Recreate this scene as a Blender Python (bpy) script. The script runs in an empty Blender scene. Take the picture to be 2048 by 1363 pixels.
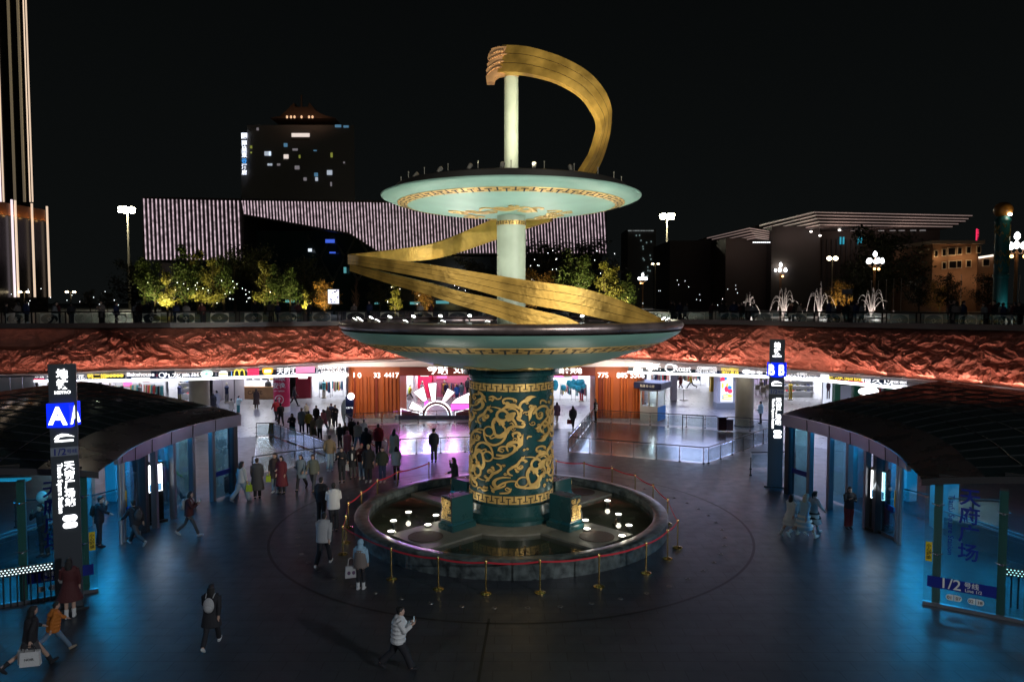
import bpy, math, random
import numpy as np
from mathutils import Vector, Matrix
R = math.radians
SC = bpy.context.scene
COL = SC.collection
# ---------------------------------------------------------------- camera
CAMZ, F, PITCH = 8.6, 1458.0, R(3.0)
cd = bpy.data.cameras.new('camera'); cam = bpy.data.objects.new('camera', cd); COL.objects.link(cam)
cam.location = (0, 0, CAMZ); cam.rotation_euler = (R(90) - PITCH, 0, 0)
cd.sensor_width = 36; cd.lens = F / 2048 * 36; cd.clip_start = .1; cd.clip_end = 3000
SC.camera = cam
# ---------------------------------------------------------------- night sky
W = bpy.data.worlds.new('World'); SC.world = W; W.use_nodes = True
_wn = W.node_tree; bg = _wn.nodes['Background']; bg.inputs[1].default_value = 1
_tc = _wn.nodes.new('ShaderNodeTexCoord'); _sx = _wn.nodes.new('ShaderNodeSeparateXYZ'); _cr = _wn.nodes.new('ShaderNodeValToRGB')
_cr.color_ramp.elements[0].position = 0; _cr.color_ramp.elements[0].color = (.0042, .0050, .0050, 1); _cr.color_ramp.elements[1].position = .45; _cr.color_ramp.elements[1].color = (.0019, .0024, .0025, 1)   # faint city glow low in the sky
_wn.links.new(_tc.outputs['Generated'], _sx.inputs[0]); _wn.links.new(_sx.outputs['Z'], _cr.inputs[0]); _wn.links.new(_cr.outputs[0], bg.inputs[0])
SC.view_settings.view_transform = 'Standard'; SC.view_settings.look = 'None'
SC.view_settings.exposure = 0; SC.view_settings.gamma = 1
SC.cycles.use_denoising = True
try: SC.cycles.denoiser = 'OPENIMAGEDENOISE'
except Exception: pass
SC.cycles.use_light_tree = True
SC.cycles.max_bounces = 6; SC.cycles.transparent_max_bounces = 24; SC.cycles.glossy_bounces = 3; SC.cycles.diffuse_bounces = 2
SC.cycles.sample_clamp_indirect = 4; SC.cycles.caustics_reflective = False; SC.cycles.caustics_refractive = False

def ray(px, py):
    a, b = (px - 1024) / F, -(py - 681.5) / F
    c, s = math.cos(PITCH), math.sin(PITCH)
    return Vector((a, c + b * s, -s + b * c))
def P(px, py, Y):                     # the point seen at a pixel, Y metres ahead
    d = ray(px, py); return Vector((0, 0, CAMZ)) + d * (Y / d.y)
def G(px, py, z=0.):                  # the point seen at a pixel, at height z
    d = ray(px, py); return Vector((0, 0, CAMZ)) + d * ((z - CAMZ) / d.z)
def lerp(xs, ys, x): return float(np.interp(x, xs, ys))

# ---------------------------------------------------------------- materials
MC = {}
def M(name, col=(.5, .5, .5), rough=.5, metal=0., spec=.5, var=0., vs=3., bump=0., bs=20., emit=0., ecol=None, coat=0., trans=0.):
    if name in MC: return MC[name]
    m = bpy.data.materials.new(name); m.use_nodes = True; MC[name] = m
    nt = m.node_tree; b = nt.nodes['Principled BSDF']
    b.inputs['Base Color'].default_value = (*col, 1); b.inputs['Roughness'].default_value = rough
    b.inputs['Metallic'].default_value = metal; b.inputs['Specular IOR Level'].default_value = spec
    b.inputs['Coat Weight'].default_value = coat
    if emit:
        b.inputs['Emission Color'].default_value = (*(ecol or col), 1); b.inputs['Emission Strength'].default_value = emit
    if var or bump:
        g = nt.nodes.new('ShaderNodeNewGeometry')
    if var:
        n = nt.nodes.new('ShaderNodeTexNoise'); n.inputs['Scale'].default_value = vs; n.inputs['Detail'].default_value = 5
        nt.links.new(g.outputs['Position'], n.inputs['Vector'])
        r = nt.nodes.new('ShaderNodeMapRange'); r.inputs[1].default_value = .3; r.inputs[2].default_value = .7
        r.inputs[3].default_value = 1 - var; r.inputs[4].default_value = 1 + var
        nt.links.new(n.outputs['Fac'], r.inputs[0])
        mx = nt.nodes.new('ShaderNodeVectorMath'); mx.operation = 'SCALE'; mx.inputs[0].default_value = col
        nt.links.new(r.outputs[0], mx.inputs['Scale']); nt.links.new(mx.outputs[0], b.inputs['Base Color'])
        r2 = nt.nodes.new('ShaderNodeMapRange'); r2.inputs[1].default_value = .3; r2.inputs[2].default_value = .7
        r2.inputs[3].default_value = max(.02, rough * (1 - var * .6)); r2.inputs[4].default_value = min(1, rough * (1 + var * .6))
        nt.links.new(n.outputs['Fac'], r2.inputs[0]); nt.links.new(r2.outputs[0], b.inputs['Roughness'])
    if bump:
        n2 = nt.nodes.new('ShaderNodeTexNoise'); n2.inputs['Scale'].default_value = bs; n2.inputs['Detail'].default_value = 4
        nt.links.new(g.outputs['Position'], n2.inputs['Vector'])
        bp = nt.nodes.new('ShaderNodeBump'); bp.inputs['Strength'].default_value = bump; bp.inputs['Distance'].default_value = .05
        nt.links.new(n2.outputs['Fac'], bp.inputs['Height']); nt.links.new(bp.outputs[0], b.inputs['Normal'])
    return m
def E(name, col, s): return M(name, tuple(min(.8, c) for c in col), .5, emit=s, ecol=col)
def glass(name, tint=(.8, .95, 1), refl=.12, rough=.02):
    if name in MC: return MC[name]
    m = bpy.data.materials.new(name); m.use_nodes = True; MC[name] = m
    nt = m.node_tree; nt.nodes.clear(); N = nt.nodes.new
    o = N('ShaderNodeOutputMaterial'); t = N('ShaderNodeBsdfTransparent'); t.inputs[0].default_value = (*tint, 1)
    g = N('ShaderNodeBsdfGlossy'); g.inputs['Roughness'].default_value = rough; g.inputs[0].default_value = (.9, .95, 1, 1)
    f = N('ShaderNodeLayerWeight'); f.inputs[0].default_value = .25
    r = N('ShaderNodeMapRange'); r.inputs[3].default_value = refl * .5; r.inputs[4].default_value = min(1, refl * 6)
    x = N('ShaderNodeMixShader')
    nt.links.new(f.outputs['Facing'], r.inputs[0]); nt.links.new(r.outputs[0], x.inputs[0])
    nt.links.new(t.outputs[0], x.inputs[1]); nt.links.new(g.outputs[0], x.inputs[2]); nt.links.new(x.outputs[0], o.inputs[0])
    return m

# ---------------------------------------------------------------- mesh building
def wl(o):
    v = Vector((0, 0, 0))
    while o is not None: v += o.location; o = o.parent
    return v
def spline(pts, n=6):
    P_ = np.array(pts, float)
    if len(P_) < 3: n = 1
    out = []
    for i in range(len(P_) - 1):
        a, b, c, d = P_[max(i - 1, 0)], P_[i], P_[i + 1], P_[min(i + 2, len(P_) - 1)]
        for k in range(n):
            t = k / n
            out.append(.5 * (2 * b + (c - a) * t + (2 * a - 5 * b + 4 * c - d) * t * t + (3 * b - a - 3 * c + d) * t ** 3))
    out.append(P_[-1]); return np.array(out)
TXT = {}
def text_data(s, bold=0.):
    k = (s, bold)
    if k in TXT: return TXT[k]
    c = bpy.data.curves.new('lettering', 'FONT'); c.body = s; c.size = 1; c.offset = bold; c.resolution_u = 3
    c.align_x = 'CENTER'; c.align_y = 'CENTER'; c.space_line = 1.0
    o = bpy.data.objects.new('lettering', c); COL.objects.link(o)
    dg = bpy.context.evaluated_depsgraph_get()
    m = bpy.data.meshes.new_from_object(o.evaluated_get(dg))
    v = np.array([x.co[:] for x in m.vertices]) if len(m.vertices) else np.zeros((0, 3)); f = [list(p.vertices) for p in m.polygons]
    if len(v): v = v - (v.min(0) + v.max(0)) / 2
    bpy.data.objects.remove(o); bpy.data.curves.remove(c); bpy.data.meshes.remove(m)
    TXT[k] = (v, f); return TXT[k]

class MB:
    def __init__(s): s.v = []; s.f = []; s.mi = []; s.m = 0
    def add(s, vs, fs):
        o = len(s.v); s.v += [tuple(v) for v in vs]; s.f += [[i + o for i in f] for f in fs]; s.mi += [s.m] * len(fs); return s
    def mat(s, i): s.m = i; return s
    def box(s, c, d, rz=0., taper=1.):
        x, y, z = d[0] / 2, d[1] / 2, d[2] / 2; C, S = math.cos(rz), math.sin(rz); vs = []
        for kz in (-1, 1):
            q = taper if kz > 0 else 1
            for kx, ky in ((-1, -1), (1, -1), (1, 1), (-1, 1)):
                X, Y = kx * x * q, ky * y * q
                vs.append((c[0] + X * C - Y * S, c[1] + X * S + Y * C, c[2] + kz * z))
        return s.add(vs, [(3, 2, 1, 0), (4, 5, 6, 7), (0, 1, 5, 4), (1, 2, 6, 5), (2, 3, 7, 6), (3, 0, 4, 7)])
    def bar(s, a, b, w, t=None):
        a, b = Vector(a), Vector(b); t = t or w; d = (b - a)
        if d.length < 1e-6: return s
        d.normalize(); u = d.cross(Vector((0, 0, 1)))
        if u.length < 1e-4: u = Vector((1, 0, 0))
        u.normalize(); n = u.cross(d)
        vs = [p + u * (i * w / 2) + n * (j * t / 2) for p in (a, b) for i, j in ((-1, -1), (1, -1), (1, 1), (-1, 1))]
        return s.add(vs, [(3, 2, 1, 0), (4, 5, 6, 7), (0, 1, 5, 4), (1, 2, 6, 5), (2, 3, 7, 6), (3, 0, 4, 7)])
    def tube(s, pts, r, n=8, sx=1., cap=True):
        pts = [Vector(p) for p in pts]; rs = list(r) if hasattr(r, '__len__') else [r] * len(pts)
        rings = []; u = None
        for i, p in enumerate(pts):
            d = (pts[min(i + 1, len(pts) - 1)] - pts[max(i - 1, 0)])
            if d.length < 1e-9: d = Vector((0, 0, 1))
            d.normalize()
            if u is None:
                u = d.cross(Vector((0, 1, 0)));
                if u.length < .1: u = d.cross(Vector((1, 0, 0)))
            u = (u - d * u.dot(d)); u.normalize(); w = d.cross(u)
            rings.append([p + (u * math.cos(2 * math.pi * k / n) * sx + w * math.sin(2 * math.pi * k / n)) * rs[i] for k in range(n)])
        vs = [v for g in rings for v in g]; fs = []
        for i in range(len(pts) - 1):
            for k in range(n):
                a, b = i * n + k, i * n + (k + 1) % n; fs.append((a, b, b + n, a + n))
        if cap: fs += [tuple(reversed(range(n))), tuple(range((len(pts) - 1) * n, len(pts) * n))]
        return s.add(vs, fs)
    def cyl(s, c, r, h, n=16, r2=None):
        return s.tube([(c[0], c[1], c[2]), (c[0], c[1], c[2] + h)], [r, r if r2 is None else r2], n)
    def lathe(s, prof, n=48, c=(0, 0), a0=0., a1=2 * math.pi):
        full = abs(a1 - a0 - 2 * math.pi) < 1e-6; cols = n if full else n + 1; L = len(prof); vs = []
        for k in range(cols):
            a = a0 + (a1 - a0) * k / n
            vs += [(c[0] + r * math.cos(a), c[1] + r * math.sin(a), z) for r, z in prof]
        fs = []
        for k in range(n):
            k2 = (k + 1) % cols
            for i in range(L - 1):
                fs.append((k * L + i, k2 * L + i, k2 * L + i + 1, k * L + i + 1))
        return s.add(vs, fs)
    def ell(s, c, r, n=12, m=8, rot=None):
        vs = []; fs = []
        for j in range(m + 1):
            t = math.pi * j / m
            for k in range(n):
                a = 2 * math.pi * k / n
                v = Vector((r[0] * math.sin(t) * math.cos(a), r[1] * math.sin(t) * math.sin(a), r[2] * math.cos(t)))
                if rot is not None: v = rot @ v
                vs.append(v + Vector(c))
        for j in range(m):
            for k in range(n):
                a, b = j * n + k, j * n + (k + 1) % n
                fs.append((a, a + n, b + n, b))
        return s.add(vs, fs)
    def grid(s, fn, nu, nv):
        vs = [fn(i / nu, j / nv) for i in range(nu + 1) for j in range(nv + 1)]
        fs = [(i * (nv + 1) + j, (i + 1) * (nv + 1) + j, (i + 1) * (nv + 1) + j + 1, i * (nv + 1) + j + 1) for i in range(nu) for j in range(nv)]
        return s.add(vs, fs)
    def quad(s, a, b, c, d): return s.add([a, b, c, d], [(0, 1, 2, 3)])
    def prism(s, poly, off):             # poly: 3-D points, off: extrusion vector
        n = len(poly); off = Vector(off); vs = [Vector(p) for p in poly] + [Vector(p) + off for p in poly]
        fs = [tuple(range(n)), tuple(reversed(range(n, 2 * n)))] + [(i, i + n, (i + 1) % n + n, (i + 1) % n) for i in range(n)]
        return s.add(vs, fs)
    def panel(s, a, b, z0, z1, t=.03):   # upright slab between two ground points
        a, b = Vector((a[0], a[1], 0)), Vector((b[0], b[1], 0)); d = (b - a); L = d.length
        c = (a + b) / 2; return s.box((c.x, c.y, (z0 + z1) / 2), (L, t, z1 - z0), math.atan2(d.y, d.x))
    def text(s, t, pos, right=(1, 0, 0), up=(0, 0, 1), size=1., bold=.012, w=None, h=None, depth=.03):
        v, f = text_data(t, bold)
        if not len(v): return s
        ext = v.max(0) - v.min(0); sx = sy = size
        if h: sx = sy = h / ext[1]
        if w:
            sx = w / ext[0]
            if not h: sy = sx
        r, u = Vector(right).normalized(), Vector(up).normalized(); n = r.cross(u)
        p = Vector(pos)
        vs = [p + r * (q[0] * sx) + u * (q[1] * sy) + n * depth for q in v]
        return s.add(vs, f)
    def build(s, name, mats, parent=None, smooth=False, local=False):
        if not isinstance(mats, (list, tuple)): mats = [mats]
        V = np.array([tuple(v) for v in s.v], float)
        me = bpy.data.meshes.new(name); o = bpy.data.objects.new(name, me); COL.objects.link(o)
        if parent is None and not local and len(V):
            org = np.array([V[:, 0].mean(), V[:, 1].mean(), V[:, 2].min()]); V = V - org; o.location = org
        me.from_pydata(V.tolist(), [], s.f)
        for m in mats: me.materials.append(m)
        if len(mats) > 1: me.polygons.foreach_set('material_index', s.mi)
        if smooth:
            me.polygons.foreach_set('use_smooth', [True] * len(me.polygons))
            if smooth != 'all':
                try: me.set_sharp_from_angle(angle=R(40))
                except Exception: pass
        me.update()
        if parent is not None:
            o.parent = parent
            if not local: o.location = -wl(parent)
        return o
def tag(o, label=None, cat=None, group=None, kind=None):
    if label: o['label'] = label
    if cat: o['category'] = cat
    if group: o['group'] = group
    if kind: o['kind'] = kind
    return o
def thing(name, label, cat, loc=(0, 0, 0), group=None, rz=0.):
    o = bpy.data.objects.new(name, None); COL.objects.link(o); o.location = loc; o.rotation_euler = (0, 0, rz); o.empty_display_size = .2
    return tag(o, label, cat, group)
def dup(o, parent=None, loc=None, rz=None, label=None, group=None, scale=None):
    c = o.copy(); COL.objects.link(c)
    if parent is not None: c.parent = parent
    if loc is not None: c.location = loc
    if rz is not None: c.rotation_euler = (0, 0, rz)
    if scale: c.scale = (scale,) * 3
    if label: c['label'] = label
    if group: c['group'] = group
    for ch in KIDS.get(o.name, o.children): dup(ch, c)
    return c
KIDS = {}
def lamp(name, kind, loc, power, col=(1, 1, 1), size=.2, target=None, angle=60, blend=.5, sy=None):
    d = bpy.data.lights.new(name, kind); d.energy = power; d.color = col
    if kind == 'SPOT': d.spot_size = R(angle); d.spot_blend = blend; d.shadow_soft_size = size
    elif kind == 'POINT': d.shadow_soft_size = size
    else:
        d.size = size
        if sy: d.shape = 'RECTANGLE'; d.size_y = sy
    o = bpy.data.objects.new(name, d); COL.objects.link(o); o.location = loc
    if target is not None: o.rotation_euler = (Vector(target) - Vector(loc)).to_track_quat('-Z', 'Y').to_euler()
    return o
# unseen spots added behind the camera to light the sculpture's front and near plaza
lamp('unseen_sculpture_spot', 'SPOT', (34, -30, 22), 62000, (1, .86, .64), .6, (0, 28, 7.2), 15, .5)
lamp('unseen_sculpture_spot', 'SPOT', (-30, -28, 24), 24000, (1, .9, .72), .6, (0, 28, 7.6), 15, .5)
lamp('unseen_plaza_spot', 'SPOT', (27, -9, 14), 19000, (.9, .95, 1), .4, (-2, 21, 0), 74, .9)  # side taken from the walking woman's shadow on the paving
lamp('unseen_plaza_spot', 'SPOT', (-22, -16, 17), 5200, (.85, .9, 1), .5, (0, 24, 1), 84, .9)
rnd = random.Random(7)
SX, SY = -.03, 28.2                    # the middle of the sculpture and of the sunken plaza
# ================================================================ sculpture
gold = M('gold leaf', (.70, .47, .16), .42, .6, var=.18, vs=2.5, bump=.15, bs=14)
gold_r = M('gold ribbon plate', (.52, .33, .075), .42, .65, var=.42, vs=1.2, bump=.25, bs=6)
groove = M('ribbon groove', (.05, .03, .01), .6)
teal = M('deep teal enamel', (.009, .05, .056), .28, 0, var=.15, vs=1.5, coat=.3)
teal_l = M('pale teal enamel', (.25, .44, .39), .5, var=.12, vs=.9)
teal_b = M('mid teal enamel', (.17, .35, .32), .35, var=.1, vs=.9)
outl = M('dark outline', (.012, .012, .008), .6)
steel_d = M('dark polished steel', (.30, .25, .27), .33, .85, var=.3, vs=1.5, bump=.1, bs=3)
white_p = M('off white paint', (.40, .47, .39), .45, var=.10, vs=1.5)
blackm = M('black metal', (.02, .02, .02), .45, .3)
darkm = M('dark grey metal', (.06, .065, .07), .4, .6)
brass = M('polished brass', (.72, .48, .16), .22, .95)

sc = thing('fountain_sculpture', 'tall green and gold column sculpture with two bowls and a golden dragon ribbon', 'sculpture', (SX, SY, .45))
COLR = 1.61
b = MB().lathe([(0, .44), (2.0, .44), (2.0, .58), (1.86, .62), (1.76, .70), (1.74, 1.08), (COLR, 1.10), (COLR, 5.72), (1.66, 5.74), (1.66, 5.86), (1.88, 5.9), (1.88, 6.14), (1.5, 6.16)], 96, (SX, SY))
b.build('column', teal, sc, True)

def cyl_pt(th, z, r): return (SX + r * math.sin(th), SY - r * math.cos(th), z)
# traced ornament: strokes in the enlarged picture of the column (x, y, width)
A_ = [[(730 + 103 * math.cos(t), 855 + 103 * math.sin(t), 62) for t in [k * math.pi / 6 for k in range(13)]],
 [(800, 920, 150), (870, 880, 170), (930, 830, 110), (975, 800, 40)], [(770, 990, 130), (690, 970, 110), (610, 920, 80), (558, 1000, 78), (556, 1090, 74), (580, 1180, 66), (596, 1250, 66)],
 [(596, 1250, 70), (690, 1270, 100), (790, 1200, 110), (850, 1120, 90), (930, 1070, 66), (1020, 1075, 60), (1110, 1080, 58), (1140, 1030, 40), (1105, 1000, 34), (1085, 1030, 12)],
 [(770, 1010, 50), (740, 1060, 44), (780, 1110, 50), (790, 1190, 50)], [(690, 1060, 8), (670, 1020, 30), (705, 1000, 34), (730, 1040, 26), (705, 1050, 12)],
 [(720, 735, 40), (790, 690, 70), (880, 660, 110), (970, 670, 90), (1030, 720, 12)], [(830, 660, 90), (840, 610, 60), (800, 590, 40)],
 [(770, 610, 14), (740, 590, 38), (745, 545, 46), (810, 515, 46), (900, 520, 50), (980, 555, 44), (975, 605, 20)], [(770, 590, 30), (790, 620, 44), (830, 650, 60)],
 [(1040, 730, 70), (1050, 650, 66), (1090, 590, 60), (1150, 560, 80), (1200, 530, 120), (1270, 490, 70), (1360, 492, 4)],
 [(1060, 720, 60), (1090, 760, 40), (1050, 790, 20)], [(1070, 780, 60), (1050, 860, 90), (1020, 910, 90), (1080, 960, 50), (1160, 985, 4)],
 [(830, 740, 20), (920, 720, 40), (1000, 760, 44), (1030, 850, 60)], [(900, 900, 70), (950, 970, 60), (990, 1050, 50)], [(860, 1020, 10), (900, 1000, 34), (930, 1040, 40), (900, 1080, 30)],
 [(480 + 92 * math.cos(t), 1180 + 95 * math.sin(t), 36) for t in [k * math.pi / 6 for k in range(13)]],
 [(385, 1150, 36), (390, 1270, 42), (440, 1390, 50), (560, 1450, 52), (680, 1410, 54), (760, 1330, 60), (800, 1230, 60)], [(500, 1260, 50), (520, 1320, 40), (600, 1290, 30), (660, 1300, 30), (680, 1270, 10)],
 [(395, 1165, 30), (300, 1150, 42), (210, 1190, 52), (150, 1280, 54), (140, 1380, 62), (190, 1440, 50), (120, 1470, 60), (110, 1540, 50)],
 [(180, 1390, 40), (270, 1380, 44), (300, 1320, 42), (250, 1275, 30)],
 [(330, 1040, 30), (285, 1010, 48), (268, 940, 54), (320, 880, 64), (390, 830, 70), (430, 760, 56), (490, 700, 44), (512, 655, 6)], [(380, 850, 50), (420, 910, 66), (470, 890, 44), (470, 850, 24)], [(360, 900, 50), (390, 970, 44), (370, 960, 20)],
 [(470, 740, 60), (530, 760, 44), (530, 790, 26), (500, 800, 10)], [(500, 690, 8), (600, 695, 26), (700, 725, 40), (740, 770, 44)]]
B_ = [[(1215, 975, 4), (1235, 880, 80), (1240, 790, 100), (1290, 700, 90), (1240, 660, 44), (1215, 700, 30)], [(1300, 690, 40), (1350, 690, 40), (1340, 740, 24)],
 [(1290, 830, 60), (1360, 750, 56), (1450, 690, 56), (1540, 700, 56), (1590, 790, 54), (1580, 900, 50), (1500, 1000, 56), (1430, 1090, 60), (1440, 1180, 60), (1500, 1220, 60)],
 [(1350, 800, 50), (1370, 900, 56), (1420, 930, 54), (1470, 880, 46), (1450, 830, 26)], [(1430, 640, 30), (1440, 580, 40), (1490, 570, 46), (1550, 620, 40)],
 [(1320, 1120, 4), (1380, 1120, 60), (1420, 1070, 40)], [(1480, 1130, 20), (1520, 1110, 46), (1570, 1050, 50), (1530, 990, 40)], [(1440, 1300, 6), (1530, 1280, 60), (1590, 1240, 90), (1620, 1160, 40)]]
C_ = [[(480, 500, 26), (540, 480, 50), (590, 500, 46), (640, 530, 40), (700, 510, 36), (710, 470, 20)], [(500, 540, 30), (550, 560, 36), (575, 520, 30)], [(545, 580, 20), (545, 560, 40)],
 [(225, 680, 26), (225, 610, 44), (280, 565, 50), (345, 540, 66), (395, 500, 56), (360, 470, 44)], [(330, 570, 60), (370, 640, 90), (340, 720, 66), (250, 770, 44), (170, 760, 30)], [(400, 540, 50), (430, 600, 8)],
 [(1180, 1330, 26), (1200, 1280, 44), (1270, 1280, 36)], [(930, 1280, 30), (920, 1220, 60), (980, 1190, 60), (1040, 1210, 60), (1060, 1270, 40)], [(1000, 1240, 30), (1040, 1330, 80), (1060, 1420, 110), (1110, 1220, 10)],
 [(1080, 1410, 90), (1000, 1500, 66), (900, 1600, 56), (760, 1650, 50), (620, 1640, 40)], [(1020, 1400, 50), (930, 1370, 54), (840, 1410, 56), (810, 1490, 52), (840, 1570, 30)]]
CURLS = [(760, 592, 34, 1), (800, 690, 30, -1), (1072, 752, 32, 1), (704, 1022, 34, -1), (926, 1118, 42, 1), (1104, 1020, 32, -1), (575, 985, 30, 1), (524, 762, 30, 1), (468, 706, 26, -1), (388, 952, 30, 1), (446, 880, 38, -1), (326, 866, 28, 1), (1240, 690, 38, -1), (1322, 722, 32, 1), (1214, 782, 30, 1), (1400, 1068, 30, -1), (1392, 1172, 30, 1), (1522, 1040, 44, 1), (1436, 850, 50, -1), (556, 524, 24, 1), (500, 548, 24, -1), (372, 520, 28, 1), (338, 572, 26, -1), (268, 1302, 46, 1), (955, 1338, 44, -1), (1042, 1232, 38, 1), (862, 1440, 44, 1), (240, 1000, 26, 1), (950, 560, 30, -1), (1180, 600, 30, 1)]
for cx_, cy_, r_, sg_ in CURLS: A_.append([(cx_ + r_ * (1 - k / 11) * math.cos(sg_ * k * .85), cy_ + r_ * (1 - k / 11) * math.sin(sg_ * k * .85), 24 - k * .9) for k in range(10)])
def cu(x): return math.asin(max(-.995, min(.995, (x - 891) / 813)))
def strokes():
    for S in A_ + B_ + C_: yield [(cu(x), y + 55 * (1 - math.cos(cu(x))), w) for x, y, w in S]
    for S in A_: yield [(cu(x) + R(45.8), y + 55 * (1 - math.cos(cu(x))) + 995, w) for x, y, w in S]
ALL = list(strokes())
piv = (R(-31.5), 1440)
ALL += [[(2 * piv[0] - a, 2 * piv[1] - y, w) for a, y, w in S] for S in ALL]
UZ = .00186                           # metres per pixel of that enlargement
def ywz(y): return 5.62 - (y - 235) * UZ
def ornament(mb, S, r, grow, z_of, r_of=None, n=5):
    """a gold stroke laid on a round wall: top face and side faces"""
    q = spline(S, n); pts = np.array([(a * COLR, z_of(y)) for a, y, w in q]); wd = np.array([max(w, 3) * (.92 if w > 26 else 1) for w in q[:, 2]]) * UZ / 2 + grow
    d = np.gradient(pts, axis=0); d /= np.maximum(np.linalg.norm(d, axis=1), 1e-6)[:, None]; nn = np.stack([-d[:, 1], d[:, 0]], 1)
    Lp, Rp = pts + nn * wd[:, None], pts - nn * wd[:, None]; vs = []
    for l, rr in zip(Lp, Rp):
        vs += [cyl_pt(l[0] / COLR, l[1], COLR - .01), cyl_pt(l[0] / COLR, l[1], r), cyl_pt(rr[0] / COLR, rr[1], r), cyl_pt(rr[0] / COLR, rr[1], COLR - .01)]
    k = len(pts); fs = [(4 * i + j, 4 * i + j + 1, 4 * i + j + 5, 4 * i + j + 4) for i in range(k - 1) for j in range(3)]
    fs += [(0, 3, 2, 1), (4 * k - 4, 4 * k - 3, 4 * k - 2, 4 * k - 1)]
    mb.add(vs, fs)
go, ou = MB(), MB()
i = 0
for half in (0, math.pi):
    for S in ALL:
        if min(ywz(p[1]) for p in S) < 1.55: S = [p for p in S if ywz(p[1]) > 1.62]
        if len(S) < 2: continue
        S = [(a + half, y, w) for a, y, w in S if 5.3 > ywz(y)]
        if len(S) < 2: continue
        ornament(go, S, COLR + .030 + .0006 * (i % 40), -.007, ywz); ornament(ou, S, COLR + .006 + .00025 * (i % 40), .016, ywz); i += 1
ou.build('ornament_outline', outl, sc); go.build('dragon_ornament', gold, sc)
def greek_key(mb, rfun, n, z_of, d=.02):
    """a band of interlocking key figures; rfun(v) gives radius, z_of(v) height, v 0..1 across the band"""
    bars = [(.20, .30, .24, 1.0), (.04, .46, .22, .34), (.70, .80, 0, .76), (.54, .96, .66, .78)]
    flat = abs(z_of(1) - z_of(0)) < .6 * abs(rfun(1) - rfun(0)) + 1e-9     # on the underside of a bowl
    def pt(th, v, k): return cyl_pt(th, z_of(v) - (k if flat else 0), rfun(v) + (0 if flat else k))
    N = n * 4; vs = []
    for i in range(N):
        for v, k in ((0, -d), (0, 0), (1, 0), (1, -d)): vs.append(pt(2 * math.pi * i / N, v, k))
    mb.mat(0).add(vs, [(4 * i + j, 4 * i + j + 1, 4 * ((i + 1) % N) + j + 1, 4 * ((i + 1) % N) + j) for i in range(N) for j in range(3)]); mb.mat(1)
    for k in range(n):
        for q, (u0, u1, v0, v1) in enumerate(bars):
            vs = [pt(2 * math.pi * (k + u0 + (u1 - u0) * m / 2) / n, v, .004 + .001 * q) for v in (v0, v1) for m in range(3)]
            vs += [pt(2 * math.pi * (k + u0 + (u1 - u0) * m / 2) / n, v, -.002) for v in (v0, v1) for m in range(3)]
            mb.add(vs, [(0, 1, 4, 3), (1, 2, 5, 4), (0, 6, 7, 1), (1, 7, 8, 2), (3, 4, 10, 9), (4, 5, 11, 10), (0, 3, 9, 6), (2, 8, 11, 5)])
    mb.mat(0)
for z0, z1 in ((5.34, 5.62), (1.16, 1.46)):
    m = MB(); greek_key(m, lambda v: COLR + .03, 24, lambda v: z0 + (z1 - z0) * v); m.build('greek_key_band', [gold, outl], sc)
    MB().lathe([(COLR - .01, z0 - .012), (COLR + .012, z0 - .012), (COLR + .012, z1 + .012), (COLR - .01, z1 + .012)], 96, (SX, SY)).build('band_backing', outl, sc, True)
# ---- lower bowl
lb_prof = [(1.6, 6.145), (2.4, 6.2), (3.3, 6.36), (4.2, 6.6), (5.1, 6.92), (5.8, 7.2), (6.3, 7.46), (6.42, 7.6)]
bowl = MB().lathe(lb_prof, 128, (SX, SY)).build('lower_bowl', teal_b, sc, 'all')
def rim_tube(R0, z0, z1, n=128): return MB().lathe([(R0 - .25, z0 + .02), (R0 - .02, z0 - .02), (R0 + .1, z0 + .06), (R0 + .14, (z0 + z1) / 2), (R0 + .08, z1 - .04), (R0 - .06, z1), (R0 - .3, z1 - .02)], n, (SX, SY))
rim_tube(6.37, 7.64, 7.96).build('steel_rim', steel_d, bowl, 'all')
MB().lathe([(0, 7.72), (6.2, 7.72)], 96, (SX, SY)).build('bowl_deck', darkm, bowl)
def on_bowl(prof, r): return float(np.interp(r, [p[0] for p in prof], [p[1] for p in prof]))
m = MB(); greek_key(m, lambda v: 5.28 + .5 * v, 46, lambda v: on_bowl(lb_prof, 5.28 + .5 * v) - .02, .015); m.build('bowl_key_band', [gold, outl], bowl)
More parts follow.
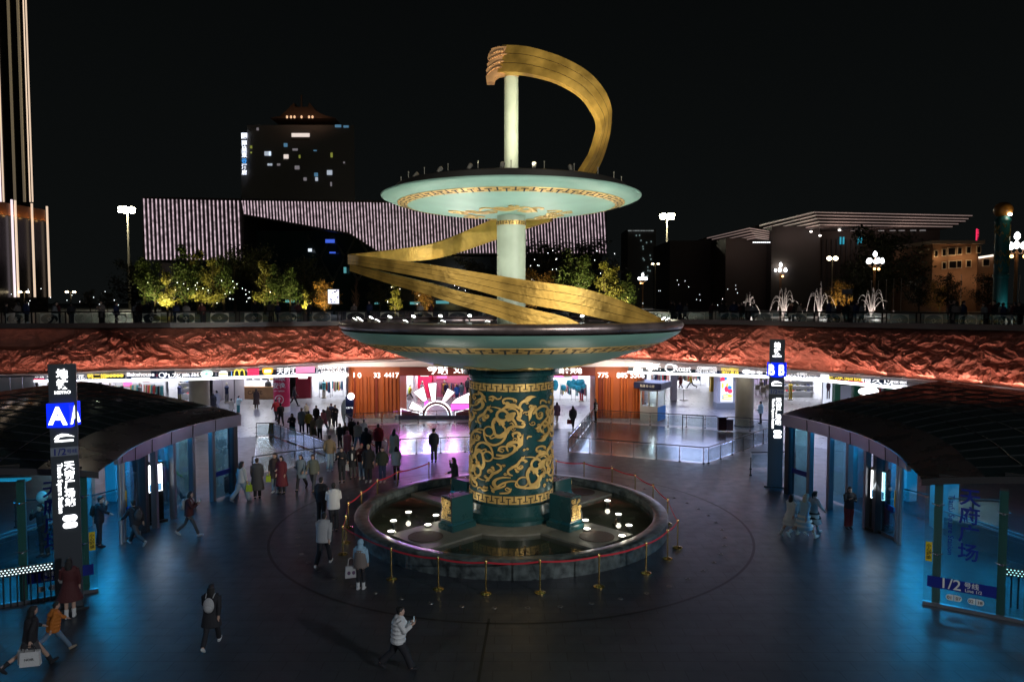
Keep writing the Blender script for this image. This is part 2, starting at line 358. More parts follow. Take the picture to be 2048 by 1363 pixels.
def bowl_clouds(prof, r0, r1, n, seed):
    q = random.Random(seed); mb = MB()
    def strip(pts, w, lift):
        pts = spline(pts, 6); k = len(pts); vs = []
        d = np.gradient(pts, axis=0); d /= np.maximum(np.linalg.norm(d, axis=1), 1e-6)[:, None]
        ww = w * np.interp(np.linspace(0, 1, k), [0, .3, 1], [.55, 1, .45])
        for p, t, x in zip(pts, d, ww):
            for s in (-1, 1):
                a, r = p[0] - t[1] * x * s / p[1], p[1] + t[0] * x * s * 1.0
                vs.append(cyl_pt(a, on_bowl(prof, r) - lift, r))
        top = len(vs); vs += [(v[0], v[1], v[2] + lift) for v in vs]
        fs = [(2 * i, 2 * i + 1, 2 * i + 3, 2 * i + 2) for i in range(k - 1)]
        fs += [(2 * i + s, 2 * i + 2 + s, 2 * i + 2 + s + top, 2 * i + s + top) for i in range(k - 1) for s in (0, 1)]
        mb.add(vs, fs)
    c = 0
    for i in range(n):
        a0 = 2 * math.pi * i / n
        for j in range(9):
            a = a0 + q.uniform(-.5, .5) * 2 * math.pi / n * .8; r = q.uniform(r0 + .1, r1 - .1); g = q.uniform(.16, .3) * (r1 - r0); sg = q.choice((-1, 1)); ph = q.uniform(0, 6.28)
            pts = []
            for k in range(9):
                t = ph + sg * k * .75; rr = g * (1 - k * .085)
                pts.append((a + rr * math.cos(t) / r, min(r1, max(r0, r + rr * math.sin(t) * .8))))
            strip(pts, .05 * (r1 - r0) + .02, .02 + .001 * (c % 12)); c += 1
        strip([(a0 + (k / 6 - .5) * 2 * math.pi / n * .9, (r0 + r1) / 2 + .28 * (r1 - r0) * math.sin(k * 1.9)) for k in range(7)], .05 * (r1 - r0) + .02, .035)
    return mb
bowl_clouds(lb_prof, 2.3, 3.5, 5, 3).build('cloud_ornament', gold, bowl)
# ---- shaft, upper bowl, pole
MB().lathe([(.55, 7.7), (.55, 11.98)], 48, (SX, SY)).build('shaft', white_p, sc, True)
UBP = [(r_, 11.92 + (z_ - 11.90) * .74) for r_, z_ in [(.5, 11.90), (1.2, 11.93), (2.2, 12.03), (3.2, 12.20), (4.0, 12.40), (4.6, 12.60), (4.90, 12.76), (4.93, 12.84), (4.86, 12.88)]]
ub = MB().lathe(UBP, 128, (SX, SY)).build('upper_bowl', teal_l, sc, 'all')
MB().lathe([(4.86, 12.646), (4.45, 12.70), (4.40, 12.92), (4.34, 12.96), (0, 12.95)], 96, (SX, SY)).build('bowl_deck', blackm, ub, True)
m = MB(); greek_key(m, lambda v: 3.95 + .36 * v, 44, lambda v: on_bowl(UBP, 3.95 + .36 * v) - .02, .015); m.build('bowl_key_band', [gold, outl], ub)
bowl_clouds(UBP, 1.15, 2.35, 4, 11).build('cloud_ornament', gold, ub)
m = MB(); greek_key(m, lambda v: .57, 14, lambda v: 11.55 + .16 * v, .02); m.build('shaft_key_band', [gold, outl], sc)
MB().lathe([(.27, 12.95), (.27, 17.3), (0, 17.31)], 32, (SX, SY)).build('pole', white_p, sc, True)
# ---- golden ribbon
def ribbon(name, path, hts, ths, parent=sc, n=10, groove_=True):
    """path: (x, y, z, outx, outy, outz); a tall plate with two grooves on its outer face"""
    q = spline([tuple(p) + (h, t) for p, h, t in zip(path, hts, ths)], n); mb = MB(); k = len(q)
    prof = [(-.5, -.5), (-.5, .5), (-.175, .5), (-.165, .3), (-.155, .5), (.177, .5), (.186, .3), (.195, .5), (.5, .5), (.5, -.5)]
    L = len(prof); vs = []
    for i in range(k):
        p = Vector(q[i][:3]); d = Vector(q[min(i + 1, k - 1)][:3]) - Vector(q[max(i - 1, 0)][:3]); d.normalize()
        o = Vector(q[i][3:6]); o = (o - d * o.dot(d)).normalized(); u = d.cross(o)
        if u.z < 0 and abs(u.z) > .05: u = -u
        h, t = q[i][6], q[i][7]
        vs += [p + u * (a * h) + o * (b_ * t) for a, b_ in prof]
    fs = []; mi = []
    for i in range(k - 1):
        for j in range(L):
            j2 = (j + 1) % L; fs.append((i * L + j, (i + 1) * L + j, (i + 1) * L + j2, i * L + j2)); mi.append(1 if j in (2, 3, 5, 6) and groove_ else 0)
    fs += [tuple(range(L)), tuple(reversed(range((k - 1) * L, k * L)))]; mi += [0, 0]
    o_ = len(mb.f); mb.add(vs, fs); mb.mi[o_:] = mi
    return mb.build(name, [gold_r, groove], parent)
def on_h(a, r, z, up=0.):             # a: degrees clockwise seen from above, 0 = towards the camera, -90 = left
    t = R(a); return (SX + r * math.sin(t), SY - r * math.cos(t), z, math.sin(t), -math.cos(t), up)
def on_px(px, py, r, back=False):    # where the line of sight at px crosses the circle of radius r, at the height seen at py
    k = (px - 1024) / F; A = 1 + k * k; B = -2 * (k * SX + SY); C = SX * SX + SY * SY - r * r; D = math.sqrt(max(0, B * B - 4 * A * C))
    Y = (-B + (D if back else -D)) / (2 * A); p = P(px, py, Y); o = Vector((p.x - SX, p.y - SY, 0)).normalized()
    return (p.x, p.y, p.z, o.x, o.y, 0.), Y
def px_ribbon(seq, th):
    path, hs = [], []
    for px, py, h, r, bk in seq:
        p, Y = on_px(px, py, r, bk); path.append(p); hs.append(h * Y / F)
    return ribbon('ribbon', path, hs, [th] * len(path))
px_ribbon(((1336, 655, 6, 6.2, 0), (1300, 641, 24, 6.15, 0), (1230, 621, 44, 6.1, 0), (1150, 600, 50, 6.1, 0), (1050, 583, 46, 6.1, 0), (949, 561, 35, 6.12, 0), (860, 543, 28, 6.15, 0), (780, 530, 23, 6.2, 0), (720, 521, 19, 6.2, 0), (704, 518, 19, 6.22, 1), (745, 515, 22, 6.1, 1), (804, 510, 26, 5.7, 1), (862, 503, 30, 5.2, 1), (913, 488, 34, 4.8, 1), (992, 458, 40, 4.4, 1), (1050, 438, 38, 4.3, 1), (1100, 425, 34, 4.2, 1)), .26)
px_ribbon(((1180, 668, 10, 5.9, 0), (1130, 650, 30, 5.9, 0), (1050, 633, 36, 5.95, 0), (985, 613, 32, 6.0, 0), (920, 596, 27, 6.05, 0), (862, 578, 23, 6.08, 0), (804, 563, 20, 6.12, 0), (740, 545, 16, 6.16, 0), (706, 535, 13, 6.18, 0)), .24)
UPX = [(1172, 347, 34, 30., .75), (1192, 310, 33, 29.5, .8), (1205, 265, 33, 28.9, .7), (1207, 233, 40, 28.3, .55), (1198, 208, 45, 27.9, .4), (1182, 184, 46, 27.6, .3), (1156, 161, 48, 27.4, .2), (1115, 140, 49, 27.3, .1), (1068, 126, 52, 27.4, 0), (1035, 121, 54, 27.6, 0), (1002, 120.5, 55, 27.9, -.1)]
path, hs = [], []
for px, py, w, Y, ox in UPX:
    p = P(px, py, Y); path.append((p.x, p.y, p.z, ox, -1, .1)); hs.append(w * Y / F)
ribbon('ribbon', path, hs, [.28] * len(path))
hd = MB(); HDP = [(805, 115), (760, 112), (720, 112), (690, 120), (674, 148), (671, 164), (680, 176), (668, 189), (674, 200), (664, 214), (672, 226), (664, 240), (667, 263), (700, 264), (703, 246), (720, 233), (745, 229), (805, 229)]
hd.prism([P(660 + x / 2.13, 40 + y / 2.13, 27.72) for x, y in HDP][::-1], (0, .42, 0))
for pts in ([(800, 150), (740, 146), (700, 158), (676, 172)], [(790, 185), (730, 176), (700, 186), (674, 204)], [(770, 215), (720, 200), (690, 212), (670, 232)], [(740, 132), (710, 134), (684, 146)]):
    q = spline([tuple(P(660 + x / 2.13, 40 + y / 2.13, 27.70)) for x, y in pts], 5); hd.tube([Vector(v) for v in q], np.linspace(.05, .018, len(q)), 6)
hd.build('dragon_head', M('gold dragon head', (.58, .33, .16), .42, .6, var=.25, vs=2, bump=.2, bs=8), sc, True)
# ---- lamps standing on the bowls: each its own thing
lampw = E('warm lamp lens', (1, .86, .6), 14.); lampc = E('cool lamp lens', (.95, 1, .95), 14.); casing = M('lamp casing', (.12, .12, .11), .5)
def flood(label, loc, tgt, grp, lens=lampc, r=.11, emit=True):
    t = thing('flood_lamp', label, 'lamp', loc, grp); d = (Vector(tgt) - Vector(loc)).normalized(); c = Vector(loc) + Vector((0, 0, .22))
    MB().tube([loc, c - d * .1], .03, 6).build('bracket', darkm, t); h = MB().tube([c - d * .14, c + d * .06], [r * .7, r], 10).build('housing', casing, t)
    e = c + d * .066; MB().tube([e, e + d * .012], r * .88, 10).build('lens', lens, h)
    return c + d * .1
for k in range(26):
    a = -175 + 350 * k / 25; th = R(a); rr = 5.95
    if 5 < a < 50: continue
    p = (SX + rr * math.sin(th), SY - rr * math.cos(th), 7.72)
    flood('small flood lamp on the deck of the lower bowl', p, (SX + rr * .6 * math.sin(th), SY - rr * .6 * math.cos(th), 11.5), 'flood lamps round the lower bowl', r=.10)
for a, pw, col in ((-150, 520, (1, .96, .8)), (-100, 420, (1, .96, .8)), (-55, 330, (1, .96, .76)), (-20, 330, (.97, 1, .85)), (20, 330, (.97, 1, .85)), (60, 380, (1, .97, .76)), (110, 420, (1, .96, .76)), (160, 420, (1, .96, .8))):
    th = R(a); lamp('bowl_uplight', 'SPOT', (SX + 5.3 * math.sin(th), SY - 5.3 * math.cos(th), 8.0), pw, col, .12, (SX + 2.6 * math.sin(th), SY - 2.6 * math.cos(th), 12.3), 110, .7)
for k in range(17):
    th = R(-120 + 15 * k); p = Vector((SX + 4.2 * math.sin(th), SY - 4.2 * math.cos(th), 12.95))
    t = MB().tube([p, p + Vector((0, 0, .24))], .014, 6).tube([p + Vector((0, 0, .24)), p + Vector((0, 0, .28))], .025, 6).build('spray_nozzle', M('nozzle steel', (.25, .25, .22), .4, .8))
    tag(t, 'slim upright water nozzle on the rim of the upper bowl', 'nozzle', 'water nozzles round the upper bowl')
for px in (818, 875, 938, 1003, 1066, 1140):
    x = (px - 1022) / F * 24.2; y = SY - math.sqrt(max(.1, 4.0 ** 2 - x * x))
    flood('round flood lamp among the nozzles on the upper bowl', (x, y, 12.9), (1.2, 27.5, 17.5), 'flood lamps on the upper bowl', M('unlit warm lens', (.3, .24, .14), .3), .08)
for p, pw in (((2.4, 24.5, 13.15), 1100), ((-1.0, 24.0, 13.15), 800), ((4.4, 26.6, 13.15), 520), ((0.6, 24.0, 13.15), 640)):
    lamp('upper_uplight', 'SPOT', p, pw, (1, .88, .62), .12, (1.6, 27.6, 17.2), 100, .8)
# ================================================================ pool round the column
granite = M('dark wet granite', (.055, .065, .062), .3, var=.4, vs=5, bump=.2, bs=25)
stone_g = M('grey pool slab', (.13, .13, .11), .5, var=.2, vs=3, bump=.1, bs=30)
pl = thing('fountain_pool', 'round dark stone fountain pool with shallow water round the green column', 'pool', (SX, SY, 0))
def stone_mat():
    m = M('mottled pool stone', (.07, .085, .085), .35); nt = m.node_tree; b = nt.nodes['Principled BSDF']; N = nt.nodes.new
    g = N('ShaderNodeNewGeometry'); v = N('ShaderNodeTexVoronoi'); v.inputs['Scale'].default_value = 1.6; n = N('ShaderNodeTexNoise'); n.inputs['Scale'].default_value = 4; n.inputs['Detail'].default_value = 8
    nt.links.new(g.outputs['Position'], v.inputs['Vector']); nt.links.new(g.outputs['Position'], n.inputs['Vector'])
    r = N('ShaderNodeValToRGB'); r.color_ramp.elements[0].position = .35; r.color_ramp.elements[0].color = (.025, .032, .034, 1); r.color_ramp.elements[1].position = .7; r.color_ramp.elements[1].color = (.12, .145, .145, 1)
    a = N('ShaderNodeMath'); a.operation = 'MULTIPLY_ADD'; a.inputs[1].default_value = .25
    nt.links.new(v.outputs['Color'], a.inputs[0]); nt.links.new(n.outputs['Fac'], a.inputs[2]); s = N('ShaderNodeMath'); s.operation = 'SUBTRACT'; s.inputs[1].default_value = .1
    nt.links.new(a.outputs[0], s.inputs[0]); nt.links.new(s.outputs[0], r.inputs[0]); nt.links.new(r.outputs[0], b.inputs['Base Color'])
    return m
MB().lathe([(6.02, .004), (6.02, .56), (5.96, .60), (5.52, .60), (5.48, .57), (5.48, .2)], 128, (SX, SY)).build('rim', stone_mat(), pl, True)
MB().lathe([(5.5, .2), (0, .2)], 96, (SX, SY)).build('basin', M('basin floor', (.06, .06, .035), .6, var=.4, vs=1.5), pl)
wm = M('still pool water', (.02, .03, .02), .03); wb = wm.node_tree.nodes['Principled BSDF']; wb.inputs['Alpha'].default_value = .45
_n = wm.node_tree.nodes.new('ShaderNodeTexNoise'); _n.inputs['Scale'].default_value = 3; _b = wm.node_tree.nodes.new('ShaderNodeBump'); _b.inputs['Strength'].default_value = .12
wm.node_tree.links.new(_n.outputs['Fac'], _b.inputs['Height']); wm.node_tree.links.new(_b.outputs[0], wb.inputs['Normal'])
MB().lathe([(5.48, .34), (0, .34)], 96, (SX, SY)).build('water', wm, pl)
MB().lathe([(0, .43), (2.75, .43), (2.8, .40), (2.8, .2)], 64, (SX, SY)).build('island', stone_g, pl, True)
disc = M('rusty grille disc', (.05, .028, .022), .8, var=.4, vs=12)
for k, a in enumerate((45, 135, 225, 315)):
    t = R(a); ex = Vector((math.cos(t), math.sin(t), 0)); ey = Vector((-ex.y, ex.x, 0)); c0 = Vector((SX, SY, 0))
    poly = [c0 + ex * 2.2 - ey * 1.1, c0 + ex * 5.0 - ey * 1.1, c0 + ex * 5.0 + ey * 1.1, c0 + ex * 2.2 + ey * 1.1]
    isl = MB().prism([Vector((p.x, p.y, .2)) for p in poly][::-1], (0, 0, .215)).build('pool_slab', stone_g, pl)
    c = c0 + ex * 4.25; MB().cyl((c.x, c.y, .41), .62, .02, 32).build('grille_disc', disc, isl)
# the four dark green blocks with gilded ends
def block(a, label, top=1.64):
    t = R(a); ex = Vector((math.cos(t), math.sin(t), 0)); c = Vector((SX, SY, 0)) + ex * 2.78; rz = t
    th = thing('stone_block', label, 'block', (c.x, c.y, .43), 'green blocks round the column')
    MB().box((c.x, c.y, .53), (1.12, .8, .2), rz).box((c.x, c.y, .68), (1.05, .7, .1), rz, .9).build('plinth', teal, th)
    MB().box((c.x, c.y, (.73 + top) / 2), (1.0, .58, top - .73), rz).build('body', teal, th)
    f = c + ex * .51; ey = Vector((-ex.y, ex.x, 0)); m = MB(); m.panel(f - ey * .28, f + ey * .28, .76, top - .04, .02); m.build('end_panel', outl, th)
    m = MB(); q = random.Random(a)
    for i in range(46):
        u0, v0 = q.uniform(-.23, .23), q.uniform(.98, top - .1); g = q.uniform(.05, .1); sg = q.choice((-1, 1)); ph = q.uniform(0, 6.3); pts = []
        for k in range(8):
            w = ph + sg * k * .8; rr = g * (1 - .1 * k); pts.append(f + ey * max(-.26, min(.26, u0 + rr * math.cos(w))) + ex * (.018 + .0006 * i) + Vector((0, 0, max(.97, min(top - .06, v0 + rr * math.sin(w))))))
        m.tube(pts, .016, 4)
    for i in range(4):
        for (x0, x1, z0, z1) in ((0, .12, .93, .95), (0, .12, .82, .84), (0, .02, .82, .95), (.04, .1, .87, .89)):
            u = -.26 + .135 * i; m.panel(f + ey * (u + x0) + ex * .015, f + ey * (u + x1) + ex * .015, z0, z1, .02)
    m.build('gilded_relief', gold, th)
for a, l in ((225, 'dark green block with gilded end beside the column, front left'), (315, 'dark green block with gilded end beside the column, front right'), (135, 'dark green block half hidden behind the column, back left'), (45, 'dark green block half hidden behind the column, back right')): block(a, l, 1.64 if a > 200 else 1.26)
lens_w = E('underwater lamp lens', (1, 1, .86), 5.)
for n, (px, py) in enumerate(((817, 1023), (787, 1040), (782, 1061), (872, 1029), (856, 1048), (1171, 1039), (1174, 1056), (1237, 1027), (1258, 1049), (1244, 1070), (1012, 965), (1215, 1000))):
    p = G(px, py, .5)
    t = thing('pool_lamp', 'round white lamp glowing just above the pool water', 'lamp', (p.x, p.y, .2), 'round lamps in the fountain pool')
    MB().cyl((p.x, p.y, .2), .05, .22, 8).build('stem', darkm, t); MB().cyl((p.x, p.y, .42), .125, .07, 16, .14).build('housing', casing, t); MB().cyl((p.x, p.y, .491), .115, .012, 16).build('lens', lens_w, t)
    lamp('pool_uplight', 'SPOT', (p.x, p.y, .53), 60, (1, .97, .84), .1, (SX + (p.x - SX) * .65, SY + (p.y - SY) * .65, 5.5), 130, .8)
    lamp('pool_glow', 'POINT', (p.x, p.y - .05, .62), 5, (1, .95, .75), .1)
noz = M('bronze nozzle', (.12, .09, .06), .4, .8)
for n, (px, py, h) in enumerate(((1050, 1105, .35), (1075, 1108, .25), (1100, 1108, .3), (920, 1100, .3), (935, 1102, .2), (1232, 1045, .25))):
    p = G(px, py, .3); m = MB().cyl((p.x, p.y, .2), .03, h, 6).box((p.x, p.y, .24), (.3, .2, .1), n).tube([(p.x - .1, p.y, .3), (p.x, p.y, .38), (p.x + .12, p.y, .33)], .02, 5)
    tag(m.build('fountain_nozzle', noz), 'small bronze fountain nozzle standing in the pool water', 'nozzle', 'bronze nozzles in the pool')
# ---------------------------------------------------------------- stanchions with red belts
red_b = M('red webbing', (.5, .02, .035), .6)
def stanchion(p, label=None):
    t = thing('stanchion', 'brass post with round base holding the red belt round the pool', 'stanchion', (p.x, p.y, 0), 'brass posts round the pool')
    MB().lathe([(0, .006), (.17, .006), (.17, .03), (.12, .05), (.04, .075), (0, .08)], 20, (p.x, p.y)).build('base', brass, t, True)
    MB().lathe([(.026, .07), (.026, .88), (.036, .885), (.036, 1.0), (.02, 1.02), (0, 1.022)], 12, (p.x, p.y)).build('post', brass, t, True)
SPX = [(686, 1108), (700, 1062), (722, 1030), (737, 987), (858, 962), (920, 955)]
front = [(783, 1158), (877, 1178), (972, 1187), (1080, 1185), (1198, 1173), (1292, 1146), (1335, 1117), (1355, 1095), (1335, 1047)]
back = [(1306, 1015), (1270, 992), (1224, 976), (1168, 965), (1112, 960), (858, 965), (795, 985)]
ring = []
for px, py in front + back: ring.append(G(px, py))
for p in ring: stanchion(p)
lft = [G(686, 1108), G(692, 1085), G(697, 1055), (G(723, 1032)), G(755, 1004)]
for p in lft: stanchion(p)
def belt(a, b, col=red_b, sag=.06):
    pts = [a.lerp(b, k / 8) + Vector((0, 0, .95 - sag * 4 * (k / 8) * (1 - k / 8))) for k in range(9)]; m = MB()
    for i in range(8): m.quad(pts[i] + Vector((0, 0, -.028)), pts[i + 1] + Vector((0, 0, -.028)), pts[i + 1] + Vector((0, 0, .028)), pts[i] + Vector((0, 0, .028)))
    o = m.build('belt', col); s = o.modifiers.new('thickness', 'SOLIDIFY'); s.thickness = .004
    tag(o, 'red belt strung between two brass posts at the pool', 'belt', 'red belts round the pool')
for i in range(len(front) + 4): belt(ring[i], ring[i + 1])
belt(lft[0], lft[1]); belt(lft[1], lft[2]); belt(lft[2], lft[3]); belt(lft[3], lft[4]); belt(lft[4], ring[-1]); belt(ring[-1], ring[-2]); belt(lft[0] , ring[0])
# ================================================================ sunken plaza floor
def floor_mat(name, c, rough, tx, ty, spec=.5, rot=0., bmp=.06):
    m = M(name, c, rough, spec=spec); nt = m.node_tree; b = nt.nodes['Principled BSDF']; N = nt.nodes.new; K = nt.links.new
    g = N('ShaderNodeNewGeometry'); mp = N('ShaderNodeMapping'); mp.inputs['Rotation'].default_value = (0, 0, rot); K(g.outputs['Position'], mp.inputs[0])
    br = N('ShaderNodeTexBrick'); br.inputs['Scale'].default_value = 1; br.inputs['Mortar Size'].default_value = .014; br.inputs['Brick Width'].default_value = tx; br.inputs['Row Height'].default_value = ty
    br.inputs['Color1'].default_value = (*[x * 1.12 for x in c], 1); br.inputs['Color2'].default_value = (*[x * .9 for x in c], 1); br.inputs['Mortar'].default_value = (*[x * .4 for x in c], 1); br.inputs['Bias'].default_value = 0
    K(mp.outputs[0], br.inputs['Vector'])
    n = N('ShaderNodeTexNoise'); n.inputs['Scale'].default_value = .7; n.inputs['Detail'].default_value = 9; n.inputs['Roughness'].default_value = .65; K(g.outputs['Position'], n.inputs['Vector'])
    r = N('ShaderNodeMapRange'); r.inputs[1].default_value = .3; r.inputs[2].default_value = .7; r.inputs[3].default_value = .78; r.inputs[4].default_value = 1.2; K(n.outputs['Fac'], r.inputs[0])
    mx = N('ShaderNodeVectorMath'); mx.operation = 'SCALE'; K(br.outputs['Color'], mx.inputs[0]); K(r.outputs[0], mx.inputs['Scale']); K(mx.outputs[0], b.inputs['Base Color'])
    n2 = N('ShaderNodeTexNoise'); n2.inputs['Scale'].default_value = 2.2; n2.inputs['Detail'].default_value = 8; K(g.outputs['Position'], n2.inputs['Vector'])
    r2 = N('ShaderNodeMapRange'); r2.inputs[1].default_value = .3; r2.inputs[2].default_value = .7; r2.inputs[3].default_value = rough * .88; r2.inputs[4].default_value = rough * 1.14; K(n2.outputs['Fac'], r2.inputs[0]); K(r2.outputs[0], b.inputs['Roughness'])
    n3 = N('ShaderNodeTexNoise'); n3.inputs['Scale'].default_value = 25; K(g.outputs['Position'], n3.inputs['Vector'])
    ad = N('ShaderNodeMath'); ad.operation = 'MULTIPLY_ADD'; ad.inputs[1].default_value = .04; K(n3.outputs['Fac'], ad.inputs[0]); ad.inputs[2].default_value = 0; ad.inputs[1].default_value = 1
    bp = N('ShaderNodeBump'); bp.inputs['Strength'].default_value = bmp; bp.inputs['Distance'].default_value = .01; bp.invert = True; K(ad.outputs[0], bp.inputs['Height']); K(bp.outputs[0], b.inputs['Normal'])
    return m
fl = MB().grid(lambda u, v: (-60 + 120 * u, -6 + 96 * v, 0), 24, 20).build('ground', floor_mat('plaza granite paving', (.037, .041, .050), .4, .9, .45, .45))
tag(fl, kind='structure')
line = M('dark inlay stone', (.006, .006, .007), .5)
m = MB().lathe([(9.0, .004), (9.09, .004)], 160, (SX, SY)); a = G(978, 1236); e = G(950, 1400); d = (e - a).normalized(); n_ = Vector((-d.y, d.x, 0)) * .035
m.quad(a - n_ + Vector((0, 0, .004)), e - n_ + Vector((0, 0, .004)), e + n_ + Vector((0, 0, .004)), a + n_ + Vector((0, 0, .004)))
tag(m.build('pavement_inlay', line), kind='structure')
stud = M('steel floor stud', (.16, .15, .14), .4, .8)
for k in range(54):
    a = 2 * math.pi * k / 54; p = (SX + 8.05 * math.cos(a), SY + 8.05 * math.sin(a))
    m = MB().lathe([(.045, .003), (.045, .014), (.08, .014), (.085, .003)], 14, p); tag(m.build('floor_stud', stud), 'small steel ring set into the paving round the pool', 'floor stud', 'steel studs set round the pool')
# ================================================================ ring wall, relief, shops
FX = [-400, 70, 330, 690, 1255, 1560, 1815, 2200, 2500]; FD = [42, 46.5, 47.4, 53, 53, 48, 43, 36, 31]
def fd(px): return lerp(FX, FD, px)
def rb_y(px): return lerp([-400, 0, 100, 230, 450, 690, 850, 1200, 1300, 1550, 1800, 2048, 2500], [752, 748, 746, 739, 735, 722, 716, 716, 719, 736, 754, 777, 815], px)
def rt_y(px): return lerp([-400, 0, 400, 690, 1024, 1360, 1500, 1650, 2048, 2500], [658, 656, 654, 650, 648, 647, 649, 653, 661, 671], px)
ZP = 6.98
def vnoise(x, y, seed):
    xi, yi = np.floor(x).astype(int), np.floor(y).astype(int); fx, fy = x - xi, y - yi
    def h(a, b):
        n = (a * 374761393 + b * 668265263 + seed * 974634777) & 0x7fffffff
        n = ((n ^ (n >> 13)) * 1274126177) & 0x7fffffff
        return ((n ^ (n >> 16)) & 0xffff) / 65535.
    u, v = fx * fx * (3 - 2 * fx), fy * fy * (3 - 2 * fy)
    return (h(xi, yi) * (1 - u) + h(xi + 1, yi) * u) * (1 - v) + (h(xi, yi + 1) * (1 - u) + h(xi + 1, yi + 1) * u) * v
def fbm(x, y, seed, o=4):
    a, s, t = .5, 0, 0
    for i in range(o): s = s + a * vnoise(x * 2 ** i, y * 2 ** i, seed + i); t += a; a *= .5
    return s / t
def relief():
    NU, NV = 2000, 96; px = np.linspace(-180, 2260, NU)
    b = np.array([P(p, rb_y(p), fd(p) - .5)[:] for p in px]); t = np.array([P(p, rt_y(p), fd(p) - .3)[:] for p in px])
    L = np.concatenate([[0], np.cumsum(np.linalg.norm(np.diff(b[:, :2], axis=0), axis=1))])
    U, V = np.meshgrid(L, np.linspace(0, 1, NV), indexing='ij'); H = np.zeros_like(U)
    wx = U + 1.1 * (fbm(U * .4, V * 1.5, 5) - .5); wy = V * 2.6 + .6 * (fbm(U * .6 + 9, V * 2.5, 8) - .5)
    rgt = np.clip((px - 1420) / 120, 0, 1)[:, None]; lft = np.clip((260 - px) / 80, 0, 1)[:, None]
    calm = np.clip((fbm(U * .16 + 3, V * 1.1, 77, 3) - .50) * 9, 0, 1) * np.clip(rgt + lft, 0, 1)
    top = np.full_like(U, 0.)
    for k in range(9):                                                         # overlapping mountain ranges, back to front
        rg = 1.05 - k * .125 + .55 * (fbm(U * (.30 + .02 * k) + 31 * k, U * 0, 20 + k, 3) - .5) + .16 * (1 - np.abs(2 * fbm(U * 1.3 + 7 * k, U * 0, 40 + k, 2) - 1) - .5)
        dpt = rg - V; ins = dpt > 0
        slope = np.gradient(rg, axis=0) / np.gradient(L)[:, None]; sg = np.where(fbm(U * .45 + k * 5, U * 0, 70 + k, 2) > .5, 1., -1.)
        ph = (wx * .95 * sg + wy * (1.0 + .2 * (k % 3)) + k * .37 + 1.0 * fbm(U * .6, V * 1.6, 60 + k))
        saw = ph % 1; fold = np.where(saw < .78, saw / .78, (1 - saw) / .22)       # tilted strata with one steep side
        ph2 = ph * 2.7 + 2 * fbm(U * 2, V * 5, 160 + k); s2 = ph2 % 1; f2 = np.where(s2 < .7, s2 / .7, (1 - s2) / .3)
        lip = np.clip(dpt * 9, 0, 1)
        hh = .03 + .05 * k + lip * (.13 + .20 * fold + .085 * f2) * np.clip(1.25 - dpt * .9, .4, 1)
        H = np.where(ins, np.where(hh > H - .02, hh, H * .4 + hh * .6), H)
    rid = 1 - np.abs(2 * fbm(wx * 2.2, wy * 2.6, 3) - 1); rid2 = 1 - np.abs(2 * fbm(wx * 6, wy * 6, 13, 3) - 1)
    H = H + .05 * rid ** 2 + .035 * rid2 ** 2
    sc_ = np.abs(np.sin(U * 5.2 + 3 * fbm(U * .9, V * 4, 90))) * np.abs(np.cos(V * 15 + 4 * fbm(U * .9, V * 2, 92))) * np.clip(fbm(U * .5, V * 2, 91) * 4 - 1.6, 0, 1)
    H = H + rgt * .2 * sc_
    H = H * (1 - .82 * calm)
    edge = np.clip(np.minimum(V, 1 - V) * 9, 0, 1) ** .6
    H = H * edge
    d = np.gradient(b[:, :2], axis=0); d /= np.linalg.norm(d, axis=1)[:, None]; n = np.stack([d[:, 1], -d[:, 0], 0 * d[:, 0]], 1)
    X = b[:, None, :] * (1 - V[..., None]) + t[:, None, :] * V[..., None] + n[:, None, :] * (H[..., None] * 1.2)
    fs = [(i * NV + j, (i + 1) * NV + j, (i + 1) * NV + j + 1, i * NV + j + 1) for i in range(NU - 1) for j in range(NV - 1)]
    mb = MB(); mb.v = [tuple(v) for v in X.reshape(-1, 3)]; mb.f = fs; mb.mi = [0] * len(fs)
    return mb, b, n
rm, rb_pts, rb_n = relief()
copper = M('red copper rock relief', (.32, .105, .068), .7, .18, var=.25, vs=2.2, bump=.35, bs=12)
wall_t = thing('relief_wall', 'long red copper relief wall of carved mountains under the upper plaza railing', 'wall', (0, 50, ZP))
rm.build('relief', copper, wall_t, 'all')
conc = M('grey soffit panel', (.3, .3, .32), .5, .1, var=.1, vs=1)
def sweep(px0, px1, prof, step=20):     # prof: (metres in front of the shop line, pixel row function, metres above it)
    xs = list(np.arange(px0, px1, step)) + [px1]; mb = MB(); L = len(prof); vs = []
    for p in xs:
        for off, yf, dz in prof:
            q = P(p, yf(p), fd(p) - off); vs.append((q.x, q.y, q.z + dz))
    fs = [(i * L + j, (i + 1) * L + j, (i + 1) * L + (j + 1) % L, i * L + (j + 1) % L) for i in range(len(xs) - 1) for j in range(L)]
    fs += [tuple(range(L)), tuple(reversed(range((len(xs) - 1) * L, len(xs) * L)))]
    return mb.add(vs, fs)
sweep(-180, 2260, [(.95, rb_y, -.03), (.95, rb_y, -.09), (0, rb_y, -.14), (0, rb_y, -.03)]).build('ledge', conc, wall_t)
sweep(-180, 2260, [(1.0, rt_y, -.02), (1.0, rt_y, .30), (.2, rt_y, .30), (.2, rt_y, -.02)]).build('coping', M('dark coping stone', (.03, .03, .03), .4), wall_t)
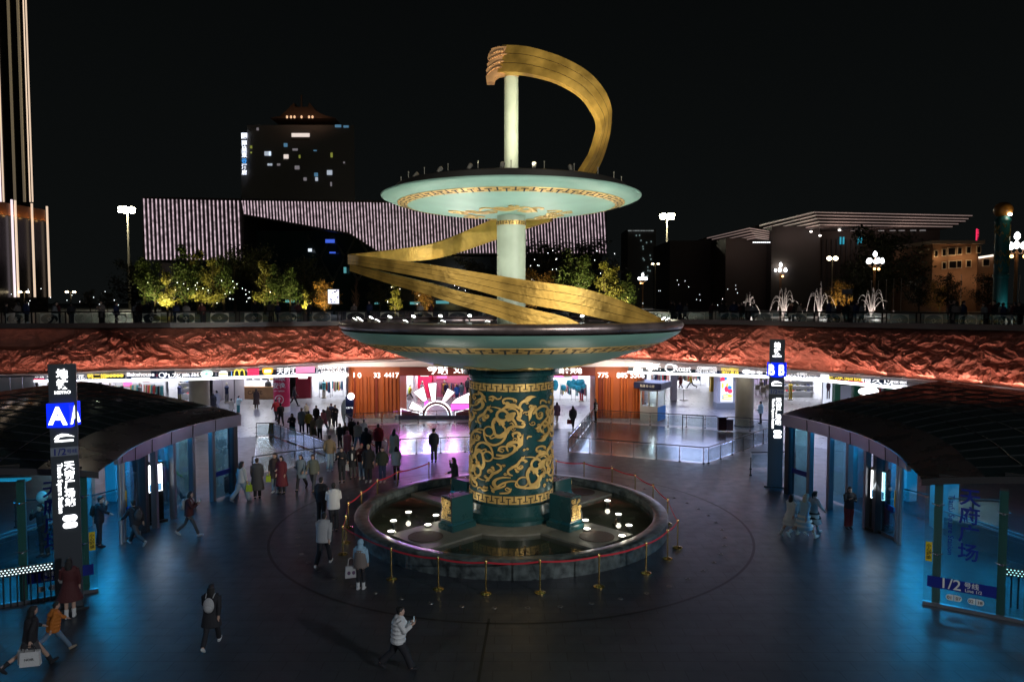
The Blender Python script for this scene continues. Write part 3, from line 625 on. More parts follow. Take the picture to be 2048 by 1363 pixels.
# floods washing the relief, standing on the ledge
for k in range(26):
    px = -120 + 2300 * k / 25
    q = P(px, rb_y(px), fd(px) - .9); p = Vector((q.x, q.y, q.z - .01)); top = P(px, rt_y(px), fd(px) - .7)
    pw = lerp([-150, 20, 120, 420, 700, 1300, 1600, 2000, 2300], [4, 10, 60, 120, 150, 150, 105, 75, 50], px)
    t = thing('relief_flood', 'slim flood lamp on the ledge washing the copper relief', 'lamp', p, 'flood lamps under the copper relief')
    MB().box((p.x, p.y + .05, p.z + .04), (.5, .1, .06)).build('housing', darkm, t)
    a = lamp('relief_wash', 'AREA', (p.x * .985, p.y * .985 - .2, p.z + .12), pw * .46, (1, .62, .52), 2.6, (top.x, top.y, top.z - .6), sy=.08)
# ---------------------------------------------------------------- upper plaza ground
mb = MB(); xs = list(range(-400, 2501, 50)); vs = []
for p in xs:
    q = P(p, rt_y(p), fd(p)); vs += [(q.x, q.y, ZP), (q.x * 1.0 + (q.x / q.y) * 8, q.y + 8, ZP)]
mb.add(vs, [(2 * i, 2 * i + 2, 2 * i + 3, 2 * i + 1) for i in range(len(xs) - 1)])
x0, x1 = vs[1], vs[-1]
far = [(x, y, ZP) for x, y in ((-900, 1500), (900, 1500))]
i0 = len(vs); top_line = [2 * i + 1 for i in range(len(xs))]
mb.add([vs[j] for j in top_line] + [(900, vs[top_line[-1]][1], ZP), (900, 1500, ZP), (-900, 1500, ZP), (-900, vs[1][1], ZP)], [tuple(range(len(top_line) + 4))])
tag(mb.build('ground', floor_mat('upper plaza paving', (.06, .06, .058), .45, .8, .8, .5)), kind='structure')
# ceiling slab over the arcade
mb = MB(); vs = []; ZC = 3.95
for p in xs:
    q = P(p, 700, fd(p) - .1); vs.append((q.x, q.y, ZC))
n = len(vs); mb.prism([Vector(v) for v in vs] + [Vector((80, 92, ZC)), Vector((-80, 92, ZC))], (0, 0, .5))
tag(mb.build('ceiling', M('white ceiling', (.6, .6, .62), .6)), kind='structure')
# blue-grey wall filling behind the sign bands
navy = M('navy sign panel', (.008, .02, .06), .3); navy2 = M('dark teal sign panel', (.006, .02, .03), .3)
sgy0 = lambda p: rb_y(p) + 4
def sy1(p): return lerp([-400, 70, 330, 690, 1255, 1540, 1640, 1815, 2200], [762, 759.5, 757, 745, 742, 750.5, 757, 774, 800], p)
def sy2(p): return lerp([-400, 70, 330, 690, 1255, 1540, 1640, 1815, 2200], [766, 764, 762, 749.5, 746, 756, 763, 779.5, 806], p)
ledm = E('white led strip', (.93, .95, 1), 4)
for a, b, l in ((68, 690, 'long white glowing strip under the signs, left of the column'), (1255, 1816, 'long white glowing strip under the signs, right of the column')):
    tag(sweep(a, b, [(.2, sy1, 0), (.2, sy2, 0), (-.05, sy2, 0), (-.05, sy1, 0)]).build('led_strip', ledm), l, 'light strip')
wpan = M('pale wall panel', (.28, .3, .34), .4, .2)
for a, b, l in ((-180, 68, 'grey wall panels under the relief left of the shop signs'), (1816, 2260, 'grey wall panels under the relief right of the shop signs')):
    t = thing('panel_wall', l, 'wall', P((a + b) / 2, 800, fd((a + b) / 2)))
    for i in range(10):
        u, v = a + (b - a) * i / 10, a + (b - a) * (i + 1) / 10; A_p, B_p = P(u + .6, 700, fd(u)), P(v - .6, 700, fd(v)); m = MB(); m.panel(A_p, B_p, 0, P(u, rb_y(u), fd(u)).z - .2, .15); m.build('panel', wpan, t)
wl_e = E('white sign light', (.95, .97, 1), 1.5); ye_e = E('yellow sign light', (1, .72, .08), 1.3); rd_e = E('red sign light', (.9, .03, .12), 1.0); or_e = E('orange sign light', (1, .42, .02), 1.2); gr_e = E('green sign light', (.05, .45, .2), 1.2); pk_e = E('pink sign light', (1, .3, .55), .9); bl_e = E('blue sign light', (.02, .08, .9), 2.2)
SIGNM = [navy, wl_e, ye_e, rd_e, or_e, gr_e, pk_e, bl_e, navy2, outl]
def sign(px0, px1, label, items, base=0):
    """a lit sign panel on the band; items: (kind, content, px centre, px width, height fraction, vertical fraction, material)"""
    c = P((px0 + px1) / 2, 750, fd((px0 + px1) / 2)); t = thing('shop_sign', label, 'shop sign', (c.x, c.y, P((px0+px1)/2, sy1((px0+px1)/2), c.y).z), 'lit shop signs under the relief wall')
    sweep(px0 + .4, px1 - .4, [(.1, sgy0, .0), (.1, sy1, 0), (-.1, sy1, 0), (-.1, sgy0, 0)]).build('panel', SIGNM[8 if base else 0], t)
    mb = MB()
    for kind, s, cx, wpx, hf, vf, mi in items:
        Y = fd(cx); r = (P(cx + 3, 750, fd(cx + 3)) - P(cx - 3, 750, fd(cx - 3))); r.z = 0; r.normalize(); nrm = r.cross(Vector((0, 0, 1)))
        zt, zb = P(cx, sgy0(cx), Y).z, P(cx, sy1(cx), Y).z; H = zt - zb; p = P(cx, 750, Y); p.z = zb + H * vf; p = p + nrm * .13; w = wpx / F * Y / max(.5, abs(r.x)); h = H * hf; up = Vector((0, 0, 1))
        mb.mat(mi)
        if kind == 't': mb.text(s, p, r, up, w=w, h=h, bold=.012, depth=.0)
        elif kind == 'disc':
            mb.prism([p + r * (w / 2 * math.cos(a * math.pi / 10)) + up * (h / 2 * math.sin(a * math.pi / 10)) for a in range(20)][::-1], nrm * .03)
        elif kind == 'ring':
            q = [p + r * (w / 2 * math.cos(a * math.pi / 12)) + up * (h / 2 * math.sin(a * math.pi / 12)) + nrm * .05 for a in range(25)]; mb.tube(q, h * .07, 5)
        elif kind == 'box': mb.prism([p - r * w / 2 - up * h / 2, p + r * w / 2 - up * h / 2, p + r * w / 2 + up * h / 2, p - r * w / 2 + up * h / 2][::-1], nrm * (.03 + .004 * mi))
        elif kind == 'arch':
            for sgn in (-1, 1):
                q = [p + r * (sgn * w * .25 + w * .25 * math.cos(a)) + up * (h * (-.5 + math.sin(a) ** .7 if 0 < a < 3.14 else -h * .5 / h)) + nrm * .05 for a in np.linspace(.02, 3.12, 14)]; mb.tube(q, h * .08, 5)
        elif kind == 'shield': mb.prism([p + r * (w / 2 * x) + up * (h / 2 * z) for x, z in ((-1, .9), (-1, -.1), (-.7, -.7), (0, -1), (.7, -.7), (1, -.1), (1, .9), (0, 1))], nrm * -.03)
        elif kind == 'bun':
            mb.prism([p + r * (w / 2 * math.cos(a)) + up * (h * .5 * math.sin(a) * .95) for a in np.linspace(0, math.pi, 10)][::-1], nrm * .04); mb.prism([p + r * (w * x) + up * (h * z) + nrm * .01 for x, z in ((-.5, -.15), (.5, -.15), (.45, -.5), (-.45, -.5))][::-1], nrm * -.03)
    mb.build('lettering', SIGNM, t)
T, D_, B_x = 't', 'disc', 'box'
sign(70, 92, 'small navy sign with a white word over a red bar, far left end', [(T, '小店', 81, 18, .4, .68, 1), (B_x, '', 80, 19, .22, .22, 3)])
sign(92, 172, 'blue shop sign partly behind the tall dark pylon with white characters', [(T, '又见', 104, 16, .7, .5, 1), (T, '蓉花', 157, 26, .7, .5, 1)])
sign(172, 252, 'dark shop sign with four yellow characters and a row of yellow discs', [(T, '鸭二娘', 196, 36, .75, .5, 2)] + [(D_, '', 217 + 7 * i, 6.5, .4, .5, 2) for i in range(5)], 1)
sign(252, 314, 'navy shop sign with a white script word over a small red line', [(T, 'Bakehouse', 283, 52, .5, .62, 1), (B_x, '', 283, 34, .14, .16, 1)])
sign(314, 394, 'navy shop sign with a white ring mark and four bold white characters', [('ring', '', 326, 11, .6, .5, 1), (T, '九龙蒸菜', 362, 58, .72, .5, 1)])
sign(394, 432, 'shop sign with a round white mark ringed in green', [(D_, '', 413, 20, 1., .5, 1), ('ring', '', 413, 16, .78, .5, 5), (D_, '', 413, 9, .42, .5, 5)], 1)
sign(432, 463, 'shop sign with a white burger mark', [('bun', '', 446, 15, .8, .5, 1), (B_x, '', 446, 13, .16, .45, 4)], 1)
sign(463, 494, 'shop sign with yellow double arches', [('arch', '', 478, 17, .9, .5, 2)], 1)
sign(494, 520, 'shop sign with a square red mark and white capitals in two rows', [(B_x, '', 506, 19, .95, .5, 3), (T, 'UNI', 506, 13, .34, .72, 1), (T, 'QLO', 506, 13, .34, .28, 1)], 1)
sign(520, 551, 'shop sign with an orange shield mark', [('shield', '', 535, 18, .95, .5, 4), (B_x, '', 535, 11, .34, .55, 1)], 1)
sign(551, 634, 'navy shop sign with white characters and a pink lined block', [(T, '天府汇', 574, 36, .85, .5, 1), (B_x, '', 610, 33, .7, .5, 6), (T, '美好生活', 610, 31, .5, .56, 1)])
sign(634, 690, 'navy shop sign with dense white characters in two rows', [(T, '天府地铁商业街', 662, 48, .5, .68, 1), (T, 'o TIANFU PLAZA o', 662, 46, .26, .22, 1)])
sign(1256, 1330, 'dark shop sign with a white diamond mark and a pair of block characters', [(D_, '', 1277, 14, .6, .64, 1), (B_x, '', 1277, 17, .25, .2, 1), (T, '哪吒', 1308, 26, .8, .5, 1)], 1)
sign(1330, 1392, 'dark shop sign with a round white face mark and a white script word', [('ring', '', 1341, 16, .8, .5, 1), (T, 'Roast', 1366, 30, .7, .5, 1)], 1)
sign(1392, 1440, 'navy shop sign with two plain rows of white letters', [(T, 'COSMETICS', 1414, 34, .36, .7, 1), (T, 'THE COLORIST', 1414, 36, .34, .28, 1)])
sign(1440, 1482, 'navy shop sign with two rows of yellow characters', [(T, 'IPD潮玩', 1461, 30, .42, .72, 2), (T, '潮玩星球', 1461, 30, .42, .27, 2)])
sign(1482, 1532, 'navy shop sign with a white splash mark and two characters', [(D_, '', 1494, 15, .7, .5, 1), (T, '瑞幸', 1512, 24, .55, .45, 1)])
sign(1532, 1578, 'navy shop sign mostly hidden behind the slim pylon', [(D_, '', 1538, 8, .5, .5, 1), (T, '鞋', 1566, 9, .5, .5, 1)])
sign(1578, 1644, 'navy shop sign with a white arc of words over a long white line', [(T, '时尚运动城', 1606, 44, .45, .7, 1), (T, 'SPORTS FASHION', 1610, 58, .3, .25, 1)])
sign(1644, 1724, 'dark shop sign with four large yellow characters over a red line', [(B_x, '', 1651, 12, .8, .5, 1), (T, '王冰梨园', 1689, 54, .75, .58, 2), (B_x, '', 1689, 60, .1, .06, 3)], 1)
sign(1724, 1786, 'navy shop sign with three bold white characters', [(T, '很久以', 1756, 44, .8, .5, 1)])
sign(1786, 1815, 'small navy shop sign at the right end with a white rounded word', [(T, '成都', 1800, 20, .45, .62, 1), (B_x, '', 1801, 20, .15, .2, 1)])
# ---------------------------------------------------------------- terracotta portals
terra = M('terracotta orange panel', (.52, .13, .035), .45, var=.08, vs=.8); terra_d = M('deep red panel', (.26, .04, .015), .45); terra_o = M('bright orange fin', (.55, .13, .02), .4); terra_l = M('dark red lintel', (.26, .045, .03), .45)
num_m = E('white portal lettering', (.95, .95, .9), 2.2)
def portal(pxa, pxb, pxl, label, nums, words, q):
    r = random.Random(q); pa, pb, pc = G(pxa, 836), G(pxb, 836), G(pxl, 836); side = 1 if pxb > pxa else -1
    t = thing('portal_wall', label, 'wall', ((pa.x + pb.x) / 2, (pa.y + pb.y) / 2, 0), 'terracotta walls either side of the column')
    m = MB(); rad = .8; cx = pa.x + side * rad; Y = pb.y
    poly = [(pb.x, Y)] + [(cx - side * rad * math.sin(a), Y + rad - rad * math.cos(a)) for a in np.linspace(0, math.pi / 2, 8)] + [(pa.x, Y + 3.5), (pb.x, Y + 3.5)]
    if side < 0: poly = poly[::-1]
    m.prism([Vector((x, y, 0)) for x, y in poly], (0, 0, 4.3)); m.build('wall', terra, t)
    xs_ = np.linspace(min(pa.x, pb.x) + (.15 if side > 0 else .1), max(pa.x, pb.x) - (.1 if side > 0 else .5), 15)
    for i, x in enumerate(xs_):
        if r.random() < .25: continue
        yy = Y - .06
        if abs(x - pa.x) < rad: yy = Y + rad - math.sqrt(max(0, rad ** 2 - (rad - abs(x - pa.x)) ** 2)) - .06
        MB().box((x, yy, 1.56), (r.choice((.08, .12, .2)), .16, 3.05)).build('fin', r.choice((terra_d, terra_o, terra_o, terra)), t)
    m = MB()
    for s, px in nums:
        p = P(px, 750, Y - .02); x = p.x; yy = Y - .03
        if abs(x - pa.x) < rad: yy = Y + rad - math.sqrt(max(0, rad ** 2 - (rad - abs(x - pa.x)) ** 2)) - .05
        m.text(s, (x, yy, p.z), size=1, h=.40, bold=.015, depth=0)
    m.build('lettering', num_m, t)
    lt = MB().box(((pb.x + pc.x) / 2, Y + .2, 3.75), (abs(pb.x - pc.x), .35, 1.15)).build('lintel', terra_l, t)
    m = MB()
    for s, px, py, hpx in words:
        p = P(px, py, Y); m.text(s, (p.x, Y - .02, p.z), h=hpx / F * Y, bold=.03, depth=0)
    m.build('lettering', num_m, lt)
portal(692, 800, 940, 'curved terracotta wall with upright fins and white numbers, left of the column', [('30', 694), ('1', 708), ('0', 719), ('33', 754), ('4417', 783)], [('今站', 875, 738, 21), ('文化', 921, 739, 14)], 3)
portal(1292, 1190, 1106, 'curved terracotta wall with upright fins and white numbers, right of the column', [('775', 1206), ('885', 1244), ('5506', 1275)], [('美食天地', 1140, 741, 12)], 5)
# ---------------------------------------------------------------- shops under the ring
shopw = M('shop white wall', (.78, .78, .8), .5); shopf = M('shop counter grey', (.4, .4, .42), .4); beige = M('beige column cladding', (.36, .31, .22), .45, var=.06); woodm = M('pale wood front', (.4, .22, .1), .5, var=.1); redw = M('deep red wall', (.28, .008, .03), .45); pinkr = M('bright red pink vinyl', (.62, .02, .09), .4)
CL = [M('cloth %s' % n, c, .8) for n, c in (('black', (.015, .015, .02)), ('navy', (.02, .03, .09)), ('cream', (.5, .45, .36)), ('pink', (.55, .2, .22)), ('red', (.4, .02, .03)), ('grey', (.2, .2, .21)), ('teal', (.05, .25, .28)), ('yellow', (.5, .35, .04)), ('olive', (.12, .11, .05)))]
LITP = [E('shop panel %s' % n, c, v) for n, c, v in (('pink', (1, .15, .4), .9), ('sky', (.25, .65, 1), 1.0), ('amber', (1, .6, .15), 1.0), ('white', (1, .97, .95), 1.6), ('red', (.9, .05, .08), .8), ('violet', (.5, .3, 1), .9))]
def shop(px0, px1, base_y, h, label, wall=shopw, kind='clothes', depth=2.2, seed=1, light=260, cat='shop'):
    r = random.Random(seed); a, b = G(px0, base_y), G(px1, base_y); Y = (a.y + b.y) / 2; x0, x1 = a.x, b.x; w = x1 - x0
    t = thing('shop', label, cat, ((x0 + x1) / 2, Y, 0), 'lit shops under the ring')
    m = MB().box(((x0 + x1) / 2, Y + depth, h / 2), (w, .1, h)).box((x0 + .05, Y + depth / 2, h / 2), (.1, depth - .1, h)).box((x1 - .05, Y + depth / 2, h / 2), (.1, depth - .1, h)); m.build('wall', wall, t)
    if kind == 'clothes':
        for k in range(max(2, int(w / 1.3))):
            cx = x0 + .6 + (w - 1.2) * (k + .5) / max(2, int(w / 1.3)); yy = Y + r.uniform(.2, depth - .5); rk = MB().bar((cx - .5, yy, 1.45), (cx + .5, yy, 1.45), .03)
            for s in (-.5, .5): rk.bar((cx + s, yy, 0), (cx + s, yy, 1.45), .03)
            rk.build('rail', darkm, t); g = MB()
            for j in range(9):
                g.mat(r.randrange(len(CL))); xx = cx - .42 + .84 * j / 8; hh = r.uniform(.6, .95); g.box((xx, yy, 1.4 - hh / 2), (.07, .38, hh), r.uniform(-.2, .2), .6)
            g.build('clothes', CL, t)
        for k in range(int(w / 1.6)):
            cx = x0 + .5 + r.random() * (w - 1); m = MB().mat(r.randrange(len(CL))); m.box((cx, Y + depth - .1, 2.4), (r.uniform(.4, 1.1), .05, r.uniform(.5, .9))); m.build('poster', CL, t)
    elif kind == 'shelf':
        for k in range(5):
            MB().box(((x0 + x1) / 2, Y + depth - .25, .55 + .5 * k), (w - .3, .35, .04)).build('shelf', shopf, t)
        g = MB()
        for k in range(5):
            n_ = int(w / .28)
            for j in range(n_):
                if r.random() < .15: continue
                g.mat(r.choice((0, 1, 2, 4, 5, 5, 0, 8))); xx = x0 + .3 + (w - .6) * j / n_; zz = .57 + .5 * k
                g.box((xx, Y + depth - .28, zz + .05), (.19, .26, .08), r.uniform(-.3, .3)); g.box((xx, Y + depth - .2, zz + .11), (.13, .1, .06))
        tag(g.build('goods', CL, t), kind='stuff')
    elif kind == 'counter':
        MB().box(((x0 + x1) / 2, Y + .35, .55), (w - .2, .6, 1.1)).build('counter', woodm, t)
        m = MB().text('CAFFE', ((x0 + x1) / 2, Y + .04, .6), h=.34, bold=.01, depth=0); m.build('lettering', M('dark wood lettering', (.08, .04, .02), .5), t)
        g = MB()
        for k in range(8): g.mat(r.choice((0, 2, 5, 7))); g.box((x0 + .5 + (w - 1) * k / 7, Y + depth - .08, 1.9 + .2 * (k % 2)), (.5, .06, .7))
        g.build('poster', CL, t)
    elif kind == 'menu':
        MB().box(((x0 + x1) / 2, Y - .03, h / 2), (w, .06, h)).build('facade', redw, t); m = MB().box(((x0 + x1) / 2, Y - .08, h * .66), (w * .6, .05, 1.3)); m.build('menu_board', E('white menu board', (1, .95, .95), 1.6), t)
        m = MB()
        for k in range(3):
            for j in range(5): m.box(((x0 + x1) / 2 - w * .22 + w * .22 * k, Y - .112, h * .66 - .5 + .22 * j), (w * .14, .01, .06))
        m.build('lettering', redw, t)
    if kind in ('clothes', 'shelf', 'none') and w > 1.5:
        for k in range(max(2, int(w / 1.5))):
            xx = x0 + .5 + (w - 1) * (k + r.random() * .8) / max(2, int(w / 1.5)); MB().box((xx, Y + depth - .09, r.uniform(1.5, 3.1)), (r.uniform(.35, 1.0), .06, r.uniform(.3, .8))).build('lit_panel', r.choice(LITP), t)
        for k in range(max(1, int(w / 2.2))):
            xx = x0 + .6 + (w - 1.2) * r.random(); yy = Y + r.uniform(.1, .5); m = MB(); m.mat(r.randrange(len(CL))); m.tube([(xx, yy, .75), (xx, yy, 1.1), (xx, yy, 1.35), (xx, yy, 1.45)], [.16, .15, .19, .08], 10); m.mat(r.randrange(len(CL))); m.tube([(xx - .08, yy, .1), (xx - .09, yy, .8)], .075, 8).tube([(xx + .08, yy, .1), (xx + .09, yy, .8)], .075, 8); m.mat(2); m.ell((xx, yy, 1.62), (.09, .1, .13), 8, 6); m.cyl((xx, yy, .003), .25, .1, 14); m.build('mannequin', CL, t, True)
    if light:
        lamp('shop_light', 'AREA', ((x0 + x1) / 2, Y + depth * .3, min(h, 3.85) - .06), light * .95, (.9, .92, 1), max(.8, w * .8), ((x0 + x1) / 2, Y + depth * .35, 0), sy=1.2)
    return t
shop(75, 200, 806, 3.8, 'white lit shop at the far left under the small signs', seed=2, light=260)
shop(202, 334, 806, 3.8, 'lit shop under the yellow and script signs, mostly behind the dark roof', seed=3, light=260)
shop(335, 384, 806, 3.8, 'narrow lit shop with stacked shelves beside the beige column', kind='shelf', seed=4, light=300)
shop(424, 470, 806, 3.8, 'plain shop bay with lift doors behind a waiting crowd', wall=M('grey lilac wall', (.32, .29, .32), .5), kind='none', seed=5, light=130)
shop(471, 549, 798, 3.8, 'coffee shop with pale wooden counter under the burger and arches signs', kind='counter', seed=6, light=320)
shop(592, 622, 796, 3.7, 'dark red shop front with a white menu board', kind='menu', seed=7, light=0)
shop(622, 694, 796, 3.8, 'brilliant white clothing shop left of the terracotta wall', seed=8, light=420)
shop(800, 829, 806, 3.8, 'white shop bay behind two walking people, beside the pink column', seed=9, light=260, kind='none')
shop(829, 866, 802, 3.8, 'bright red shop behind the glowing fan', wall=pinkr, seed=10, light=260, kind='none')
shop(866, 942, 800, 3.8, 'white and red shop with hanging posters behind the glowing fan', wall=M('rosy shop wall', (.5, .12, .2), .5), seed=11, light=200)
shop(1104, 1192, 803, 3.8, 'white clothing shop with teal balloons and full racks, right of the column', seed=12, light=420)
shop(1292, 1420, 774, 3.8, 'long bright shop front at the back of the right hall', seed=13, light=700, depth=3)
shop(1420, 1560, 774, 3.8, 'pale lilac shop front behind the advertising box', wall=M('lilac wall', (.55, .45, .62), .5), seed=14, light=420, depth=3)
shop(1560, 1646, 800, 3.6, 'shoe shop with white wall of shelves full of shoes', kind='shelf', seed=15, light=420)
shop(1715, 1790, 806, 3.6, 'dark green cafe front with an orange post', wall=M('dark green wall', (.01, .06, .035), .5), seed=16, light=150)
tl = MB()
_r = random.Random(5)
for i in range(14):
    p = P(1110 + 60 * _r.random(), 762 + 14 * _r.random(), 61.5); tl.ell(p, (.24, .24, .28), 8, 6)
tag(tl.build('balloon_display', M('teal balloon', (.03, .42, .45), .3), smooth=True), 'cluster of teal balloons hanging in the clothing shop', 'balloons')
for px, py, r_, l in ((400, 838, .72, 'round beige column left of the coffee shop'), (1488, 852, .62, 'round beige column right of the advertising box')):
    p = G(px, py); t = thing('round_column', l, 'column', (p.x, p.y, 0), 'beige columns under the ring')
    MB().cyl((p.x, p.y, .12), r_, 4.0, 40).build('shaft', beige, t, True); MB().cyl((p.x, p.y, .003), r_ + .06, .12, 40).build('base', M('dark steel skirting', (.1, .1, .1), .3, .8), t, True)
# red advertising columns
def ad_col(px, y0, r_, lines, label):
    p = G(px, y0); t = thing('advert_column', label, 'advert', (p.x, p.y, 0), 'red advertising columns')
    MB().cyl((p.x, p.y, .45), r_, 3.2, 36).build('drum', pinkr, t, True); MB().cyl((p.x, p.y, .003), r_ + .02, .45, 36).build('base', shopw, t, True); m = MB()
    for s, z, h in lines: m.text(s, (p.x, p.y - r_ - .02, z), h=h, bold=.02, depth=0)
    for k in range(20):
        a, b = k * math.pi / 10, (k + 1) * math.pi / 10
        m.quad(*[(p.x + rr * math.cos(q), p.y - r_ - .02, 1.05 + rr * math.sin(q)) for rr, q in ((.3, a), (.3, b), (.36, b), (.36, a))])
    m.bar((p.x, p.y - r_ - .02, .86), (p.x, p.y - r_ - .02, 1.2), .06).bar((p.x, p.y - r_ - .02, 1.24), (p.x - .13, p.y - r_ - .02, 1.08), .05).bar((p.x, p.y - r_ - .02, 1.24), (p.x + .13, p.y - r_ - .02, 1.08), .05)
    m.build('lettering', M('white vinyl lettering', (.8, .8, .8), .5), t)
ad_col(564, 823, .62, [('超级', 2.75, .5), ('安逸', 2.15, .5), ('天府广场地铁站', 1.72, .12)], 'bright red round column with big white characters and an up arrow')
ad_col(790, 815, .42, [('欢', 2.9, .3), ('迎', 2.5, .3), ('光', 2.1, .3), ('临', 1.7, .3)], 'slim red column with upright white lettering beside the terracotta wall')
# blue and white curved sign with a glowing ball
p = G(694, 850); t = thing('totem_sign', 'curved navy and white totem sign with a glowing white ball', 'sign', (p.x, p.y, 0)); s_ = .0356
m = MB(); m.prism([P(x, y, p.y) for x, y in ((691, 793), (706, 793), (707, 808), (705, 830), (699, 846), (691, 850))], (0, .25, 0)); m.build('panel', M('navy panel', (.015, .022, .09), .35), t)
m = MB(); m.prism([P(x, y, p.y - .05) for x, y in ((691, 797), (686, 800), (682, 812), (683, 832), (688, 848), (691, 852))], (0, .3, 0)); m.build('white_edge', M('white panel', (.45, .5, .52), .35), t)
m = MB().ell(P(702, 792, p.y - .1), (.24, .24, .24), 16, 12); m.build('glow_ball', E('white ball lamp', (1, 1, 1), 5), t, True); m = MB().text('天府广场', P(699, 815, p.y - .03), h=.12, bold=.01, depth=0); m.build('lettering', wl_e, t)
# ---------------------------------------------------------------- glowing fan installation
fan = thing('fan_installation', 'glowing fan shaped installation of white petals round a dark red arch', 'installation', G(872, 838)); FY = G(872, 838).y
def z1(pts, Y=None): return [P(680 + x / 5.243, 700 + y / 5.243, Y or FY) for x, y in pts]
fw = E('fan white light', (1, .93, .97), 2.0); fm = E('fan magenta light', (1, .12, .75), 1.4); fp = E('fan pale pink light', (1, .62, .92), 2.0); fr = M('dark red lacquer', (.13, .012, .012), .35)
PET = [([(755, 530), (880, 605), (865, 660), (720, 610)], fw), ([(762, 440), (878, 375), (915, 520), (880, 545)], fw), ([(880, 545), (915, 520), (925, 556), (890, 585)], fm), ([(920, 345), (1015, 338), (1005, 535), (960, 535)], fw), ([(1130, 395), (1208, 440), (1105, 545), (1070, 520)], fw), ([(1070, 520), (1105, 545), (1085, 565), (1060, 547)], fp), ([(1215, 505), (1365, 435), (1380, 560), (1160, 560)], fw), ([(1160, 560), (1380, 560), (1380, 600), (1170, 640)], fm), ([(640, 612), (835, 660), (845, 692), (640, 692)], fr), ([(1210, 650), (1380, 606), (1380, 692), (1210, 692)], fr)]
for pts, mm in PET:
    q = z1(pts); pe = MB().prism(q, (0, .18, 0)).build('petal', mm, fan)
    if mm is fr or mm is fw:
        c = sum(q, Vector()) / len(q); o = MB()
        for i in range(len(q)):
            a, b = q[i] + Vector((0, -.03, 0)), q[(i + 1) % len(q)] + Vector((0, -.03, 0)); o.bar(a, b, .05)
        o.build('edge_light' if mm is fr else 'edge_frame', fw if mm is fr else fr, pe)
c = z1([(1015, 690)])[0]
for r0, r1, mm, nm in ((.90, 1.06, fr, 'arch'), (1.06, 1.13, fw, 'arch_light'), (.83, .90, fw, 'arch_light')):
    m = MB(); n = 24; vs = []
    for k in range(n + 1):
        a = math.pi * k / n
        for rr, dy in ((r0, -.05), (r1, -.05), (r1, .25), (r0, .25)): vs.append(c + Vector((rr * math.cos(a), dy, rr * math.sin(a))))
    m.add(vs, [(4 * k + j, 4 * k + (j + 1) % 4, 4 * k + 4 + (j + 1) % 4, 4 * k + 4 + j) for k in range(n) for j in range(4)]); m.build(nm, mm, fan)
m = MB(); q = z1([(640, 692), (880, 692), (880, 714), (640, 714)]); m.prism(q, (0, .3, 0)); q = z1([(1130, 690), (1380, 690), (1380, 714), (1130, 714)]); m.prism(q, (0, .3, 0)); m.build('base', fw, fan)
q = z1([(640, 716), (1380, 716), (1380, 800), (640, 800)])
m = MB().box((c.x + .3, FY + .15, .15), (6.8, .5, .3)); m.build('plinth', M('dark plinth', (.03, .02, .04), .3), fan)
for k in range(4):
    lamp('fan_glow', 'SPOT', (c.x - 2.4 + 1.8 * k, FY - .5, 2.6), 560, ((.9, .2, 1), (.4, .25, 1), (1, .2, .8), (.35, .3, 1))[k], .3, (c.x - 3.2 + 2.2 * k, FY - (5, 9, 6, 13)[k], 0), 80, 1)
for x_ in (-6.6, -4.6): lamp('portal_wash', 'AREA', (c.x + x_ - 0, FY - 2.2, 4.0), 55, (1, .78, .62), 1.6, (c.x + x_, FY + .3, 1.6), sy=.3)
for px in (1215, 1265): q = P(px, 836, FY); lamp('portal_wash', 'AREA', (q.x, FY - 2.2, 4.0), 55, (1, .78, .62), 1.6, (q.x, FY + .3, 1.6), sy=.3)
# ---------------------------------------------------------------- guard kiosk
p0 = G(1283, 843); p1 = G(1322, 838); kd = thing('guard_kiosk', 'small white guard kiosk with navy roof sign and blue side', 'kiosk', ((p0.x + p1.x) / 2, p0.y + .8, 0))
cx, cy = (p0.x + p1.x) / 2 + .15, p0.y + .9; kz = R(-33); wk, dk = 1.35, 1.5
MB().box((cx, cy, .55), (wk, dk, 1.1), kz).build('base', M('kiosk white', (.5, .5, .48), .5), kd)
ct, st = math.cos(kz), math.sin(kz)
def kp(u, v): return (cx + u * ct - v * st, cy + u * st + v * ct)
for u, v in ((-1, -1), (1, -1), (1, 1), (-1, 1), (0, -1)):
    x, y = kp(u * (wk / 2 - .05), v * (dk / 2 - .05)); MB().box((x, y, 1.65), (.09, .09, 1.1), kz).build('corner_post', M('kiosk white'), kd)
for (a, b) in (((-.62, -.72), (.62, -.72)), ((.65, -.7), (.65, .7))):
    m = MB(); m.panel(kp(*a), kp(*b), 1.1, 2.2, .01); m.build('window', glass('kiosk glass', (.9, .97, 1), .2), kd)
m = MB(); m.panel(kp(-.6, .7), kp(.6, .7), 1.1, 2.2, .02); m.build('wall', shopw, kd)
MB().box((cx, cy, 2.28), (wk + .1, dk + .1, .16), kz).build('ceiling_slab', shopw, kd)
MB().box((cx, cy, 2.6), (wk + .75, dk + .6, .46), kz).build('roof_sign', M('navy roof', (.012, .016, .05), .4), kd)
m = MB(); f = kp(0, -(dk / 2 + .33)); m.text('轨道 ◎ 公安', (f[0], f[1], 2.6), (ct, st, 0), h=.2, bold=.02, depth=0); m.build('lettering', M('pale sign lettering', (.5, .5, .4), .5), kd)
f0, f1 = kp(wk / 2 + .02, -dk / 2), kp(wk / 2 + .02, dk / 2); m = MB(); m.panel(f0, f1, .05, 1.05, .03); m.build('blue_panel', M('bright blue vinyl', (.02, .22, .6), .4), kd)
x, y = kp(0, 0); lamp('kiosk_light', 'POINT', (x, y, 2.1), 30, (.95, 1, 1), .1)
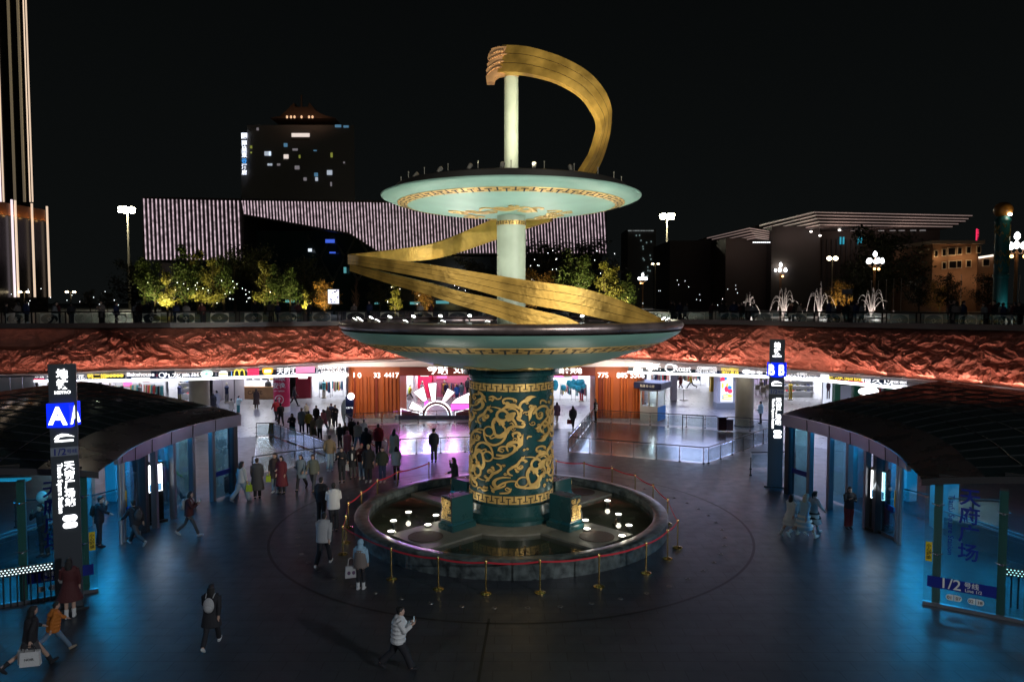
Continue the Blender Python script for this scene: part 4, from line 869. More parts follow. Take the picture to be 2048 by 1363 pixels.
# advertising box, tables, posts and other things in the right hall
p = G(1452, 818); t = thing('advert_box', 'upright advertising box with a colourful lit poster', 'advert', (p.x, p.y, 0))
MB().box((p.x, p.y + .6, .25), (1.5, 1.2, .5)).build('base', M('light grey base', (.35, .38, .4), .4), t); MB().box((p.x, p.y + .6, 1.95), (1.4, 1.1, 2.9)).build('body', shopw, t)
m = MB(); q = random.Random(4); x0, z0 = p.x - .35, .6
pm = [E('poster %s' % n, c, 1.1) for n, c in (('red', (.8, .05, .12)), ('blue', (.03, .25, .7)), ('white', (.9, .95, 1)), ('teal', (.05, .55, .6)), ('yellow', (.95, .7, .1)))]
m.mat(2).box((x0 + .4, p.y + .04, 1.95), (.98, .02, 2.7))
for i in range(26): m.mat(q.choice((0, 1, 1, 3, 4, 0, 2))); m.ell((x0 + .4 + q.uniform(-.38, .38), p.y + .025 - .0005 * i, 1.2 + q.uniform(-.4, 1.9)), (q.uniform(.06, .2), .012, q.uniform(.06, .25)), 8, 6)
m.mat(4)
for i in range(3): m.box((x0 + .4, p.y + .012, .85 + .16 * i), (.8 - .1 * i, .01, .09))
m.build('poster', pm, t)
p = G(1425, 782); tag(MB().box((p.x, p.y, 1.6), (.45, .45, 3.2)).box((p.x, p.y, .25), (.55, .55, .5)).build('yellow_post', M('yellow vinyl', (.7, .45, .02), .4)), 'tall bright yellow square post in the right hall', 'post')
p = G(1347, 800); t = thing('display_stand', 'white display post with round glass tables at its foot', 'display stand', (p.x, p.y, 0)); MB().box((p.x, p.y, 1.6), (.5, .5, 3.2)).build('post', shopw, t)
for s in (-1, 1):
    MB().cyl((p.x + s * .9, p.y, 1.0), .5, .03, 20).cyl((p.x + s * .9, p.y, .05), .04, .95, 8).cyl((p.x + s * .9, p.y, .004), .35, .05, 20).build('table', M('pale laminate', (.6, .6, .6), .3), t)
for i, (px, py) in enumerate(((1516, 790), (1528, 796), (1524, 783), (1536, 789))):
    p = G(px, py); t = thing('cafe_chair', ('light cafe chair on the tiled floor by the lilac shop', 'light cafe chair nearest the slim pylon', 'light cafe chair farthest back by the lilac shop', 'light cafe chair half hidden by the slim pylon')[i], 'chair', (p.x, p.y, 0)); cm = M('pale wood chair', (.5, .42, .3), .5)
    MB().box((p.x, p.y, .45), (.42, .42, .04)).build('seat', cm, t); MB().box((p.x, p.y + .2, .72), (.42, .04, .45)).build('backrest', cm, t)
    for a in (-1, 1):
        for b in (-1, 1): MB().bar((p.x + .18 * a, p.y + .18 * b, 0), (p.x + .18 * a, p.y + .18 * b, .44), .03).build('leg', darkm, t)
p = G(1655, 822); t = thing('poster_board', 'upright poster of a standing figure beside the green kiosk', 'poster', (p.x, p.y, 0)); MB().box((p.x, p.y, 1.7), (.75, .12, 3.0)).build('board', E('pale poster light', (.75, .8, .95), .9), t)
m = MB().ell((p.x, p.y - .07, 2.5), (.1, .01, .13), 8, 6).ell((p.x, p.y - .07, 2.0), (.18, .012, .38), 8, 6).box((p.x - .08, p.y - .07, 1.35), (.1, .012, .7)).box((p.x + .08, p.y - .07, 1.35), (.1, .012, .7)); m.build('figure_print', M('poster print', (.25, .12, .15), .6), t)
p = G(1690, 828); t = thing('green_kiosk', 'green framed kiosk with a white door', 'kiosk', (p.x, p.y, 0)); gk = M('green frame', (.015, .14, .06), .4)
for s in (-.72, .78): MB().box((p.x + s, p.y, 1.6), (.42, .5, 3.2)).build('frame', gk, t)
MB().box((p.x, p.y + .1, 1.1), (.95, .08, 2.2)).build('door', shopw, t); MB().box((p.x, p.y, 2.9), (1.0, .45, .5)).build('header', gk, t)
p = G(1722, 828); tag(MB().box((p.x, p.y, 1.6), (.3, .4, 3.2)).build('orange_post', M('orange paint', (.5, .14, .03), .45)), 'orange square post beside the green kiosk', 'post')
p = P(1737, 782, 52); t = thing('cloud_lamp', 'white cloud shaped hanging lamp by the green cafe', 'lamp', p); MB().ell(p, (.75, .25, .3), 12, 8).ell(p + Vector((.2, 0, .15)), (.4, .25, .32), 12, 8).build('shade', E('white cloud lamp glow', (1, 1, 1), 3), t, True); MB().bar(p, (p.x, p.y, 3.9), .02).build('cord', blackm, t)
p = G(1448, 862); t = thing('litter_bin', 'dark red and steel litter bin behind the glass fence', 'bin', (p.x, p.y, 0)); MB().box((p.x - .15, p.y, .5), (.5, .4, .85)).build('body', M('maroon bin', (.08, .02, .025), .4), t); MB().box((p.x - .15, p.y, .96), (.62, .5, .06)).build('lid', darkm, t); MB().box((p.x + .35, p.y, .45), (.4, .4, .75)).build('side_bin', M('grey violet bin', (.2, .15, .2), .4), t)
# general arcade light
for px in (150, 300, 450, 600, 870, 1150, 1320, 1420, 1520, 1650, 1750):
    Y = fd(px) + 6; q = P(px, 700, Y); lamp('arcade_light', 'AREA', (q.x, Y, ZC - .08), 185 if px < 800 else 320, (.50, .58, 1), 4, (q.x, Y - 2, 0), sy=3)

mb = MB(); vs = []
for p in xs:
    q = P(p, 700, fd(p) - 3.5); vs.append(Vector((q.x, q.y, .004)))
mb.add(vs + [Vector((80, 92, .004)), Vector((-80, 92, .004))], [tuple(range(len(vs) + 2))])
tag(mb.build('pavement', floor_mat('arcade pale tile', (.22, .22, .235), .3, .9, .9, .5)), kind='structure')

p = G(544, 866); t = thing('floor_sign', 'yellow folding warning board standing inside the glass fence', 'warning board', (p.x, p.y, 0)); yb = M('yellow board', (.42, .24, .02), .5)
for s_ in (-1, 1): MB().prism([(p.x - .2, p.y + .16 * s_, .0), (p.x + .2, p.y + .16 * s_, .0), (p.x + .15, p.y + .02 * s_, .72), (p.x - .15, p.y + .02 * s_, .72)], (0, .02 * s_, 0)).build('board', yb, t)
# ================================================================ metro entrances
fritted = bpy.data.materials.new('etched glass print'); fritted.use_nodes = True
_nt = fritted.node_tree; _nt.nodes.clear(); _o = _nt.nodes.new('ShaderNodeOutputMaterial'); _m = _nt.nodes.new('ShaderNodeMixShader'); _t = _nt.nodes.new('ShaderNodeBsdfTransparent'); _d = _nt.nodes.new('ShaderNodeBsdfDiffuse')
_d.inputs[0].default_value = (.62, .62, .55, 1); _m.inputs[0].default_value = .55; _nt.links.new(_t.outputs[0], _m.inputs[1]); _a = _nt.nodes.new('ShaderNodeAddShader'); _tl = _nt.nodes.new('ShaderNodeBsdfTranslucent'); _tl.inputs[0].default_value = (.5, .5, .45, 1); _nt.links.new(_d.outputs[0], _a.inputs[0]); _nt.links.new(_tl.outputs[0], _a.inputs[1]); _nt.links.new(_a.outputs[0], _m.inputs[2]); _nt.links.new(_m.outputs[0], _o.inputs[0])
fr_soft = fritted.copy(); fr_soft.name = 'faint etched print'
for n in fr_soft.node_tree.nodes:
    if n.type == 'MIX_SHADER': n.inputs[0].default_value = .07
rail_g = glass('railing glass', (.86, .93, .95), .16)
def etched(mb, a, b, z0, z1, off=.018, fill=True):
    """an ellipse in a rectangle with a swirl in the middle, printed on a pane from a to b"""
    a, b = Vector((a.x, a.y, 0)), Vector((b.x, b.y, 0)); d = (b - a); L = d.length; d.normalize(); n = d.cross(Vector((0, 0, 1))) * off
    c = (a + b) / 2 + Vector((0, 0, (z0 + z1) / 2)) + n; hx, hz = L / 2 * .96, (z1 - z0) / 2 * .96; N = 32
    up = Vector((0, 0, 1)); vs, fs = [], []
    for k in range(N):
        t = 2 * math.pi * k / N; ct, st = math.cos(t), math.sin(t); m = max(abs(ct), abs(st))
        vs += [c + d * (hx * .97 * ct) + up * (hz * .97 * st), c + d * (hx * (ct / m if fill else .9 * ct)) + up * (hz * (st / m if fill else .9 * st))]
    fs = [(2 * k, 2 * k + 1, (2 * k + 3) % (2 * N), (2 * k + 2) % (2 * N)) for k in range(N)]
    mb.add(vs, fs)
    def arc(r0, r1, a0, a1, w, n=12):
        v = []
        for k in range(n + 1):
            t = a0 + (a1 - a0) * k / n; r = r0 + (r1 - r0) * k / n; ww = w * math.sin(math.pi * (k + .6) / (n + 1.2))
            for q in (r - ww, r + ww): v.append(c + d * (q * math.cos(t)) + up * (q * math.sin(t)))
        mb.add(v, [(2 * k, 2 * k + 1, 2 * k + 3, 2 * k + 2) for k in range(n)])
    s = hz
    for k in range(4): arc(.12 * s, .42 * s, k * math.pi / 2, k * math.pi / 2 + 1.9, .06 * s, 8)
def fence(pts, label, h=.88, step=1.35, name='glass_fence', soft=True, group=None, soft_w=1):
    t = thing(name, label, 'fence', (sum(p.x for p in pts) / len(pts), sum(p.y for p in pts) / len(pts), pts[0].z), group)
    for a, b in zip(pts, pts[1:]):
        z = a.z; d = b - a; n = max(1, round(d.length / step)); m = MB(); m.tube([a + Vector((0, 0, h)), b + Vector((0, 0, h))], .028, 8); m.build('handrail', darkm, t, True)
        nr = Vector((d.y, -d.x, 0)).normalized()
        for i in range(n + 1):
            p = a.lerp(b, i / n)
            if i < n or b is pts[-1]:
                m = MB().bar(p, p + Vector((0, 0, h - .02)), .035).box((p.x, p.y, p.z + .03), (.1, .1, .06))
                for zz in (.25, .62): m.bar(p + Vector((0, 0, zz)) - d.normalized() * .07, p + Vector((0, 0, zz)) + d.normalized() * .07, .03)
                m.build('post', darkm, t)
            if i < n:
                q = a.lerp(b, (i + 1) / n); u = (q - p).normalized() * .06; m = MB(); m.panel(p + u, q - u, z + .09, z + h - .09, .012); pn = m.build('pane', rail_g, t)
                m = MB(); etched(m, p + u * 2, q - u * 2, z + .14, z + h - .14, .012, True); m.build('etching', fr_soft if soft else fritted, pn)
    return t
g_ = lambda x, y: G(x, y)
fence([g_(1184, 843), g_(1137, 903), g_(1407, 927), g_(1417, 926), g_(1545, 880)], 'long low glass fence enclosing the polished floor right of the column')
fence([g_(1184, 843), g_(1300, 850), g_(1410, 856), g_(1500, 862), g_(1545, 868)], 'low glass fence in front of the guard kiosk and the beige column')
fence([g_(1590, 936), g_(1501, 938), g_(1501, 950)], 'short glass fence beside the slim pylon')
fence([g_(690, 853), g_(775, 910), g_(833, 907), g_(930, 904), g_(1010, 901)], 'low glass fence behind the guard, along the purple lit floor')
fence([g_(690, 853), g_(800, 847), g_(945, 843), g_(1010, 841)], 'low glass fence in front of the terracotta wall and the glowing fan')
fence([g_(513, 873), g_(547, 872), g_(608, 895), g_(672, 920)], 'glass fence along the queue of people, left of the column')
fence([g_(668, 924), g_(590, 934), g_(505, 948)], 'glass fence in front of the polished floor at left')
bar_r = [G(1412, 862), G(1390, 860)]
t = thing('crowd_barrier', 'low black steel barrier frame behind the glass fence near the litter bin', 'barrier', G(1388, 862)); a, b = G(1365, 858), G(1406, 861)
MB().bar(a, a + Vector((0, 0, 1.0)), .05).bar(b, b + Vector((0, 0, 1.0)), .05).build('post', blackm, t); MB().bar(a + Vector((0, 0, 1.0)), b + Vector((0, 0, 1.0)), .05).bar(a + Vector((0, 0, .85)), b + Vector((0, 0, .85)), .03).build('rail', blackm, t)
gloss = floor_mat('polished grey floor', (.08, .08, .088), .2, 1.6, 1.6, .6, .3, .025)
for i, (pts) in enumerate(([(1184, 843), (1137, 903), (1407, 927), (1545, 880), (1545, 868)], [(690, 853), (775, 910), (1010, 901), (1010, 841)], [(513, 873), (547, 872), (672, 920), (505, 948)])):
    q = [G(x, y) for x, y in pts]; q = [Vector((p.x, p.y, .009)) for p in q]
    o = MB(); o.add(q, [tuple(range(len(q)))]); tag(o.build('pavement', gloss), kind='structure')

roofm = M('dark roof glass', (.010, .020, .022), .10, var=.3, vs=.8, bump=.12, bs=2.2)
eavem = M('bronze eave sheet', (.26, .21, .21), .28, .9, var=.2, vs=1.2, bump=.05, bs=3)
steelb = M('brushed steel band', (.50, .48, .56), .34, .9, var=.1, vs=.6)
tealg = glass('teal tinted glass', (.5, .78, .82), .22)
clearg = glass('clear wall glass', (.72, .9, .9), .16)
alu = M('steel post', (.26, .27, .3), .35, .8)
greenp = M('glazing fin', (.16, .26, .22), .3, .2)
cy_e = E('cyan ceiling light', (.03, .45, .8), .5)
sticker_y = M('yellow sticker', (.75, .55, .02), .5); ink = M('black print', (.01, .01, .01), .6); bluev = M('blue vinyl', (.008, .02, .22), .4); whitev = M('white vinyl', (.7, .72, .72), .5)
def entrance(sd, label, pe):
    """sd: 1 right, -1 left of the column"""
    E0 = pe - .8; EW = 19.5 - E0; tp = pe + 6.8
    t = thing('metro_entrance', label, 'metro entrance', (SX + sd * 17, SY, 0))
    def pol(r, ph, z=0.): a = R(ph); return Vector((SX + sd * r * math.cos(a), SY + r * math.sin(a), z))
    def rin(ph): return lerp([pe - .8, pe + 6.5, 19.5], [14.0, 13.6, 12.9], ph)
    def zr(r, ph):
        k = min(1, (r - rin(ph)) / 9.); return 3.6 + 1.15 * k ** .8 + .35 * math.sin(math.pi * k) * math.sin(math.pi * (ph - E0) / EW)
    R1 = 22.5
    m = MB().grid(lambda u, v: tuple(pol(rin(E0 + EW * u) + 1.5 + (R1 - rin(E0 + EW * u) - 1.5) * v, E0 + EW * u, zr(rin(E0 + EW * u) + 1.5 + (R1 - rin(E0 + EW * u) - 1.5) * v, E0 + EW * u))), 40, 16)
    rf = m.build('roof', roofm, t, 'all')
    m = MB()
    for i in range(1, 14):
        ph = E0 + EW * i / 14; m.tube([pol(rin(ph) + 1.5 + k * .9, ph, zr(rin(ph) + 1.5 + k * .9, ph) + .012) for k in range(8)],   .022, 4)
    for k in range(1, 7): m.tube([pol(rin(E0 + EW * j / 30) + 1.5 + 1.1 * k, E0 + EW * j / 30, zr(rin(E0 + EW * j / 30) + 1.5 + 1.1 * k, E0 + EW * j / 30) + .012) for j in range(31)], .016, 4)
    m.build('glazing_bar', darkm, rf)
    m = MB().grid(lambda u, v: tuple(pol(rin(E0 + EW * u) + 1.5 * v, E0 + EW * u, zr(rin(E0 + EW * u) + 1.5 * v, E0 + EW * u) + .02)), 48, 4); m.build('eave', eavem, t, 'all')
    # near end of the roof turns down in a bronze edge
    m = MB().grid(lambda u, v: tuple(pol(14.0 + 8.5 * u, E0 - .3 * v, zr(14.0 + 8.5 * u, E0) + .02 - .17 * v)), 20, 2); m.build('end_fascia', M('dark bronze edge', (.03, .028, .03), .5, .3), t)
    def band(ph): return .5 if ph > -12 else .5 - .34 * (-12 - ph) / (-12 - tp)
    m = MB(); vs = []; N = 48
    for i in range(N + 1):
        ph = tp + (19.5 - tp) * i / N; h = band(ph)
        vs += [pol(rin(ph) - .04, ph, 3.6), pol(rin(ph) - .02, ph, 3.6 - h), pol(rin(ph) + .1, ph, 3.6 - h), pol(rin(ph) + .1, ph, 3.6)]
    m.add(vs, [(4 * i + j, 4 * i + (j + 1) % 4, 4 * i + 4 + (j + 1) % 4, 4 * i + 4 + j) for i in range(N) for j in range(4)] + [(0, 1, 2, 3), (4 * N, 4 * N + 1, 4 * N + 2, 4 * N + 3)])
    m.build('fascia_band', steelb, t, True)
    for ph in np.arange(-20, 19, 6.5): MB().bar(pol(rin(ph) - .05, ph, 3.59), pol(rin(ph) - .03, ph, 3.6 - band(ph)), .02).build('band_joint', blackm, t)
    # curved glass front between posts
    ps = [19, 13.5, 8, 2.5, -3]
    for i, ph in enumerate(ps):
        p = pol(rin(ph) + .35, ph); MB().box((p.x, p.y, 1.57), (.34 if i == 0 else .2, .26 if i == 0 else .2, 3.14), R(ph) * sd).build('post', alu if i else M('dark steel post', (.07, .07, .08), .35, .7), t)
    for a, b in zip(ps[:2], ps[1:2]):
        m = MB(); m.panel(pol(rin(a) + .35, a - .8), pol(rin(b) + .35, b + .5), .05, 3.1, .015); m.build('glass_pane', tealg, t)
    for a, b in ((13.5, 8), (8, 2.5), (2.5, -3)):
        m = MB(); m.panel(pol(rin(a) + 1.3, a - .5), pol(rin(b) + 1.3, b + .5), .05, 3.1, .015); m.build('glass_pane', tealg, t)
    for ph, rr in ((-9.5, .75), (-10.6, .75)):
        p = pol(rin(ph) + rr, ph); MB().cyl((p.x, p.y, .003), .075, 3.4, 12).build('post', M('pale steel tube', (.5, .52, .56), .3, .8), t, True)
    p = pol(rin(-5) + .6, -5); MB().box((p.x, p.y, 1.57), (.42, .3, 3.14), R(-5) * sd).build('post', M('dark steel post'), t)
    m = MB(); m.panel(pol(rin(-5) + .6, -5.9), pol(rin(-9.5) + .75, -9.2), .12, 3.1, .02); m.build('glass_pane', tealg, t); m = MB(); m.panel(pol(rin(-5) + .6, -5.9), pol(rin(-9.5) + .75, -9.2), .003, .12, .06); m.build('kick_rail', alu, t)
    p = pol(rin(-9.3) + .72, -9.3, 1.55); m = MB().box(p, (.1, .1, .6), R(-9) * sd); m.build('sticker', sticker_y, t)
    for a, b, rr in ((18.2, 14.2, .33), (-6.2, -9, .66)):
        m = MB(); m.panel(pol(rin(a) + rr, a), pol(rin(b) + rr, b), 1.0, 1.22, .022); m.build('blue_stripe', bluev, t)
    # inner columns washed by the cyan lamps
    for ph, rr in ((14, 3.0), (10.5, 4.6), (6, 2.6), (2, 4.4), (-2, 3.2), (-15, 5)):
        p = pol(rin(ph) + rr, ph); MB().box((p.x, p.y, 1.7), (.5, .35, 3.4), R(ph) * sd).build('inner_column', M('inner column cladding', (.45, .6, .65), .4, .1), t)
    # glass end wall facing the camera
    ph = pe; r0, r1 = 14.1, 22.0; seg = [r0, 14.42, 15.95, 17.6, 19.3, 21.0, r1]
    for i in range(len(seg) - 1):
        a, b = pol(seg[i], ph), pol(seg[i + 1], ph); zt = zr((seg[i] + seg[i + 1]) / 2, pe) - .12
        m = MB(); m.panel(a, b, .1, zt, .02); m.build('glass_pane', clearg, t)
        m = MB(); m.panel(a, b, 0.003, .1, .12); m.build('sill', alu, t)
        m = MB(); m.panel(a, b, zt, zt + .08, .08); m.build('head_rail', blackm, t)
    for r_ in seg[1:]:
        p = pol(r_, ph + .75); MB().box((p.x, p.y, 1.76), (.20, .34, 3.5), R(ph) * sd).build('glazing_fin', greenp, t)
        for zz in (1.5, 2.9):
            q = pol(r_, ph - .25, zz); m = MB().ell(q, (.045, .045, .045), 8, 6); 
            for s in (-1, 1): m.bar(q, pol(r_ + .16 * s, ph - .2, zz + .05), .025)
            m.build('spider_clamp', M('polished clamp', (.6, .62, .65), .2, .95), t)
    p = pol(r0 + .12, ph - .12, 1.55); d = (pol(16, ph) - pol(15, ph)).normalized() * (1 if sd > 0 else -1)
    m = MB().box(p, (.16, .02, .55), math.atan2(d.y, d.x)); st = m.build('sticker', sticker_y, t); nn = d.cross(Vector((0, 0, 1)))
    m = MB().text('小\n心\n玻\n璃', p, d, size=1, h=.46, bold=.02, depth=.016); m.build('lettering', ink, st)
    # prints on the end wall glass
    m = MB(); m2 = MB(); off = nn * .02; up = Vector((0, 0, 1))
    def at(r_, z): q = pol(r_, ph, z); return q + off
    m.text('天\n府\n广\n场', at(15.17, 2.45), d, up, h=2.0, bold=.015, depth=.003); m.build('lettering', bluev, t)
    m = MB(); m.text('Tianfu Square Station', at(14.72, 2.4), -up, d, w=1.7, bold=.005, depth=.003); m.build('lettering', bluev, t)
    m = MB(); a, b = at(14.2, 0), at(15.85, 0); m.panel(a, b, .54, .86, .008); bs = m.build('blue_stripe', bluev, t)
    m = MB(); m.text('1/2', at(14.8, .72), d, up, h=.3, bold=.01, depth=.012); m.text('号线', at(15.27, .77), d, up, h=.17, bold=.01, depth=.012); m.text('Line 1/2', at(15.32, .62), d, up, h=.09, bold=.008, depth=.012); m.build('lettering', whitev, bs)
    for rr, s in ((14.86, ('01', '07')), (15.38, ('02', '18'))):
        m = MB()
        for k, q in enumerate(s):
            c = at(rr + .11 * (2 * k - 1), .34); pts = []
            for j in range(17):
                an = math.pi * (.5 + j / 16) if k == 0 else math.pi * (-.5 + j / 16); pts.append(c + d * ((-.02 if k == 0 else .02) * 0 + .085 * math.cos(an)) + up * .085 * math.sin(an))
            e = c + d * (.1 if k == 0 else -.1); pts = pts + ([e - up * .085, e + up * .085] if k == 0 else [e + up * .085, e - up * .085])
            m.prism(pts[::-1] if sd > 0 else pts[::-1], nn * .004)
        pill = m.build('line_badge', whitev, t); m = MB()
        for k, q in enumerate(s): m.text(q, at(rr + .11 * (2 * k - 1), .34), d, up, h=.09, bold=.01, depth=.012)
        m.build('lettering', ink, pill)
    # ceiling lamps under the roof (they give the blue light)
    for ph_, rr in ((12, 2.2), (2, 2.6), (-8, 2.4), (-18, 2.2), (-26, 2.6), (-2, 6), (-20, 6)):
        p = pol(rin(ph_) + rr, ph_, 3.42); MB().box((p.x, p.y, 3.45), (1.3, .22, .06), R(ph_ + 20) * sd).build('ceiling_lamp', cy_e, t)
        lamp('entrance_light', 'AREA', (p.x, p.y, 3.38), (lerp([-30, -16, -8, 12], [26, 46, 175, 200], ph_) if rr < 3 else 120), (.01, .31, .70), 1.2, (p.x - sd * (.9 if rr < 3 else 0), p.y - .25, 0), sy=.4)
    return pol, rin, t
polR, rinR, entR = entrance(1, 'curved glass metro entrance with dark domed roof, right of the column', -33.2)
polL, rinL, entL = entrance(-1, 'curved glass metro entrance with dark domed roof, left of the column', -29.)
# barriers with rows of lit studs behind the end walls, escalator rails, lit totems
stud_e = E('barrier light stud', (.75, .95, 1), 2.2)
def stud_barrier(pol, label, r0, r1, ph):
    a, b = pol(r0, ph), pol(r1, ph); t = thing('light_barrier', label, 'barrier', (a + b) / 2); d = (b - a); L = d.length; n = int(L / .085)
    m = MB(); m.panel(a, b, .9, 1.14, .05); m.build('top_board', blackm, t)
    m = MB()
    for i in range(int(L / .16)): q = a.lerp(b, (i + .5) / int(L / .16)); m.bar(q, q + Vector((0, 0, .9)), .03)
    tag(m.build('bars', darkm, t), kind='stuff')
    m = MB(); dd = d.normalized(); nr = Vector((dd.y, -dd.x, 0)); nr = nr if nr.y < 0 else -nr
    for i in range(n):
        for zz in (.95, 1.02, 1.09):
            q = a.lerp(b, (i + .5 + (.5 if zz == 1.02 else 0)) / n) + nr * .035; m.box((q.x, q.y, zz), (.03, .02, .022))
    tag(m.build('light_studs', stud_e, t), kind='stuff')
stud_barrier(polR, 'black barrier with rows of tiny lit studs behind the right glass wall', 16.0, 21, -29.5)
stud_barrier(polL, 'black barrier with rows of tiny lit studs behind the left glass wall', 15.2, 21, -29.5)
def screen_totem(px, py, rz, label, w=.62):
    p = G(px, py); t = thing('info_totem', label, 'screen', (p.x, p.y, 0)); MB().box((p.x, p.y, 1.2), (w, .28, 2.4), rz).build('case', M('black totem case', (.015, .016, .018), .25), t); MB().box((p.x, p.y, .05), (w + .2, .5, .1), rz).build('base', blackm, t)
    f = Vector((math.sin(rz), -math.cos(rz), 0)); r = Vector((math.cos(rz), math.sin(rz), 0)); q = p + f * .15
    m = MB().box((q.x, q.y, 1.78), (w * .86, .02, 1.05), rz); s = m.build('screen', E('white screen', (.95, .98, 1), 6), t); q = p + f * .155; m = MB().box((q.x, q.y, 1.42), (w * .8, .022, .30), rz); m.build('screen_picture', E('screen picture', (.12, .3, .5), 1.2), s)
    q = p + f * .17; m = MB(); u = Vector((0, 0, 1))
    for k in range(7): m.bar(q + r * (.04 * (k % 3 - 1)) + u * (1.30 + .03 * k), q + r * (.1 * ((k * 2) % 3 - 1)) + u * (1.35 + .028 * k), .03, .004)
    m.build('screen_print', wl_e, s)
    lamp('screen_light', 'AREA', tuple(p + f * .22 + Vector((0, 0, 1.7))), 14, (.85, .95, 1), .5, tuple(p + f * 3 + Vector((0, 0, .4))), sy=.9)
screen_totem(309, 1044, R(52), 'black information totem with a bright white screen by the left entrance')
screen_totem(1758, 1062, R(-58), 'black information totem with a bright white screen by the right entrance')
fence([polR(16.5, 12), polR(15.9, 5), polR(16.6, -1), polR(19, -2)], 'curved glass balustrade inside the right metro entrance', h=1.05)
fence([polL(16.5, 12), polL(15.9, 5), polL(16.6, -1), polL(19, -2)], 'curved glass balustrade inside the left metro entrance', h=1.05)
for pol, l in ((polR, 'right'), (polL, 'left')):
    a, b = pol(16.2, -10), pol(20, -24); t = thing('escalator_balustrade', 'sloping steel handrail of the escalator inside the %s metro entrance' % l, 'handrail', (a + b) / 2)
    for o in (0, 1.1):
        q0, q1 = a + Vector((0, o, .95)), b + Vector((0, o, .75)); MB().tube([q0, q1], .035, 8).build('handrail', M('pale steel tube'), t, True); m = MB(); m.panel(q0, q1, .05, .72, .02); m.build('pane', tealg, t)
p = polR(17.6, -26.5); tag(MB().cyl((p.x, p.y, .003), .16, .7, 14).ell((p.x, p.y, .7), (.16, .16, .1), 12, 6).cyl((p.x, p.y, .78), .04, .1, 8).build('fire_extinguisher', M('dull red paint', (.35, .02, .03), .35), smooth=True), 'red cylinder standing inside the right glass wall', 'extinguisher')
# ---------------------------------------------------------------- pylons
pym = M('dark slate pylon', (.055, .065, .078), .45, .2); pyblue = E('blue sign face', (.0, .015, .75), 1.5); pyl = E('white pylon letter', (.97, .98, 1), 3.2)
def pylon(px, py, letter, rz, rzs, label):
    p = G(px, py); p.z = 0; t = thing('metro_pylon', label, 'sign pylon', (p.x, p.y, 0)); H = 6.9; w = .66
    MB().box((p.x, p.y, H / 2), (w, .3, H), rz).build('shaft', pym, t); MB().box((p.x, p.y, .03), (w + .3, .6, .06), rz).build('base', darkm, t)
    r = Vector((math.cos(rz), math.sin(rz), 0)); f = Vector((math.sin(rz), -math.cos(rz), 0)); up = Vector((0, 0, 1)); q = p + f * .155
    def at(x, z): return q + r * x + up * z
    m = MB(); m.text('地\n铁', at(0, 6.5), r, up, h=.56, bold=.03, depth=.012); m.text('METRO', at(0, 6.13), r, up, w=.38, bold=.02, depth=.012)
    m.text('天\n府\n广\n场\n站', at(.1, 3.56), r, up, h=1.26, bold=.03, depth=.012); m.text('Tianfu Square Station', at(-.14, 3.46), -up, r, w=1.4, bold=.02, depth=.012)
    for k in range(2):
        c = at(.08, 2.6 - .2 * k); m.prism([c + r * ((  .09 if math.cos(a) > 0 else -.09) + .085 * math.cos(a)) + up * .085 * math.sin(a) for a in np.linspace(0, 2 * math.pi, 21)[:-1]][::-1], f * .014)
    c = at(0, 4.86); m.prism([c + r * x + up * z for x, z in ((-.24, -.02), (-.18, .07), (-.06, .12), (.08, .1), (.25, .02), (.05, .045), (-.1, .03), (-.14, -.03))][::-1], f * .014); m.box(at(0, 4.78) + f * .007, (.44, .012, .05), rz)
    m.build('lettering', pyl, t)
    m = MB(); m.panel(q - r * w * .5, q + r * w * .5, 4.36, 4.6, .02); b = m.build('line_plate', M('grey line plate', (.22, .25, .3), .4), t); m = MB(); m.text('1/2', at(-.1, 4.48), r, up, h=.19, bold=.01, depth=.02); m.text('号线', at(.18, 4.48), r, up, h=.12, bold=.01, depth=.02); m.build('lettering', bluev, b)
    hb = MB().box((p.x, p.y, 5.5), (.60, .60, .66), rzs).build('letter_box', pyblue, t); m = MB()
    for k in range(4):
        a = rzs + k * math.pi / 2; r2 = Vector((math.cos(a), math.sin(a), 0)); f2 = Vector((math.sin(a), -math.cos(a), 0)); m.text(letter, p + f2 * .30 + up * 5.5, r2, up, h=.5, bold=.035, depth=.012)
    m.build('lettering', pyl, hb)
pylon(140, 1214, 'A', R(28), R(4), 'tall dark metro pylon with blue box lettered A')
pylon(1549, 972, 'B', R(-17), R(25), 'tall dark metro pylon with blue box lettered B')
# ---------------------------------------------------------------- railing of the upper plaza
t = thing('plaza_railing', 'long dark railing with patterned glass panels round the upper plaza', 'railing', (0, 52, ZP))
pxs = list(np.arange(-140, 2240, 68)); pts = [P(p, rt_y(p), fd(p) + .15) for p in pxs]
for i, p in enumerate(pts):
    m = MB().bar((p.x, p.y, ZP), (p.x, p.y, ZP + 1.02), .07).bar((p.x + .25, p.y, ZP), (p.x + .25, p.y, ZP + 1.02), .05); m.build('post', blackm, t)
    if i + 1 < len(pts):
        q = pts[i + 1]; d = (q - p); MB().tube([(p.x, p.y, ZP + 1.03), (q.x, q.y, ZP + 1.03)], .04, 8).tube([(p.x, p.y, ZP + .14), (q.x, q.y, ZP + .14)], .03, 6).build('handrail', blackm, t, True)
        a, b = p.lerp(q, .24), p.lerp(q, .80); m = MB(); m.panel(p.lerp(q, .14), p.lerp(q, .97), ZP + .2, ZP + .95, .012); pn = m.build('pane', rail_g, t)
        m = MB(); etched(m, a, b, ZP + .22, ZP + .94, .02); m.build('etching', fritted, pn)
